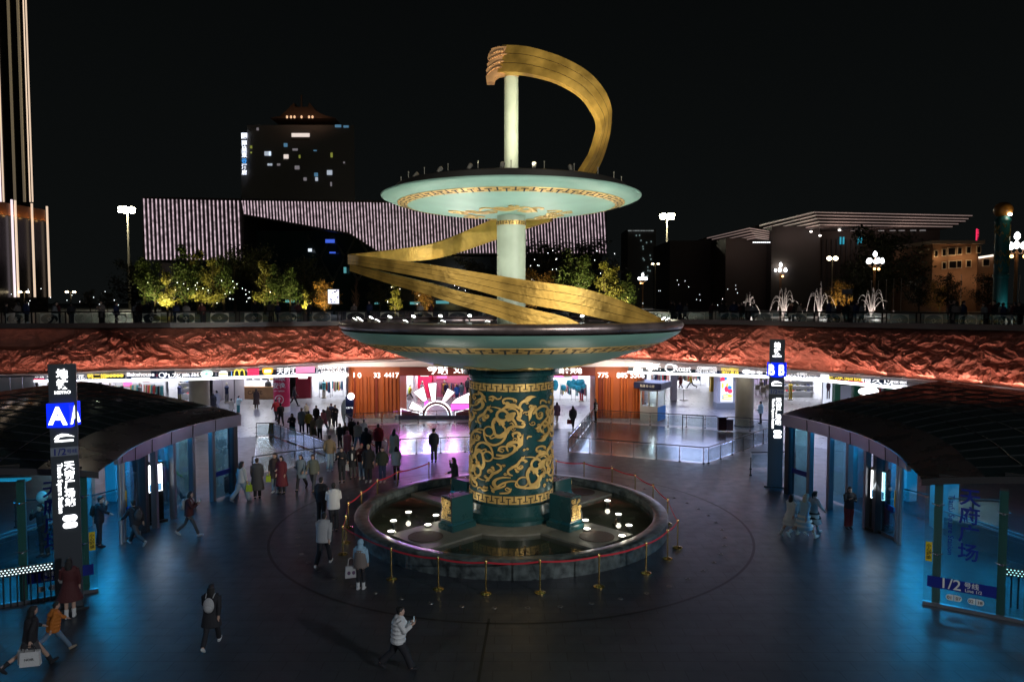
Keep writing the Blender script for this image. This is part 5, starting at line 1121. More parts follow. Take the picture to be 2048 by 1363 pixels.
# ================================================================ upper plaza and the city behind it
bulb_m = E('white lamp globe', (.92, .95, 1), 7); warm_m = E('orange lamp', (1, .5, .16), 9); polem = M('bronze lamp pole', (.16, .08, .035), .4, .5); polew = M('pale lamp pole', (.3, .26, .2), .5)
def make_lamp(label, group):
    t = thing('street_lamp', label, 'street lamp', (0, 0, 0), group)
    m = MB()
    for a in range(3): x, y = .14 * math.cos(a * 2.09), .14 * math.sin(a * 2.09); m.tube([(x, y, .4), (x, y, 7.9)], .07, 6)
    m.lathe([(.5, 0), (.5, .4), (.25, .5), (.2, .6)], 10).tube([(0, 0, 7.8), (0, 0, 9.4)], .06, 6).build('pole', polem, t, local=True)
    m = MB()
    for k in range(5):
        a = k * 1.257 + .3; m.tube(spline([(0, 0, 7.7), (.7 * math.cos(a), .7 * math.sin(a), 7.6), (1.1 * math.cos(a), 1.1 * math.sin(a), 8.15)], 4), .04, 5)
    m.build('arm', polem, t, local=True)
    for k in range(6):
        a = k * 1.257 + .3; x, y, z = (1.1 * math.cos(a), 1.1 * math.sin(a), 8.15) if k < 5 else (0, 0, 9.3)
        MB().lathe([(0, z), (.2, z + .05), (.33, z + .3), (.3, z + .6), (.12, z + .88), (0, z + .95)], 12, (x, y)).build('globe', bulb_m, t, True, local=True)
    for s in (-1, 1): MB().ell((s * .8, -.3, 7.25), (.2, .2, .2), 10, 6).build('spot', warm_m, t, True, local=True)
    return t
proto = None
for i, (px, py) in enumerate(((2030, 468), (1748, 505), (1560, 527), (1782, 535), (1944, 520), (1677, 543), (1285, 547), (1415, 568), (1502, 562), (648, 549))):
    Y = 8.4 * F / (605 - py); q = P(px, 600, Y)
    l = ['tallest looking bronze lamp with white globes at the right edge', 'bronze lamp with white globes standing tall above the fountain jets', 'bronze lamp with white globes over the second fountain jet', 'bronze lamp with white globes between the flagpoles', 'bronze lamp with white globes before the lit old building', 'small bronze lamp with white globes over a lit tree left of the blue sign', 'bronze lamp with white globes just left of the tall floodlight mast', 'distant globe lamp above a round orange lit tree right of the mast', 'distant globe lamp above an orange lit tree left of the first jet', 'distant globe lamp above an orange lit tree left of the lit screen'][i]
    if proto is None: o = proto = make_lamp(l, 'globe lamps on the upper plaza')
    else: o = dup(proto, label=l)
    o.location = (q.x, Y, ZP); o.rotation_euler = (0, 0, i * .7)
    if Y < 240: lamp('street_light', 'POINT', (q.x, Y - 1, ZP + 9), 260, (1, .8, .6), .5)
# floodlight masts
mast_m = M('pale mast steel', (.35, .33, .25), .5); flood_e = E('mast flood lens', (1, .93, .66), 60)
for px, py, l in ((255, 420, 'tall floodlight mast with glaring lamp head, left of the striped building'), (1334, 433, 'tall floodlight mast with glaring lamp head, right of the sculpture')):
    Y = 23.4 * F / (605 - py); q = P(px, py, Y); t = thing('floodlight_mast', l, 'floodlight mast', (q.x, Y, ZP), 'floodlight masts on the upper plaza')
    MB().tube([(q.x, Y, ZP), (q.x, Y, q.z)], [.42, .2], 10).build('pole', mast_m, t, True); MB().lathe([(1.4, q.z - .1), (1.5, q.z), (1.4, q.z + .1)], 20, (q.x, Y)).bar((q.x - 1.4, Y, q.z), (q.x + 1.4, Y, q.z), .1).bar((q.x, Y - 1.4, q.z), (q.x, Y + 1.4, q.z), .1).build('ring', mast_m, t)
    for k in range(12):
        a = k * .5236 + .2; x, y, z = q.x + 1.5 * math.cos(a), Y + 1.5 * math.sin(a), q.z - .35 + .7 * (k % 2) * (1 if k % 4 else .6); h = MB().box((x, y, z), (.7, .6, .5), a).build('lamp_housing', darkm, t); e = Vector((x + .0, y - .34, z)); MB().ell(e, (.55, .2, .42), 10, 6).build('lens', flood_e, h)
    lamp('mast_light', 'POINT', (q.x, Y - 3, q.z - .6), 5200, (1, .92, .7), .8)
# small plaza lamps
for i, (px, py) in enumerate(((141, 583), (48, 583), (545, 583), (1311, 527), (1592, 532), (1665, 516), (1380, 526))):
    Y = [120, 120, 130, 160, 170, 140, 215][i]; q = P(px, py, Y)
    l = ['slim plaza lamp with paired heads left of the floodlight mast', 'slim plaza lamp with paired heads before the lit tower podium', 'slim plaza lamp with paired heads under the dark trees', 'paired road lamp left of the floodlight mast pole', 'road lamp against the dark museum wall', 'bright orange white road lamp below the museum eaves', 'paired road lamp above the small green pillar'][i]
    t = thing('plaza_lamp', l, 'street lamp', (q.x, Y, ZP), 'slim lamps on the upper plaza'); MB().tube([(q.x, Y, ZP), (q.x, Y, q.z)], .09, 6).bar((q.x - .7, Y, q.z), (q.x + .7, Y, q.z), .08).build('pole', polew, t)
    for s in (-1, 1): MB().ell((q.x + s * .6, Y, q.z - .05), (.3, .2, .16) if i != 5 else (.5, .3, .4), 10, 6).build('head', E('warm road lamp', (1, .8, .5), 12), t)
# ---- building with strips of light
def body(name, pts, z0, z1, mat_, parent): return MB().prism([Vector((x, y, z0)) for x, y in pts], (0, 0, z1 - z0)).build(name, mat_, parent)
dk_w = M('dark facade', (.012, .012, .014), .5); dk_g = M('dark tinted glass wall', (.012, .03, .035), .15)
YB = 140.; c0, c1 = P(284, 600, YB), P(1214, 600, YB)
t = thing('striped_building', 'wide dark building covered in upright strips of pinkish white light', 'building', ((c0.x + c1.x) / 2, YB, ZP))
def top_y(px): return lerp([284, 400, 760, 1214], [395, 398, 403, 418], px)
def bot_y(px): return lerp([284, 484, 486, 698, 762, 1214], [520, 520, 428, 466, 507, 507], px)
outline = [P(284, 393, YB), P(760, 401, YB), P(1214, 416, YB), P(1214, 508, YB), P(764, 509, YB), P(698, 468, YB), P(487, 430, YB), P(487, 520, YB), P(284, 520, YB)]
MB().prism([Vector((p.x, YB + .3, p.z)) for p in outline], (0, 45, 0)).build('upper_facade', dk_w, t)
rc = MB(); a, b = P(287, 600, YB), P(1212, 600, YB); rc.box(((a.x + b.x) / 2, YB + 25, (ZP + 20) / 2 + 1), (b.x - a.x, 36, 20 - ZP + 4)).build('glass_base', dk_g, t)
strip_m = bpy.data.materials.new('beaded light strip'); strip_m.use_nodes = True; MC['beaded'] = strip_m
_nt = strip_m.node_tree; _b = _nt.nodes['Principled BSDF']; _b.inputs['Base Color'].default_value = (.1, .1, .1, 1); _g = _nt.nodes.new('ShaderNodeNewGeometry'); _n = _nt.nodes.new('ShaderNodeTexNoise'); _n.inputs['Scale'].default_value = 1.1; _n.inputs['Detail'].default_value = 3
_r = _nt.nodes.new('ShaderNodeMapRange'); _r.inputs[1].default_value = .32; _r.inputs[2].default_value = .6; _r.inputs[3].default_value = .22; _r.inputs[4].default_value = .8
_nt.links.new(_g.outputs['Position'], _n.inputs['Vector']); _nt.links.new(_n.outputs['Fac'], _r.inputs[0]); _nt.links.new(_r.outputs[0], _b.inputs['Emission Strength']); _b.inputs['Emission Color'].default_value = (1, .74, .84, 1)
m = MB()
for px in list(np.arange(287, 484, 8.2)) + list(np.arange(489, 1212, 6.3)):
    a = P(px, top_y(px) + 2, YB); e = min(5, (bot_y(px) - top_y(px)) * .06); yb = bot_y(px + e); m.bar((a.x, YB + .1, a.z), (P(px + e, yb, YB).x, YB + .1, P(px, yb - 1, YB).z), .19, .16)
tag(m.build('light_strips', strip_m, t), kind='stuff')
m = MB(); brm = M('steel bracing', (.05, .07, .08), .4, .6)
for px in (640, 690, 740): a, b = P(px - 25, 470, 146), P(px + 25, 560, 146); m.bar((a.x, 146, a.z), (b.x, 146, b.z), .4).bar((b.x, 146, a.z), (a.x, 146, b.z), .4)
m.build('bracing', brm, t)
for px, py, w, h, mm in ((660, 482, 18, 7, 'b'), (620, 500, 7, 6, 'w'), (665, 505, 12, 3, 'b'), (690, 540, 5, 12, 't'), (580, 602, 18, 5, 't'), (755, 606, 12, 4, 't'), (830, 606, 20, 5, 't'), (1175, 600, 14, 6, 'w'), (420, 604, 10, 5, 't'), (885, 604, 26, 6, 't')):
    p = P(px, py, 145.6); k = 145 / F; MB().box((p.x, 145.6, p.z), (w * k, .2, h * k)).build('window', {'b': E('blue window', (.05, .12, .7), 1.0), 'w': E('white window', (.8, .9, 1), 1.1), 't': E('teal window', (.15, .55, .6), .5)}[mm], t)
# ---- hotel tower
YH = 235.; kk = YH / F; t = thing('hotel_tower', 'dark hotel tower with scattered lit windows and a lit upright sign', 'building', (P(605, 600, YH).x, YH, ZP))
a, b = P(500, 600, YH), P(712, 600, YH); q = P(600, 250, YH); MB().prism([Vector((x, y, ZP)) for x, y in ((a.x, YH), (b.x, YH), (b.x * 1.12, YH * 1.12), (a.x * 1.1, YH * 1.12))][::-1], (0, 0, q.z - ZP)).build('wall', M('night tower wall', (.15, .145, .145), .8), t)
a, b = P(482, 600, YH), P(500, 600, YH); MB().box(((a.x + b.x) / 2, YH + 12, (ZP + q.z) / 2 - 3), (b.x - a.x, 20, q.z - ZP - 8)).build('wing', M('night tower wall'), t)
rm_ = M('dim lit roof tiles', (.10, .06, .04), .6); rf = MB()
pr = [(540, 236), (560, 232), (572, 222), (583, 210), (588, 206), (590, 214), (616, 214), (618, 205), (622, 210), (632, 222), (648, 230), (670, 236)]
rf.prism([P(x, y, YH - .5) for x, y in pr], (0, 12, 0)); rf.bar(P(603, 215, YH), P(603, 190, YH), .4).build('roof', rm_, t)
for px in (574, 582, 589, 603, 618, 625): p = P(px, 234, YH - 1.2); MB().ell(p, (.35, .3, .5), 6, 4).build('eave_lamp', E('eave lamp', (1, .6, .35), .9), t)
lamp('eave_glow', 'AREA', tuple(P(603, 240, YH - 6)), 110, (1, .55, .35), 14, tuple(P(603, 220, YH)), sy=1)
_q = random.Random(9); wins = [(601, 270, 35, 7, 0), (535, 307, 12, 8, 1), (540, 307, 4, 8, 1), (572, 313, 9, 8, 0), (571, 290, 7, 7, 2), (594, 335, 9, 7, 3), (632, 349, 7, 7, 2), (633, 358, 5, 7, 1), (659, 345, 10, 9, 1), (590, 299, 10, 4, 3), (537, 329, 4, 4, 1), (542, 329, 4, 4, 1), (557, 329, 6, 4, 3), (610, 358, 6, 6, 3), (502, 294, 4, 5, 4), (502, 305, 3, 3, 4), (663, 310, 4, 9, 4), (599, 313, 3, 6, 4), (676, 252, 12, 5, 2), (692, 253, 10, 4, 2), (688, 325, 3, 3, 3), (662, 368, 3, 8, 3), (515, 258, 4, 5, 3), (630, 301, 6, 2, 2)]
wm_ = [E('window cream', (1, .86, .78), .8), E('window white', (.75, .85, 1), .5), E('window blue', (.2, .5, .8), .3), E('window dim', (.6, .55, .6), .25), E('window lime', (.5, .55, .1), .35)]
for px, py, w, h, k in wins: p = P(px, py, YH - .2); MB().box((p.x, YH - .1, p.z), (w * kk, .25, h * kk)).build('window', wm_[k], t)
m = MB(); p = P(601, 279, YH); MB().box((p.x, YH - .12, p.z), (35 * kk, .2, 4 * kk)).build('balcony', M('balcony band', (.1, .08, .08), .6), t)
sg = MB()
for i, ch in enumerate('丽呈東谷酒店'):
    if ch == '谷': continue
    p = P(488.5, 286.5 + 11.6 * i, YH - .6); sg.text(ch, p, h=10.4 * kk, bold=.03, depth=0)
p = P(488.5, 272, YH - .6); sg.text('圖', p, h=12 * kk, bold=.03, depth=0); sg.build('sign_lettering', E('tower sign light', (.8, .85, 1), 1.8), t); sg = MB(); sg.text('谷', P(488.5, 286.5 + 11.6 * 3, YH - .6), h=10 * kk, bold=.02, depth=0); sg.build('sign_lettering', E('blue sign char', (.05, .3, .8), 1.4), t)
# ---- skyscraper at the left edge
YS = 125.; t = thing('skyscraper', 'dark skyscraper with upright warm light strips and a glowing orange podium band, left edge', 'building', (P(20, 600, YS).x, YS, ZP))
tp = P(0, -700, YS).z
def plan(pts, z1): return MB().prism([Vector((x, y, ZP)) for x, y in pts][::-1], (0, 0, z1 - ZP))
l, r = P(-420, 600, YS), P(67, 600, YS); plan([(l.x, YS), (r.x, YS), (r.x * 1.3 - 1, YS * 1.3), (l.x * 1.1, YS * 1.3)], tp).build('tower', M('tower dark glass', (.010, .010, .012), .2), t)
PA, PB = P(-60, 600, 111.), P(96, 600, 128.)
def wp(px, o=0.):                     # a point of the podium wall, o metres in front of it
    k = (px - 1024) / F * 1.0; d = PB - PA; r_ = ray(px, 600); kx = r_.x / r_.y; u = (kx * PA.y - PA.x) / (d.x - kx * d.y); q = PA + d * u; n = Vector((d.y, -d.x, 0)).normalized(); return q + n * o
pz = P(0, 402, wp(0).y).z; plan([(PA.x, PA.y), (PB.x, PB.y), (PB.x * 1.25 - 1, PB.y * 1.25), (PA.x * 1.4, PB.y * 1.25)], pz).build('podium', M('podium dark glass', (.012, .012, .014), .25), t)
ws = E('warm strip light', (1, .74, .55), .8); wd = E('dim warm strip', (1, .75, .5), .10); pkst = E('pale pink strip', (1, .82, .9), 1.1)
for px, mm, w in ((2, pkst, .22), (8, ws, .18), (31, wd, .35), (50, wd, .35), (61, ws, .10), (66, ws, .16)):
    p0_, p1_ = P(px, 404, YS), P(px, -600, YS); MB().bar((p0_.x, YS - .1, p0_.z), (p0_.x, YS - .1, p1_.z), w, .2).build('light_strip', mm, t)
for px, mm in ((25, pkst), (32, ws), (65, ws), (95, ws)):
    p = wp(px, .45); MB().bar((p.x, p.y, pz + .6), (p.x, p.y, P(px, 594, p.y).z), .2, .3).build('light_strip', mm, t)
a, b = wp(-55, .16), wp(93, .16); m = MB(); m.panel(a, b, pz - 2.0, pz - .05, .3); m.build('orange_band', M('fluted orange band', (.4, .16, .04), .5, bump=.4, bs=3), t)
for k in range(9): p = wp(-40 + 16 * k, .9); lamp('band_light', 'POINT', (p.x, p.y, pz - 2.0), 9, (1, .5, .15), .1)
# ---- museum with stepped eaves
t = thing('museum', 'broad museum with stepped eaves edged in thin pinkish light lines', 'building', (P(1650, 600, 150).x, 150, ZP))
eave_e = E('eave light line', (1, .72, .66), .19); eave_s = M('museum eave slab', (.09, .07, .07), .6); mw = M('museum wall', (.055, .043, .040), .7, var=.1, vs=.2)
def eaves(rows, Ys, deep):
    for r in rows:
        pts = [P(x, y, Y) for (x, y), Y in zip(r, Ys)]; m = MB(); vs = []
        for p in pts: vs += [p, p + Vector((0, 0, -.5)), Vector((p.x, p.y + deep, p.z - .5)), Vector((p.x, p.y + deep, p.z))]
        m.add(vs, [(4 * i + j, 4 * i + (j + 1) % 4, 4 * i + 4 + (j + 1) % 4, 4 * i + 4 + j) for i in range(len(pts) - 1) for j in range(4)]); e = m.build('eave', eave_s, t)
        m = MB()
        for a, b in zip(pts, pts[1:]): m.bar(a + Vector((0, -.1, -.25)), b + Vector((0, -.1, -.25)), .16)
        m.build('light_line', eave_e, e)
UPR = [[(1519, 449), (1628, 422), (1944, 429)], [(1527, 454), (1632, 428), (1936, 435)], [(1534, 458), (1634, 434.5), (1930, 440)], [(1540, 462), (1638, 441), (1916, 445.5)], [(1550, 466), (1640, 447), (1904, 451)]]
LWR = [[(1414, 474), (1499, 454), (1558, 464)], [(1424, 476.5), (1501, 459), (1556, 468)], [(1434, 480), (1505, 464), (1552, 472)], [(1441, 483), (1509, 469), (1550, 475)], [(1450, 486), (1511, 473), (1546, 478)]]
eaves(UPR, (175, 150, 158), 22); eaves(LWR, (172, 156, 160), 14)
def wallz(pxa, pxb, ya, Y, Yd, nm='wall', mm=mw): a, b = P(pxa, ya, Y), P(pxb, ya, Y); return MB().box(((a.x + b.x) / 2, Y + Yd / 2, (ZP + a.z) / 2), (b.x - a.x, Yd, a.z - ZP)).build(nm, mm, t)
wallz(1340, 1452, 481, 172, 20, mm=M('museum side wall', (.035, .032, .033), .7)); wallz(1452, 1556, 476, 160, 14); wallz(1544, 1640, 452, 157, 18, mm=M('museum side wall')); wallz(1600, 1880, 456, 162, 20)
for i in range(24):
    p = P(1645 + 9.6 * i, 520, 161.8); MB().box((p.x, 161.9, 14.8), (.45, .5, 15.6)).build('fin', M('museum side wall'), t)
for px in (1680, 1703, 1722, 1762, 1785, 1803, 1826, 1845): p = P(px, 457, 161.5); MB().box((p.x, 161.4, p.z), (1.2, .3, 1.1)).build('window', E('museum clerestory', (.6, .6, .62), .16), t)
for px in (1681, 1687, 1717, 1723): p = P(px, 481, 161.2); MB().box((p.x, 161.2, p.z), (.3, .2, 1.6)).build('window', E('museum blue window', (.02, .35, .5), .7), t)
for px, py in ((1622, 463), (1640, 471), (1679, 460)): p = P(px, py, 156); MB().ell(p, (.32, .3, .2), 8, 5).build('spot_lamp', E('museum spot', (1, .9, .8), 4), t)
for i in range(9): p = P(1507 + 4 * i, 484.5, 155.6); MB().box((p.x, 155.6, p.z), (.26, .15, .2)).build('lamp', E('lamp dot', (.9, .95, 1), 2.5), t)
lamp('museum_soffit', 'AREA', tuple(P(1650, 470, 150)), 260, (1, .7, .6), 16, tuple(P(1660, 450, 158)), sy=1); lamp('museum_soffit', 'AREA', tuple(P(1780, 470, 154)), 160, (1, .7, .6), 18, tuple(P(1780, 452, 160)), sy=1); lamp('museum_soffit', 'AREA', tuple(P(1490, 492, 152)), 120, (1, .7, .6), 10, tuple(P(1500, 478, 158)), sy=1)
# ---- old stone building
YO = 135.; t = thing('stone_building', 'old stone building with white framed windows lit warm from below', 'building', (P(1930, 600, YO).x, YO, ZP))
def ob(p0, p1, y0, nm, mm, Y=YO, d=14): a, b = P(p0, y0, Y), P(p1, y0, Y); return MB().box(((a.x + b.x) / 2, Y + d / 2, (ZP + a.z) / 2), (b.x - a.x, d, a.z - ZP)).build(nm, mm, t)
osw = M('old stone wall', (.30, .17, .10), .7, var=.1, vs=.5); ob(1866, 1956, 488, 'wall', osw); ob(1956, 1996, 513, 'wing', osw, YO + 2)
a, b = P(1860, 486, YO), P(1960, 481, YO); m = MB().box(((a.x + b.x) / 2, YO + 6.5, a.z + .1), (b.x - a.x + .6, 15, .6)); m.build('cornice', M('pale cornice', (.4, .32, .25), .6), t)
for px, py, w, h in ((1872, 507, 5, 11), (1888, 505, 6, 12), (1903, 503, 13, 13), (1919, 502, 7, 12), (1937, 500, 7, 12), (1957, 499, 6, 12), (1888, 531, 6, 12), (1905, 529, 13, 13), (1918, 528, 8, 13), (1937, 527, 8, 12), (1972, 525, 11, 12)):
    k = YO / F; p = P(px, py, YO - .1); w_ = MB().box((p.x, YO - .05, p.z), ((w + 3) * k, .25, (h + 3) * k)).build('window_frame', M('white window frame', (.6, .52, .42), .6), t); MB().box((p.x, YO - .2, p.z), (w * k, .06, h * k)).build('pane', M('dark window pane', (.01, .01, .012), .15), w_)
for px in (1870, 1886, 1912, 1930, 1950): p = P(px, 514, YO - 1.0); lamp('stone_wash', 'POINT', tuple(p), 26, (1, .62, .3), .1)
for px in (1900, 1940, 1975): p = P(px, 556, YO - 2.5); lamp('stone_wash', 'POINT', tuple(p), 60, (1, .6, .33), .2)
m = MB(); a, b = P(1958, 515, YO + 1.5), P(1998, 509, YO + 1.5); m.bar(a, b, .35); m.build('roof_light', E('roof edge light', (1, .85, .7), 1.6), t)
p = P(1955, 468, 160); tag(MB().text('红\n旗\n楼', p, h=2.1, bold=.03, depth=0).bar(p + Vector((0, .3, -14)), p + Vector((0, .3, 1.2)), .2).build('rooftop_sign', rd_e), 'small red upright sign glowing above the old stone building', 'sign')
# ---- far skyline left of the museum
t = thing('far_tower', 'faint far tower with a thin broken line of light at its top', 'building', (P(1285, 600, 320).x, 320, ZP)); a, b = P(1256, 458, 320), P(1312, 458, 320); MB().box(((a.x + b.x) / 2, 330, (ZP + a.z) / 2), (b.x - a.x, 20, a.z - ZP)).build('wall', M('night tower wall'), t)
m = MB(); _q = random.Random(2)
for i in range(16): p = P(1258 + 3.2 * i, 461, 319); m.box((p.x, 319.5, p.z), (.5 * _q.random() + .2, .3, .35))
m.build('top_lights', E('dim top light', (.4, .45, .45), .45), t)
m = MB()
for i in range(22): p = P(_q.uniform(1272, 1304), _q.uniform(468, 560), 319); m.box((p.x, 319.5, p.z), (.45, .3, .6))
m.build('windows', E('far windows', (.35, .5, .5), .35), t)
# ---- green pillars with gilded pattern and a golden ball
def pillar(px, y_top, Y, r, label, ball=True):
    q = P(px, y_top, Y); t = thing('totem_pillar', label, 'pillar', (q.x, Y, ZP), 'green totem pillars on the upper plaza'); H = q.z - ZP
    MB().lathe([(r * 1.25, ZP), (r * 1.25, ZP + .5), (r, ZP + .6), (r, ZP + H * .34), (r * 1.1, ZP + H * .345), (r * 1.1, ZP + H * .37), (r, ZP + H * .375), (r, ZP + H * .82), (r * 1.2, ZP + H * .84), (r * .7, ZP + H * .88)], 28, (q.x, Y)).build('shaft', M('pillar teal', (.02, .13, .14), .4), t, True)
    m = MB(); z = random.Random(px)
    for k in range(60):
        a = z.uniform(0, 6.28); zz = ZP + H * z.uniform(.4, .8); m.tube([(q.x + (r + .02) * math.cos(a + j * .12), Y + (r + .02) * math.sin(a + j * .12), zz + .25 * math.sin(j * 1.3 + k)) for j in range(6)], .045, 4)
    m.build('gilding', M('dim gilding', (.35, .26, .08), .4, .6), t)
    if ball: MB().ell((q.x, Y, q.z - .9), (1.0, 1.0, .9), 18, 12).build('ball', M('amber globe', (.42, .19, .04), .3), t, True); MB().ell((q.x + .2, Y - .9, q.z - 1.5), (.22, .2, .18), 8, 6).build('spot', E('pillar spot', (1, .9, .7), 14), t)
    lamp('pillar_light', 'POINT', (q.x + .3, Y - 2.4, q.z - 1.8), 40, (1, .8, .5), .2); lamp('pillar_light', 'POINT', (q.x, Y - 2.2, ZP + 1.0), 55, (.5, 1, 1), .2)
pillar(2007, 404, 85, .74, 'tall green pillar topped by an amber ball, near the right edge'); pillar(1380, 535, 200, .75, 'small far green pillar right of the floodlight mast', False); pillar(1941, 552, 150, .8, 'green pillar with gilded bands before the old stone building', False)
# ---- lit screen, signs, flagpoles, buses
p = P(667, 600, 100); t = thing('led_screen', 'small upright screen glowing white on the upper plaza', 'screen', (p.x, 100, ZP)); MB().box((p.x, 100.2, ZP + 2.4), (1.6, .3, 2.2)).build('case', blackm, t); sm = E('screen glow', (.85, .85, 1), 1.6); MB().box((p.x, 100, ZP + 2.45), (1.45, .06, 1.9)).build('screen', sm, t); MB().box((p.x, 100.2, ZP + .65), (.3, .2, 1.3)).build('stand', blackm, t)
m = MB(); _q = random.Random(3)
for i in range(30): m.box((p.x + _q.uniform(-.65, .65), 99.96, ZP + 2.45 + _q.uniform(-.85, .85)), (_q.uniform(.05, .25), .02, _q.uniform(.05, .2)))
m.build('screen_picture', M('screen dark picture', (.1, .08, .25), .5), t)
flagm = M('pale flagpole', (.4, .36, .32), .4, .4)
for px, y0 in ((1743, 562), (1757, 562), (1773, 560), (1788, 558), (1803, 558), (1923, 550), (1967, 548), (1990, 546), (2040, 550)):
    p = P(px, y0, 118); tag(MB().tube([(p.x, 118, ZP), (p.x, 118, p.z)], [.07, .05], 6).ell((p.x, 118, p.z), (.1, .1, .1), 6, 4).build('flagpole', flagm), 'slim pale flagpole without a flag behind the fountain jets', 'flagpole', 'flagpoles behind the fountain jets')
p = P(1694, 583, 100); t = thing('road_sign', 'dull blue road sign board on a post behind the fountain jets', 'sign', (p.x, 100, ZP)); MB().box((p.x, 100, p.z), (1.4, .1, .7)).build('board', M('dull road sign', (.12, .12, .16), .5), t); MB().bar((p.x, 100.1, ZP), (p.x, 100.1, p.z), .1).build('post', darkm, t)
def bus(px, y_roof, w, label, letters):
    Y = 292.; a = P(px, y_roof, Y); t = thing('bus', label, 'bus', (a.x, Y, ZP)); H = a.z - ZP
    b_ = MB().box((a.x, Y, ZP + .5 + (H - .5) / 2), (w, 2.5, H - .5)).build('body', M('bus body', (.10, .08, .075), .4), t); MB().box((a.x, Y - 1.26, ZP + H * .62), (w * .94, .06, H * .36)).build('window_band', M('bus glass', (.008, .008, .01), .1), t); MB().box((a.x, Y - 1.2, ZP + H - .12), (w, .25, .2)).build('roof_trim', M('bus roof trim', (.35, .28, .24), .5), t)
    for s in (-.34, .34): MB().tube([(a.x + s * w, Y - 1.3, ZP + .5), (a.x + s * w, Y - 1.0, ZP + .5)], .5, 14).build('wheel', blackm, t)
    if letters: MB().text(letters, (a.x - w * .22, Y - 1.32, ZP + H * .6), w=w * .25, bold=.03, depth=0).build('lettering', wl_e, t)
    for s in (-.04, .05): MB().box((a.x + w * (.42 + s), Y - 1.34, ZP + H * .74), (.4, .05, .35)).build('tail_light', E('red tail light', (1, .02, .1), 2.0), t)
bus(1790, 598, 12.5, 'dark bus with lit white lettering and red tail lights behind the jets', '+天府通'); bus(1915, 600, 14.5, 'dark bus with a pale roof line beside the green pillars', None)
# ---- fountains of the upper plaza
water = M('white lit water', (.75, .72, .70), .4)
for i, (px, hpx, w) in enumerate(((1497, 46, 26), (1567, 62, 44), (1638, 66, 40), (1742, 62, 54))):
    Y = 74.; b = P(px, 630, Y); k = Y / F; _q = random.Random(i); m = MB()
    for j in range(13):
        d = (j / 12 - .5) * 2; hh = hpx * k * (1 - .35 * abs(d)) * _q.uniform(.75, 1.08); x1 = d * w * k * .62; pts = [Vector((b.x + x1 * s, Y + _q.uniform(-.1, .1) * s * .3 + (j % 3 - 1) * .5 * s, ZP + .2 + hh * (1 - (1 - 1.55 * s) ** 2) if s < 1.29 else ZP + .2)) for s in np.linspace(0, 1.22, 20)]
        for q0 in range(0, 19):
            if q0 > 5 and _q.random() < .22: continue
            m.tube([pts[q0], pts[q0].lerp(pts[q0 + 1], .85)], .026 + .012 * _q.random(), 4)
    m.lathe([(w * k * .55, ZP + .02), (w * k * .55, ZP + .22), (0, ZP + .22)], 24, (b.x, Y))
    tag(m.build('fountain_jet', water), ['smallest fountain jet of arching water behind the railing, leftmost', 'fountain jet arching widely right, second from left', 'fountain jet with tall upright streams, third from left', 'widest fountain jet beside the bus, rightmost'][i], 'fountain', 'fountain jets on the upper plaza')
    lamp('jet_light', 'POINT', (b.x, Y - 1.0, ZP + .7), 75, (1, .84, .76), .3)
# ---- trees
def leaf_mat(n, c):
    m = M(n, c, .6, var=.35, vs=1.0); return m
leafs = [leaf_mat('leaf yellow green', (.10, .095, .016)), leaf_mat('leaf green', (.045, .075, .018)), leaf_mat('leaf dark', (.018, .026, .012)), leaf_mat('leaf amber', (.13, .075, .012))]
bark = M('tree bark', (.06, .045, .03), .8, bump=.4, bs=8)
def make_tree(label, kind, H, Wd, seed, lm, n=2600, bare=False):
    q = random.Random(seed); t = thing('tree', label, 'tree', (0, 0, 0), 'trees on the upper plaza'); m = MB(); tips = []
    m.tube([(0, 0, 0), (.05, .03, H * .3), (0, .05, H * .6), (.03, 0, H * .93)], [H * .022, H * .017, H * .011, H * .003], 7)
    for k in range(26 if not bare else 40):
        z0 = H * q.uniform(.18, .85); a = q.uniform(0, 6.28)
        prof = (1 - (z0 / H - .3) ** 2 * 1.9 if kind == 'broad' else 1.12 * (1 - z0 / H) + .12) if not bare else .5 * (1 - z0 / H) + .15
        L = Wd * .5 * prof * q.uniform(.75, 1.1); up = L * (q.uniform(.3, .7) if not bare else q.uniform(1.3, 2.2)); e = Vector((L * math.cos(a), L * math.sin(a), z0 + up)); p0_ = Vector((0, .03, z0)); mid = p0_.lerp(e, .5) + Vector((0, 0, -.1 * L)); m.tube([p0_, mid, e], [H * .007, H * .004, H * .0015], 5); tips.append((p0_, mid, e, L))
        if bare:
            for _ in range(3): d = Vector((q.uniform(-1, 1), q.uniform(-1, 1), q.uniform(.5, 1.6))) * L * .5; s = p0_.lerp(e, q.uniform(.4, .9)); m.tube([s, s + d], [H * .003, H * .001], 4)
    m.build('trunk', bark, t, local=True)
    if not bare:
        m = MB()
        for k in range(n):
            p0_, mid, e, L = q.choice(tips); s = q.random() ** .6; c = (p0_.lerp(mid, 2 * s) if s < .5 else mid.lerp(e, 2 * s - 1)) + Vector((q.gauss(0, 1), q.gauss(0, 1), q.gauss(0, .9))) * (.10 * L + .16)
            u = Vector((q.gauss(0, 1), q.gauss(0, 1), q.gauss(-.3, .6))).normalized(); v = u.orthogonal().normalized(); v = Matrix.Rotation(q.uniform(0, 6.28), 3, u) @ v; l = q.uniform(.16, .34) * H / 9
            m.add([c - v * l * .35, c + u * l * .6, c + v * l * .35, c - u * l * .6], [(0, 1, 2, 3)])
        m.build('crown', lm, t, local=True)
    return t
TP = {}
TL = {'y': ('cone', 0, 'conical tree lit bright yellow green from below'), 'g': ('cone', 1, 'green feathery tree lit softly from below'), 'd': ('broad', 2, 'dark broad tree standing unlit before the striped building'), 'o': ('broad', 3, 'small round tree lit amber from below')}
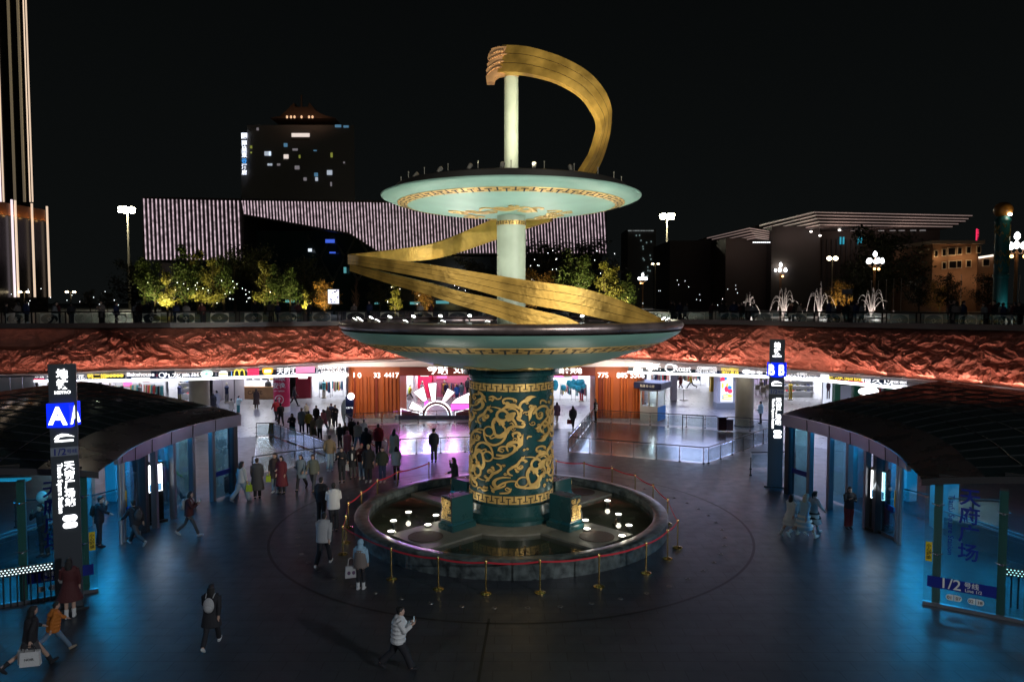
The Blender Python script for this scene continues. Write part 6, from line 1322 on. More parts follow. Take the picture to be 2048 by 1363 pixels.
TREES = [(310, 515, 60, 92, 'g', 120), (396, 488, 60, 104, 'y', 150), (448, 500, 70, 102, 'g', 120), (530, 512, 70, 100, 'y', 110), (580, 528, 60, 104, 'g', 80), (1165, 498, 60, 96, 'g', 150), (1228, 520, 50, 88, 'y', 160), (335, 535, 62, 86, 'y', 240), (372, 478, 90, 98, 'g', 90), (426, 505, 80, 92, 'y', 110), (470, 492, 90, 112, 'd', 0), (505, 478, 110, 118, 'd', 0), (556, 520, 80, 94, 'g', 60), (290, 505, 80, 102, 'g', 40), (265, 512, 60, 110, 'd', 0), (610, 505, 100, 122, 'd', 0), (650, 560, 62, 106, 'o', 160), (612, 575, 30, 100, 'y', 110), (790, 562, 80, 96, 'y', 150), (845, 572, 60, 104, 'o', 60), (760, 545, 70, 124, 'd', 0), (1072, 538, 56, 92, 'o', 90), (1140, 485, 78, 88, 'g', 190), (1208, 512, 82, 82, 'y', 260), (1252, 535, 56, 92, 'g', 60), (1100, 470, 100, 124, 'd', 0), (1180, 462, 110, 126, 'd', 0), (1040, 470, 90, 128, 'd', 0), (940, 505, 110, 124, 'd', 0), (1415, 578, 34, 200, 'o', 160), (1502, 572, 34, 190, 'o', 170), (1678, 562, 44, 120, 'o', 110), (1740, 437, 56, 140, 'd', 0), (1779, 452, 60, 140, 'd', 0), (1838, 545, 110, 118, 'd', 0), (1880, 560, 80, 122, 'o', 22), (1895, 540, 60, 110, 'd', 0), (1975, 540, 70, 112, 'd', 0), (1700, 520, 60, 150, 'd', 0), (420, 540, 50, 118, 'd', 0), (180, 575, 60, 130, 'd', 0), (215, 580, 50, 130, 'd', 0)]
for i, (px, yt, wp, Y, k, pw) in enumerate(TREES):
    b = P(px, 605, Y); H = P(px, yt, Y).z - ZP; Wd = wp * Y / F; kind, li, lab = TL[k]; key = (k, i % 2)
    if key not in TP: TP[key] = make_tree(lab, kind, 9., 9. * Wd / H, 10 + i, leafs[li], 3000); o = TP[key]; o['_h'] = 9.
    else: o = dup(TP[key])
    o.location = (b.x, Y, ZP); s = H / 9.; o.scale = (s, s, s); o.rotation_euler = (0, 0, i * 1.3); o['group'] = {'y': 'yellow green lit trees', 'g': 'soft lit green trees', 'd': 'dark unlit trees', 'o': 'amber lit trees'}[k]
    if '_h' in o: del o['_h']
    if pw:
        for a in (-1, 1): lamp('tree_light', 'SPOT', (b.x + a * Wd * .35, Y - Wd * .75, ZP + .3), pw * 15, (1, .86, .34) if k != 'o' else (1, .68, .25), .15, (b.x, Y, ZP + H * .62), 75, .7)
o = make_tree('bare many stemmed tree with thin reddish branches beside the lit screen', 'broad', 9., 4., 99, leafs[0], bare=True); b = P(712, 605, 84); o.location = (b.x, 84, ZP); s = (P(712, 548, 84).z - ZP) / 9; o.scale = (s, s, s); lamp('tree_light', 'SPOT', (b.x, 81, ZP + .3), 90, (1, .6, .4), .2, (b.x, 84, ZP + 3), 80)
# ---- small lights strung in the trees and along the far pavement
_q = random.Random(21); dots = E('tiny white light', (.9, .95, 1), 4)
def dotset(n, x0, x1, y0, y1, Y, label, name='string_light'):
    m = MB()
    for i in range(n): p = P(_q.uniform(x0, x1), _q.uniform(y0, y1), Y + _q.uniform(-3, 3)); m.ell(p, (.04, .04, .06), 5, 4)
    tag(m.build(name, dots), label, 'lights', kind='stuff')
dotset(46, 290, 500, 560, 608, 95, 'tiny white string lights hanging in the trees at left'); dotset(26, 760, 1000, 570, 612, 100, 'tiny white string lights behind the golden ribbon'); dotset(40, 1060, 1250, 500, 600, 96, 'tiny white string lights in the trees right of the shaft'); dotset(16, 20, 250, 575, 612, 110, 'scattered white lights far left along the plaza'); dotset(18, 1260, 1500, 560, 610, 130, 'scattered white lights right of the floodlight mast')
m = MB()
for i in range(70):
    px = _q.uniform(20, 2030)
    if 690 < px < 1350: continue
    p = P(px, 640, fd(px) + _q.uniform(.6, 3)); m.cyl((p.x, p.y, ZP + .02), .05, .04, 6)
tag(m.build('ground_light', dots), 'small white lights set in the ground behind the railing', 'lights', kind='stuff')
# ================================================================ people
skin = M('skin', (.52, .33, .25), .55); skin_d = M('face detail', (.06, .03, .03), .5); lipm = M('lips', (.34, .12, .11), .5)
PCOL = {'white': (.62, .62, .62), 'cream': (.50, .46, .38), 'lgrey': (.40, .40, .41), 'grey': (.16, .16, .17), 'dgrey': (.06, .06, .065), 'black': (.016, .016, .018), 'navy': (.02, .025, .05), 'tan': (.24, .17, .095), 'beige': (.34, .29, .22), 'orange': (.52, .16, .02), 'yellow': (.48, .26, .02), 'red': (.42, .012, .025), 'magenta': (.34, .02, .07), 'maroon': (.07, .012, .014), 'wine': (.13, .012, .018), 'pinkred': (.42, .11, .12), 'pink': (.45, .30, .32), 'denim': (.13, .20, .29), 'ldenim': (.28, .36, .45), 'lblue': (.30, .48, .62), 'bluegrey': (.17, .22, .27), 'greygreen': (.13, .14, .11), 'olivedark': (.03, .04, .03), 'taupe': (.19, .155, .14), 'teal': (.09, .14, .14), 'mint': (.50, .66, .62), 'lime': (.45, .55, .03), 'brown': (.06, .035, .025), 'blue': (.03, .10, .35), 'skinleg': (.50, .33, .26), 'hairblack': (.008, .007, .007), 'hairbrown': (.03, .017, .01), 'purple': (.10, .055, .11)}
def pm(c): return M('cloth ' + c if not c.startswith('hair') else c, PCOL[c], .75 if not c.startswith('hair') else .45, bump=.25 if not c.startswith('hair') else .4, bs=26 if not c.startswith('hair') else 90)
def remesh(o, vox, it=3):
    r = o.modifiers.new('surface', 'REMESH'); r.mode = 'VOXEL'; r.voxel_size = vox; r.use_smooth_shade = True
    s = o.modifiers.new('smooth', 'SMOOTH'); s.factor = .5; s.iterations = it
    return o
def V3(*a): return Vector(a)
POSES = {  # leg angles (forward, knee) right/left, arm (forward, elbow, out) right/left, lean
 'stand': ((2, 2, -2, 3), (4, 12, 8), (2, 14, 8), 0), 'walk': ((26, 6, -22, 24), (-22, 15, 8), (24, 22, 8), 4), 'walk2': ((-20, 26, 24, 4), (22, 25, 8), (-20, 15, 8), 4), 'phone': ((3, 4, -2, 3), (28, 95, 8), (22, 90, 8), 3),
 'walkphone': ((27, 6, -22, 26), (30, 92, 8), (24, 96, 8), 4), 'face': ((3, 4, -3, 6), (52, 128, 10), (8, 60, 8), 4), 'pocket': ((3, 3, -3, 4), (-8, 38, 16), (-8, 38, 16), 0), 'carry': ((22, 6, -20, 26), (4, 12, 10), (-6, 10, 12), 3), 'carrystand': ((3, 3, -3, 3), (4, 10, 12), (10, 60, 8), 0), 'stride': ((34, 4, -34, 34), (-28, 20, 10), (30, 30, 10), 7), 'sit': ((86, 88, 84, 88), (28, 40, 8), (28, 42, 8), 4)}
def person(px, py, yh, face, pose, top, tk, bot, bk, hair, hk, shoe, label, vox=.014, extra=(), z=0., fat=1., grp=None, Y=None):
    """tk: jacket, puffer, coat, longcoat, hoodie, dress, tee   bk: trousers, wide, leggings, skirt, bare   hk: short, long, bun, tail, hood, cap, bob"""
    g = G(px, py, z) if Y is None else Vector((P(px, py, Y).x, Y, z)); hh = max(1.2, min(1.86, P(px, yh, g.y).z - z)); s = (hh if pose != 'sit' else hh * 1.32) / 1.71
    rz = {'A': 0, 'C': 180, 'R': -90, 'L': 90}.get(face, face); rz = R(rz)
    t = thing('person', label, 'person', (g.x, g.y, z), grp, rz); t.scale = (s, s, s)
    (la, lb, ra, rb), aR, aL, lean = POSES[pose]; hz = .90
    def dirn(a): return V3(0, math.sin(R(a)), -math.cos(R(a)))
    legs = []
    for sx, a, b in ((1, la, lb), (-1, ra, rb)):
        h_ = V3(.085 * sx, 0, hz); k = h_ + dirn(a) * .43; an = k + dirn(a - b) * .41; legs.append((h_, k, an, a - b))
    low = min(l[2].z for l in legs) - .075; dz = V3(0, 0, -low if pose != 'sit' else -.0)
    if pose == 'sit': dz = V3(0, -.25, .47 - hz + .02)
    legs = [(h_ + dz, k + dz, an + dz, a) for h_, k, an, a in legs]; pel = V3(0, 0, hz) + dz; ln = math.sin(R(lean))
    def tor(z_): return V3(0, ln * (z_ - hz), z_) + dz
    arms = []
    for sx, (a, e, o_) in ((1, aR), (-1, aL)):
        sh = tor(1.385) + V3(.185 * sx, 0, 0); d1 = V3(sx * math.sin(R(o_)), math.sin(R(a)) * math.cos(R(o_)), -math.cos(R(a)) * math.cos(R(o_))); el = sh + d1 * .275
        inn = -.45 * sx if e > 70 else (-.05 * sx); d2 = V3(inn, math.sin(R(a + e)), -math.cos(R(a + e))).normalized(); wr = el + d2 * .235; arms.append((sh, el, wr, d2, sx))
    hc = tor(1.585) + V3(0, .02, 0)
    # one continuous body: head, neck, trunk, limbs, hands with five fingers
    m = MB(); m.ell(hc, (.073, .088, .108), 14, 10).ell(hc + V3(0, .022, -.065), (.055, .062, .055), 12, 8).ell(hc + V3(0, .088, -.018), (.013, .018, .022), 8, 6).ell(hc + V3(0, .075, .028), (.05, .016, .014), 8, 6).ell(hc + V3(0, .078, -.062), (.026, .013, .012), 8, 6)
    for sx in (-1, 1): m.ell(hc + V3(.073 * sx, -.004, -.01), (.012, .02, .03), 8, 6)
    m.tube([tor(1.36), tor(1.45), hc + V3(0, -.012, -.06)], [.062, .052, .052], 10)
    m.tube([tor(.88), tor(1.02), tor(1.2), tor(1.34), tor(1.41)], [.115, .105, .125, .125, .07], 12, 1.3)
    for h_, k, an, a in legs:
        m.tube([h_, h_.lerp(k, .5), k, k.lerp(an, .35), an], [.085, .07, .052, .052, .036], 10); f = V3(0, math.cos(R(max(-50, min(25, a * .7)))), math.sin(R(max(-50, min(25, a * .7))))); m.tube([an + V3(0, 0, -.02) - f * .04, an + f * .07 + V3(0, 0, -.045), an + f * .15 + V3(0, 0, -.055)], [.036, .036, .022], 8)
    for sh, el, wr, d2, sx in arms:
        m.tube([sh, sh.lerp(el, .5), el, el.lerp(wr, .4), wr], [.052, .045, .037, .036, .025], 10); side = V3(0, 1, 0) if abs(d2.y) < .7 else V3(-sx, 0, 0); side = (side - d2 * side.dot(d2)).normalized(); nrm = d2.cross(side)
        m.tube([wr, wr + d2 * .04, wr + d2 * .085], [.026, .034, .032], 8)
        for q, ll in enumerate((.062, .072, .068, .052)):
            b_ = wr + d2 * .08 + side * (.027 - .018 * q); c_ = b_ + d2 * ll * .55 + nrm * .006; m.tube([b_, c_, c_ + (d2 * .8 - side * 0 + nrm * sx * .5) * ll * .5], [.0105, .0095, .008], 6)
        b_ = wr + d2 * .025 + side * .028; m.tube([b_, b_ + (side + d2 * .7) * .032, b_ + (side * .6 + d2 * 1.1) * .058], [.013, .011, .009], 6)
    body_ = remesh(m.build('body', skin, t, local=True), max(.0105, vox * .8), 2)
    hd_ = MB()
    if vox < .013 or face in ('C', 'R', 'L') or isinstance(face, (int, float)) and abs(face) > 80:
        for sx in (-1, 1): hd_.ell(hc + V3(.03 * sx, .086, .006), (.012, .006, .006), 8, 5)
        hd_.build('eyes', skin_d, t, True, local=True); MB().ell(hc + V3(0, .092, -.062), (.022, .006, .006), 8, 5).build('mouth', lipm, t, True, local=True)
    # clothes
    pf = {'jacket': 1.0, 'puffer': 1.22, 'coat': 1.04, 'longcoat': 1.06, 'hoodie': 1.1, 'dress': .96, 'tee': .98, 'suit': .98}[tk] * fat
    hem = {'jacket': .82, 'puffer': .80, 'coat': .62, 'longcoat': .36, 'hoodie': .80, 'dress': .50, 'tee': .84, 'suit': .80}[tk]; fl = {'coat': 1.25, 'longcoat': 1.4, 'dress': 1.75, 'puffer': 1.06}.get(tk, 1.04)
    m = MB(); zs = [1.435, 1.40, 1.33, 1.2, 1.05, .95] + ([hem] if hem > .7 else [(.95 + hem) / 2, hem]); rs = [.075, .112, .148, .15, .138 if tk in ('dress', 'suit') else .148, .152] + ([.15 * fl] if hem > .7 else [.155 * (1 + fl) / 2, .16 * fl])
    m.tube([tor(a) if a > .7 else V3(0, 0, a) + dz for a in zs], [r * pf for r in rs], 18, 1.28)
    m.tube([tor(1.385) + V3(-.17, 0, 0), tor(1.42), tor(1.385) + V3(.17, 0, 0)], [.068 * pf, .075 * pf, .068 * pf], 10)
    for sh, el, wr, d2, sx in arms:
        w_ = el.lerp(wr, .93 if tk != 'tee' else .2); m.tube([sh, sh.lerp(el, .5), el, el.lerp(w_, .5), w_], [.068 * pf, .062 * pf, .056 * pf, .053 * pf, .045 * pf], 10); 
        if tk in ('puffer', 'hoodie', 'coat'): m.ell(el, (.062 * pf,) * 3, 8, 6)
    if tk in ('hoodie', 'puffer') and hk != 'hood': m.ell(tor(1.43) + V3(0, -.075, .0), (.11, .06, .075), 10, 8)
    if tk in ('jacket', 'suit', 'coat', 'longcoat'): m.tube([tor(1.42), tor(1.475)], [.088, .078], 12, 1.1)
    if tk == 'puffer':
        for zz in (.86, .97, 1.08, 1.19, 1.30): m.tube([tor(zz - .035), tor(zz), tor(zz + .035)], [.15 * pf, .168 * pf, .15 * pf], 16, 1.26)
    nm = {'dress': 'dress', 'coat': 'coat', 'longcoat': 'coat', 'hoodie': 'hoodie'}.get(tk, 'jacket'); remesh(m.build(nm, pm(top), t, local=True), vox * 1.1, 4)
    if bk in ('trousers', 'wide', 'leggings'):
        q = {'trousers': 1., 'wide': 1.35, 'leggings': .8}[bk]; m = MB(); m.ell(pel + V3(0, 0, .02), (.155 * min(1.1, q + .1), .115, .13), 12, 8)
        for h_, k, an, a in legs: m.tube([h_ + V3(0, 0, .02), h_.lerp(k, .5), k, k.lerp(an, .5), an.lerp(k, .06)], [.098 * min(1.1, q + .08), .088 * q, .072 * q, .07 * q, .064 * q * (1.12 if bk == 'wide' else 1)], 12)
        remesh(m.build('trousers', pm(bot), t, local=True), vox * 1.1, 3)
    elif bk == 'skirt' or bk == 'longskirt':
        ze = .52 if bk == 'skirt' else .2; m = MB(); m.tube([tor(1.0), tor(.92), V3(0, 0, (.9 + ze) / 2) + dz, V3(0, 0, ze) + dz], [.125, .15, .2 if bk == 'skirt' else .19, .25 if bk == 'skirt' else .24], 20, 1.15); remesh(m.build('skirt', pm(bot), t, local=True), vox * 1.2, 3)
    for h_, k, an, a in legs:
        ang = max(-50, min(25, a * .7)) if pose != 'sit' else 0; f = V3(0, math.cos(R(ang)), math.sin(R(ang))); m = MB(); c_ = an + V3(0, 0, -.042); m.tube([c_ - f * .06 + V3(0, 0, .012), c_ + V3(0, 0, .008), c_ + f * .09 - V3(0, 0, .004), c_ + f * .175 - V3(0, 0, .012)], [.036, .046, .043, .026], 10)
        if 'boots' in extra: m.tube([an + V3(0, 0, -.03), an.lerp(k, .45)], [.05, .06], 10)
        m.build('shoe', pm(shoe), t, True, local=True)
    # hair
    m = MB(); hm_ = pm(hair)
    if hk == 'hood': m.ell(hc + V3(0, -.02, .012), (.108, .112, .128), 14, 10).tube([hc + V3(0, -.03, -.08), tor(1.40) + V3(0, -.03, 0)], [.1, .115], 12)
    else:
        m.ell(hc + V3(0, -.018, .026), (.082, .090, .096), 14, 10)
        if hk != 'bald': m.ell(hc + V3(0, .03, .075), (.066, .055, .04), 10, 8).ell(hc + V3(0, -.045, -.03), (.07, .055, .07), 10, 8)
        if hk == 'long': m.tube([hc + V3(0, -.055, .03), hc + V3(0, -.07, -.12), hc + V3(0, -.085, -.30)], [.08, .082, .055], 10, 1.25)
        if hk == 'bob': m.tube([hc + V3(0, -.035, .02), hc + V3(0, -.04, -.12)], [.086, .088], 12, 1.15)
        if hk == 'bun': m.ell(hc + V3(0, -.085, .075), (.045, .045, .042), 10, 8)
        if hk == 'tail': m.tube([hc + V3(0, -.09, .05), hc + V3(0, -.135, -.02), hc + V3(0, -.12, -.16)], [.032, .034, .016], 8)
        if hk == 'cap': pass
    remesh(m.build('hood' if hk == 'hood' else 'hair', hm_, t, local=True), .0125, 2)
    if hk == 'cap':
        MB().lathe([(.088, 1.635), (.098, 1.68), (.125, 1.695), (.118, 1.715), (0, 1.72)], 16).build('peaked_cap', pm(top), t, True, local=True).location = (0, .0 + ln * .7, dz.z); o = MB().tube([hc + V3(0, .08, .045), hc + V3(0, .13, .03)], [.07, .055], 10, 1.2); o.build('cap_visor', M('black patent', (.01, .01, .01), .2), t, True, local=True)
    if 'mask' in extra: MB().ell(hc + V3(0, .07, -.05), (.048, .03, .036), 10, 6).build('face_mask', pm('white'), t, True, local=True)
    if 'frill' in extra:
        for zz, rr in ((.50, .29), (.66, .255), (.82, .21)): m = MB().lathe([(rr * .93, zz + .05), (rr * 1.09, zz - .02), (rr * .95, zz)], 24); m.build('frill', pm('black' if 'dark' in extra else 'white'), t, True, local=True)
    M4 = Matrix.Translation((g.x, g.y, z)) @ Matrix.Rotation(rz, 4, 'Z') @ Matrix.Scale(s, 4)
    return {'t': t, 'M': M4, 'wr': [M4 @ (a[2] + a[3] * .09) for a in arms], 'back': M4 @ (tor(1.22) + V3(0, -.2 * pf, 0)), 'rz': rz, 's': s, 'hip': [M4 @ V3(.2, 0, .85), M4 @ V3(-.2, 0, .85)]}
def phone(p, i, label):
    w = (p['wr'][0] + p['wr'][1]) / 2 if i < 0 else p['wr'][i]; c = w + Vector((0, 0, .05)); f = Vector((math.sin(-p['rz']), math.cos(p['rz']), 0)); t = thing('phone', label, 'phone', c); MB().box(c, (.075, .012, .15), p['rz']).build('case', blackm, t); MB().box(c - f * .007, (.066, .004, .138), p['rz']).build('screen', E('phone glow', (.6, .85, 1), 2.2), t)
def backpack(p, col, label):
    c = p['back']; t = thing('backpack', label, 'backpack', c); m = MB(); m.ell((0, -.01, 0), (.14, .075, .2), 14, 10).ell((0, -.07, -.07), (.1, .035, .09), 10, 8); b = m.build('bag', pm(col), t, True, local=True); m = MB()
    for sx in (-1, 1): m.tube(spline([(.09 * sx, .05, .17), (.11 * sx, .2, .24), (.12 * sx, .33, .08), (.11 * sx, .12, -.14)], 4), .014, 5)
    m.build('strap', pm(col), t, local=True); t.rotation_euler = (0, 0, p['rz']); t.scale = (p['s'],) * 3
def tote(pos, col, size, label, rz=0., print_=None, strap=.2):
    w, d, h = size; t = thing('bag', label, 'bag', (pos.x, pos.y, pos.z - strap - h), None, rz); m = MB(); m.box((0, 0, h / 2), (w, d, h), 0, .9); m.build('body', pm(col), t, local=True); m = MB()
    for y in (-.4, .4): m.tube(spline([(-w * .25, d * y, h), (-w * .2, d * y * .5, h + strap * .8), (0, 0, h + strap), (w * .2, d * y * .5, h + strap * .8), (w * .25, d * y, h)], 4), .009, 5)
    m.build('handle', pm('black' if col == 'white' else col), t, local=True)
    if print_: m = MB(); m.text(print_, (0, -d / 2 - .004, h * .5), w=w * .45, bold=.01, depth=0) if isinstance(print_, str) else [m.ell((x, -d / 2, h * .45), (.05, .006, .06), 10, 6) for x in (-.07, .07)]; m.build('print', pm('purple') if not isinstance(print_, str) else ink, t, local=True)
# ---- near
p = person(797, 1338, 1207, -84, 'walkphone', 'white', 'puffer', 'black', 'wide', 'hairblack', 'bun', 'black', 'woman in white puffer jacket and wide black trousers walking with her phone', .0125); phone(p, -1, 'lit phone held by the woman in the white puffer jacket')
p = person(722, 1178, 1078, -12, 'stand', 'lblue', 'hoodie', 'black', 'leggings', 'lblue', 'hood', 'white', 'woman with pale blue hood, taupe vest and black leggings by the pool', .0125, ('boots',))
m = MB(); m.tube([(0, -.01, z_) for z_ in (.78, .95, 1.2, 1.36, 1.43)], [.185, .178, .17, .15, .09], 16, 1.27); remesh(m.build('vest', pm('taupe'), p['t'], local=True), .014, 3); tote(p['hip'][1] + Vector((-.12, -.02, .2)), 'lgrey', (.36, .12, .34), 'pale tote bag with two purple dots carried by the woman in the blue hood', R(18), 1, .25); 
p = person(648, 1131, 1020, -6, 'walk', 'lgrey', 'hoodie', 'black', 'trousers', 'hairblack', 'short', 'white', 'man in light grey hoodie and black trousers walking past the pool', .0125, fat=1.06)
person(668, 1063, 960, 15, 'phone', 'white', 'hoodie', 'black', 'trousers', 'hairblack', 'short', 'black', 'person in white hoodie and black trousers beside a friend in black', .0125)
person(643, 1048, 952, -10, 'stand', 'black', 'jacket', 'black', 'trousers', 'hairblack', 'short', 'black', 'man all in black walking beside the white hoodie', .0125)
p = person(424, 1292, 1163, 5, 'walk', 'black', 'coat', 'black', 'trousers', 'hairblack', 'long', 'white', 'woman in black coat with white backpack and white shoes walking alone', .0125); backpack(p, 'lgrey', 'small white backpack on the woman in the black coat')
p = person(141, 1234, 1115, 20, 'carrystand', 'maroon', 'dress', 'black', 'bare', 'hairblack', 'long', 'white', 'woman in dark dress and white boots standing at the lettered pylon', .0125, ('boots',)); w = p['wr'][1]; t_ = MB(); [t_.ell(w + Vector((.07 * math.cos(a), -.05, -.02 + .06 * math.sin(a))), (.06, .05, .055), 10, 8) for a in np.linspace(0, 5.2, 6)]; tag(t_.build('posy', pm('white'), None, True), 'white flower shaped bag held by the woman in the dark dress', 'bag')
person(108, 1303, 1196, -50, 'stride', 'orange', 'puffer', 'denim', 'trousers', 'hairblack', 'short', 'beige', 'man in bright orange jacket and jeans at the lower left', .0125)
p = person(62, 1338, 1203, -32, 'stride', 'black', 'jacket', 'dgrey', 'skirt', 'hairblack', 'long', 'black', 'woman in black jacket and long skirt carrying white shopping bags', .0125, ('boots',)); tote(p['wr'][0] + Vector((.08, -.1, .04)), 'white', (.42, .14, .34), 'white paper shopping bag with a small black word, lower left corner', R(14), 'NOIR', .12); tote(p['wr'][0] + Vector((-.12, .02, .03)), 'white', (.3, .12, .32), 'plain white paper bag behind the larger shopping bag', R(40), None, .12)
p = person(200, 1092, 992, -72, 'face', 'black', 'suit', 'black', 'trousers', 'hairblack', 'short', 'black', 'man in black suit lifting a phone to his face behind the pylon', .0125, ('mask',)); backpack(p, 'black', 'black backpack on the man in the black suit')
p = person(272, 1091, 992, 62, 'stride', 'black', 'jacket', 'dgrey', 'trousers', 'hairblack', 'short', 'lgrey', 'man in dark jacket and grey trousers striding into the left entrance', .0125); backpack(p, 'dgrey', 'dark grey backpack on the man striding into the entrance')
p = person(379, 1071, 978, -82, 'walkphone', 'maroon', 'jacket', 'dgrey', 'leggings', 'hairblack', 'bob', 'lgrey', 'woman in maroon jacket with white backpack looking at her phone', .0125); backpack(p, 'lgrey', 'small white backpack on the woman in the maroon jacket'); phone(p, -1, 'lit phone held by the woman in the maroon jacket')
person(331, 1006, 921, -60, 'stand', 'magenta', 'jacket', 'dgrey', 'trousers', 'hairblack', 'short', 'beige', 'person in magenta jacket half hidden by the lit totem')
person(345, 996, 921, -84, 'stride', 'yellow', 'jacket', 'black', 'trousers', 'hairblack', 'short', 'black', 'person in yellow orange jacket walking right behind the totem')
p = person(88, 1112, 1006, 150, 'face', 'black', 'jacket', 'black', 'trousers', 'hairblack', 'long', 'black', 'dark dressed person with a pale printed shirt behind the left glass wall'); w = p['M'] @ Vector((0, 0, 1.92)); tag(MB().ell(w, (.17, .17, .2), 14, 10).tube([w + Vector((0, 0, -.2)), w + Vector((.02, 0, -.5))], .006, 4).build('balloon', pm('mint'), None, True), 'pale balloon held above the person behind the glass wall', 'balloon')
# ---- middle, left of the column
p = person(483, 1002, 920, -35, 'carry', 'white', 'jacket', 'ldenim', 'wide', 'hairblack', 'long', 'bluegrey', 'woman in white top and pale jeans beside a black suitcase'); q = G(461, 985); t_ = thing('suitcase', 'black upright suitcase beside the woman in pale jeans', 'suitcase', (q.x, q.y, 0)); MB().box((q.x, q.y, .42), (.44, .26, .68)).build('shell', M('black suitcase', (.02, .02, .022), .4), t_); MB().tube([(q.x - .12, q.y, .76), (q.x - .12, q.y, 1.02), (q.x + .12, q.y, 1.02), (q.x + .12, q.y, .76)], .012, 5).build('handle', darkm, t_); [MB().ell((q.x + .17 * a, q.y + .09 * b, .04), (.03, .03, .04), 8, 6).build('wheel', blackm, t_) for a in (-1, 1) for b in (-1, 1)]
tote(p['wr'][0] + Vector((.1, -.05, .05)), 'lime', (.26, .1, .28), 'yellow green bag carried between the white topped woman and the grey coat', 0, None, .12)
person(515, 996, 915, 15, 'stand', 'dgrey', 'longcoat', 'black', 'trousers', 'hairbrown', 'short', 'black', 'man in long dark grey coat seen from behind by the fence')
p = person(551, 984, 905, 170, 'carrystand', 'brown', 'coat', 'ldenim', 'trousers', 'hairbrown', 'long', 'white', 'woman with brown hair in dark coat and pale jeans at the fence end'); tote(p['wr'][0] + Vector((0, -.1, .02)), 'lime', (.22, .09, .26), 'yellow bag hanging from the woman with brown hair', 0, None, .1)
person(564, 987, 911, 165, 'stand', 'wine', 'longcoat', 'black', 'trousers', 'hairblack', 'bob', 'black', 'woman in long wine red coat next to the brown haired woman')
person(603, 979, 905, 175, 'walk', 'bluegrey', 'coat', 'black', 'trousers', 'hairblack', 'bob', 'black', 'woman in blue grey coat walking towards the camera')
person(627, 981, 905, 178, 'walk2', 'greygreen', 'jacket', 'dgrey', 'trousers', 'hairblack', 'long', 'brown', 'woman in grey green jacket beside the blue grey coat')
person(660, 941, 868, 0, 'pocket', 'tan', 'jacket', 'ldenim', 'trousers', 'hairblack', 'short', 'white', 'man in tan jacket and jeans seen from behind')
person(684, 964, 893, 180, 'phone', 'black', 'jacket', 'black', 'trousers', 'hairblack', 'short', 'black', 'man in black reading a phone, feet apart, left of the open coat')
p = person(706, 957, 890, 178, 'carrystand', 'black', 'coat', 'dgrey', 'trousers', 'hairblack', 'bob', 'black', 'woman in open black coat over white carrying a grey bag'); MB().ell((0, .14, 1.15), (.06, .04, .2), 10, 8).build('shirt', pm('white'), p['t'], True, local=True); tote(p['wr'][0] + Vector((-.1, -.05, .08)), 'lgrey', (.32, .12, .3), 'grey shopping bag carried by the woman in the open black coat', 0, None, .12)
person(724, 957, 886, 180, 'phone', 'maroon', 'jacket', 'ldenim', 'trousers', 'pinkred', 'short', 'white', 'person in maroon jacket with a pink cap and pale jeans')
person(737, 963, 888, 180, 'pocket', 'black', 'coat', 'black', 'trousers', 'cream', 'short', 'white', 'person in black coat with a cream knitted hat and white shoes')
p = person(765, 964, 893, 178, 'pocket', 'olivedark', 'jacket', 'navy', 'trousers', 'hairblack', 'short', 'lgrey', 'stout man in dark green jacket facing the camera', fat=1.15)
person(793, 963, 893, 10, 'phone', 'white', 'hoodie', 'black', 'leggings', 'hairblack', 'long', 'white', 'woman in white hoodie and black leggings, last of the front row')
person(789, 926, 858, -20, 'stand', 'cream', 'dress', 'cream', 'bare', 'hairblack', 'long', 'cream', 'woman in long cream dress with long black hair at the fence')
person(757, 911, 847, 5, 'stand', 'red', 'puffer', 'black', 'trousers', 'hairblack', 'short', 'black', 'man in bright red jacket seen from behind')
person(733, 922, 855, 5, 'stand', 'black', 'longcoat', 'black', 'trousers', 'black', 'hood', 'black', 'figure in long black hooded coat beside the red jacket')
person(716, 898, 840, -5, 'walk', 'beige', 'puffer', 'denim', 'trousers', 'hairblack', 'short', 'white', 'man in wide beige jacket and jeans, back turned')
person(695, 912, 861, 8, 'stand', 'pinkred', 'longcoat', 'pinkred', 'trousers', 'pink', 'hood', 'black', 'woman in long rose patterned hooded coat')
person(680, 896, 846, 160, 'stand', 'black', 'jacket', 'black', 'trousers', 'hairblack', 'bob', 'black', 'dark dressed woman left of the rose coat')
person(691, 890, 845, 170, 'stand', 'brown', 'jacket', 'dgrey', 'trousers', 'hairblack', 'short', 'black', 'man in dark brown jacket behind the rose coat')
person(728, 884, 838, 0, 'stand', 'white', 'jacket', 'dgrey', 'trousers', 'hairblack', 'tail', 'white', 'woman in white top with tied hair behind the beige jacket')
person(704, 886, 835, 0, 'stand', 'black', 'puffer', 'black', 'trousers', 'hairblack', 'short', 'black', 'person in black puffer jacket by the curved sign foot')
person(585, 879, 826, 180, 'phone', 'black', 'jacket', 'teal', 'longskirt', 'hairblack', 'bob', 'white', 'woman in black top and long grey teal skirt beyond the fence')
person(604, 866, 815, 178, 'stand', 'bluegrey', 'coat', 'navy', 'trousers', 'hairblack', 'short', 'black', 'man in long slate blue hooded coat beyond the fence')
person(618, 868, 821, 10, 'stand', 'yellow', 'hoodie', 'black', 'trousers', 'hairblack', 'short', 'black', 'person in mustard yellow hoodie beyond the fence')
person(627, 877, 832, 175, 'walk', 'tan', 'longcoat', 'tan', 'trousers', 'hairblack', 'bob', 'white', 'woman in long tan coat among the group beyond the fence')
person(640, 880, 830, 178, 'carrystand', 'beige', 'jacket', 'black', 'trousers', 'hairblack', 'bob', 'black', 'woman in beige jacket and black trousers beyond the fence')
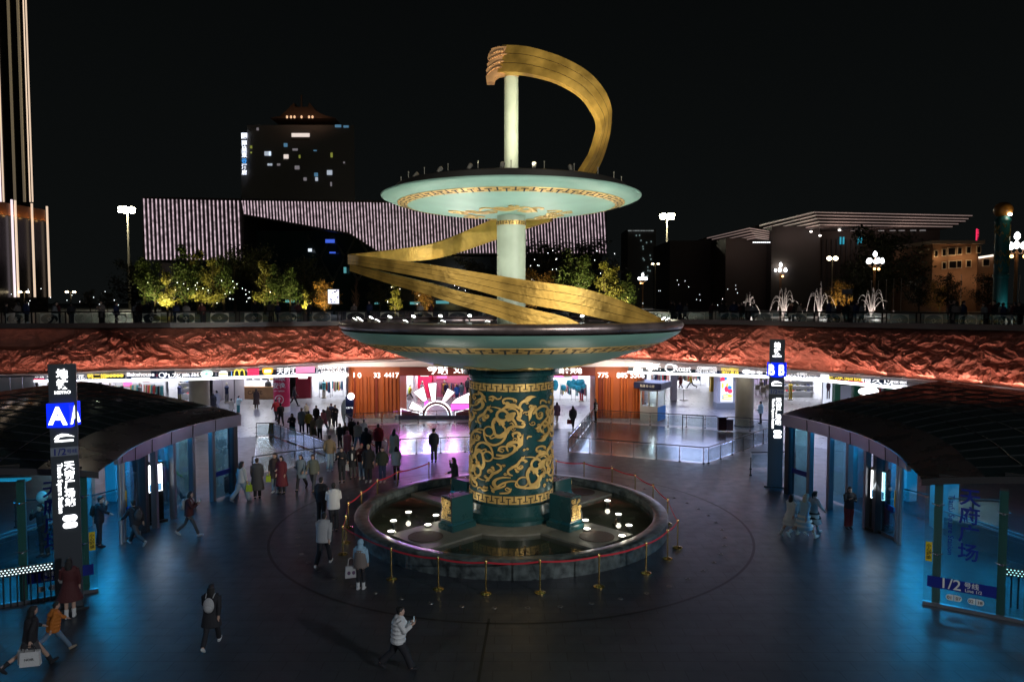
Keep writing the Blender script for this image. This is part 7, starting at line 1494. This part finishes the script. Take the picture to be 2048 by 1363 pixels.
person(633, 854, 810, 175, 'stand', 'black', 'jacket', 'dgrey', 'trousers', 'hairblack', 'short', 'black', 'man in black jacket over pale shirt behind the beige jacket')
person(648, 862, 816, 160, 'walk', 'pink', 'coat', 'ldenim', 'trousers', 'hairblack', 'bob', 'white', 'woman in pale pink coat leaning among the group')
person(656, 854, 813, 180, 'stand', 'taupe', 'coat', 'dgrey', 'trousers', 'hairblack', 'long', 'black', 'woman in taupe coat behind the pale pink coat')
person(663, 849, 806, 178, 'stand', 'navy', 'jacket', 'black', 'trousers', 'hairblack', 'short', 'black', 'tall man in navy jacket at the back of the group')
person(671, 856, 809, 180, 'phone', 'black', 'jacket', 'black', 'trousers', 'hairblack', 'short', 'black', 'man in black jacket over grey, last on the right of the group')
person(613, 838, 806, 180, 'stand', 'cream', 'jacket', 'dgrey', 'trousers', 'hairblack', 'short', 'black', 'small figure in cream jacket behind the mustard hoodie')
person(553, 842, 796, 40, 'walk', 'red', 'jacket', 'black', 'trousers', 'hairblack', 'short', 'black', 'man in red jacket walking before the red round column')
person(562, 851, 804, 30, 'walk2', 'black', 'jacket', 'black', 'trousers', 'hairblack', 'short', 'black', 'man in black walking close to the man in red')
person(435, 820, 779, 60, 'walk', 'lgrey', 'coat', 'lgrey', 'trousers', 'hairblack', 'short', 'white', 'person in pale grey coat beside the beige column'); person(427, 828, 785, 40, 'stand', 'black', 'coat', 'black', 'trousers', 'hairblack', 'bob', 'black', 'person in black standing close to the beige column')
person(477, 826, 791, -50, 'face', 'mint', 'puffer', 'teal', 'wide', 'hairblack', 'long', 'white', 'woman in mint white jacket near the coffee shop'); person(463, 827, 806, 0, 'stand', 'cream', 'dress', 'cream', 'leggings', 'hairblack', 'bob', 'white', 'child in cream dress beside the mint jacket')
person(513, 817, 777, 0, 'stand', 'brown', 'longcoat', 'brown', 'trousers', 'brown', 'hood', 'brown', 'tall dark brown hooded figure near the coffee counter'); person(537, 797, 757, 10, 'stand', 'dgrey', 'jacket', 'black', 'trousers', 'hairblack', 'short', 'black', 'man in grey jacket standing at the coffee counter')
person(588, 812, 772, -70, 'walk', 'black', 'jacket', 'black', 'trousers', 'hairblack', 'long', 'black', 'woman in black walking behind the red round column')
person(868, 923, 857, 178, 'stand', 'black', 'suit', 'black', 'trousers', 'hairblack', 'cap', 'black', 'guard in dark uniform and peaked cap standing alone', .0125)
person(910, 990, 914, 80, 'face', 'black', 'coat', 'black', 'trousers', 'hairblack', 'long', 'black', 'woman in black with a hand to her mouth beside the gilded column')
person(806, 799, 759, -60, 'walk', 'lgrey', 'jacket', 'black', 'trousers', 'hairblack', 'short', 'black', 'man in grey jacket walking hand in hand with a child'); person(819, 800, 767, -75, 'stride', 'lime', 'jacket', 'black', 'trousers', 'hairblack', 'short', 'black', 'child in bright lime jacket before the white shop')
person(893, 800, 764, 150, 'stand', 'navy', 'jacket', 'dgrey', 'trousers', 'hairblack', 'short', 'black', 'man in navy jacket behind the upper petals'); person(914, 806, 768, 20, 'stand', 'blue', 'jacket', 'navy', 'trousers', 'hairblack', 'short', 'black', 'man in bright blue jacket behind the glowing fan'); person(923, 800, 764, 0, 'stand', 'bluegrey', 'jacket', 'denim', 'trousers', 'hairblack', 'short', 'black', 'man in slate jacket next to the bright blue jacket'); person(936, 795, 752, 20, 'stand', 'black', 'jacket', 'black', 'trousers', 'hairblack', 'short', 'black', 'man in black at the left edge of the gilded column')
# ---- right of the column
person(1114, 844, 802, 5, 'walk', 'purple', 'coat', 'lgrey', 'trousers', 'hairblack', 'bob', 'white', 'person in dark purple coat and pale trousers walking away')
p = person(1146, 857, 810, 8, 'carry', 'black', 'puffer', 'black', 'trousers', 'hairblack', 'long', 'black', 'woman in black jacket carrying a red bag'); tote(p['wr'][1] + Vector((-.03, 0, .02)), 'wine', (.34, .12, .3), 'dark red bag hanging from the hand of the woman in black', 0, None, .1)
p = person(1191, 843, 797, 70, 'pocket', 'black', 'jacket', 'black', 'trousers', 'hairblack', 'short', 'black', 'man in black and white striped sweater at the fence corner'); m = MB()
for zz in (.88, 1.0, 1.12, 1.24): m.lathe([(.205, zz - .03), (.213, zz), (.205, zz + .03)], 24)
m.build('stripes', pm('white'), p['t'], True, local=True).scale = (1, .8, 1)
for px, py, yh, c, l in ((1290, 838, 813, 'cream', 'man in pale shirt sitting in front of the kiosk'), (1313, 840, 811, 'navy', 'man in dark jacket sitting at the kiosk corner')):
    person(px, py, yh, 165, 'sit', c, 'jacket', 'black', 'trousers', 'hairblack', 'short', 'black', l); q = G(px, py); t_ = thing('chair', 'plain chair under the ' + l, 'chair', (q.x, q.y, 0)); MB().box((q.x, q.y + .28, .43), (.42, .42, .04)).build('seat', darkm, t_); MB().box((q.x, q.y + .5, .72), (.42, .04, .42)).build('backrest', darkm, t_); [MB().bar((q.x + .18 * a, q.y + .28 + .18 * b, 0), (q.x + .18 * a, q.y + .28 + .18 * b, .42), .03).build('leg', darkm, t_) for a in (-1, 1) for b in (-1, 1)]
person(1361, 776, 748, 30, 'walk', 'wine', 'coat', 'wine', 'trousers', 'hairblack', 'short', 'black', 'person in wine red coat far back in the right hall'); person(1382, 777, 746, 75, 'stride', 'yellow', 'jacket', 'black', 'trousers', 'hairblack', 'short', 'black', 'person in yellow top striding in the right hall')
person(1521, 847, 802, 60, 'carrystand', 'lblue', 'puffer', 'black', 'trousers', 'hairblack', 'short', 'black', 'person in pale blue jacket beside the slim pylon')
person(1580, 1070, 985, -60, 'walk', 'white', 'dress', 'white', 'bare', 'hairblack', 'long', 'white', 'girl in short white frilled dress and white boots walking right', .0125, ('boots', 'frill')); person(1607, 1077, 980, -70, 'stride', 'lblue', 'dress', 'lblue', 'bare', 'cream', 'long', 'white', 'girl in pale blue dress with fair hair and white boots', .0125, ('boots', 'frill')); person(1626, 1068, 978, -72, 'walk2', 'lgrey', 'dress', 'lgrey', 'bare', 'hairblack', 'tail', 'white', 'girl in grey tiered dress with black frills', .0125, ('boots', 'frill', 'dark'))
person(1697, 1056, 972, 178, 'phone', 'black', 'jacket', 'wine', 'wide', 'hairblack', 'long', 'black', 'woman in black top and wide wine red trousers facing the camera', .0125)
person(1738, 1020, 955, -20, 'stand', 'black', 'jacket', 'black', 'trousers', 'hairblack', 'short', 'black', 'dark figure behind the right lit totem')
# ---- people along the upper railing
_q = random.Random(17); ups = []
for x0, x1, n in ((5, 60, 3), (100, 150, 3), (195, 240, 2), (270, 305, 4), (330, 420, 3), (510, 640, 6), (700, 760, 2), (820, 880, 2), (1340, 1375, 4), (1420, 1475, 4), (1470, 1510, 6), (1575, 1600, 3), (1655, 1725, 7), (1895, 1930, 4), (1965, 2010, 5), (2015, 2045, 3)):
    for i in range(n): ups.append((x0 + (x1 - x0) * (i + _q.random() * .8) / n, _q.uniform(.7, 2.6)))
proto = []
for i, (px, dy) in enumerate(ups):
    Y = fd(px) + dy; b = P(px, 640, Y); l = 'dark figure of a person standing behind the upper railing'
    if i < 5:
        t_ = person(px, 640, 602, _q.uniform(-180, 180), ('stand', 'phone', 'pocket', 'walk', 'face')[i], ('black', 'taupe', 'navy', 'grey', 'maroon')[i], ('jacket', 'coat', 'puffer', 'hoodie', 'jacket')[i], 'black', 'trousers', 'hairblack', ('short', 'long', 'short', 'bob', 'short')[i], 'black', l, .022, (), ZP, 1., 'people along the upper railing', Y)['t']; proto.append(t_); KIDS[t_.name] = list(t_.children)
    else: t_ = dup(proto[i % 5], loc=(b.x, Y, ZP), rz=_q.uniform(-3.14, 3.14))
    t_.scale = (_q.uniform(.92, 1.05),) * 3
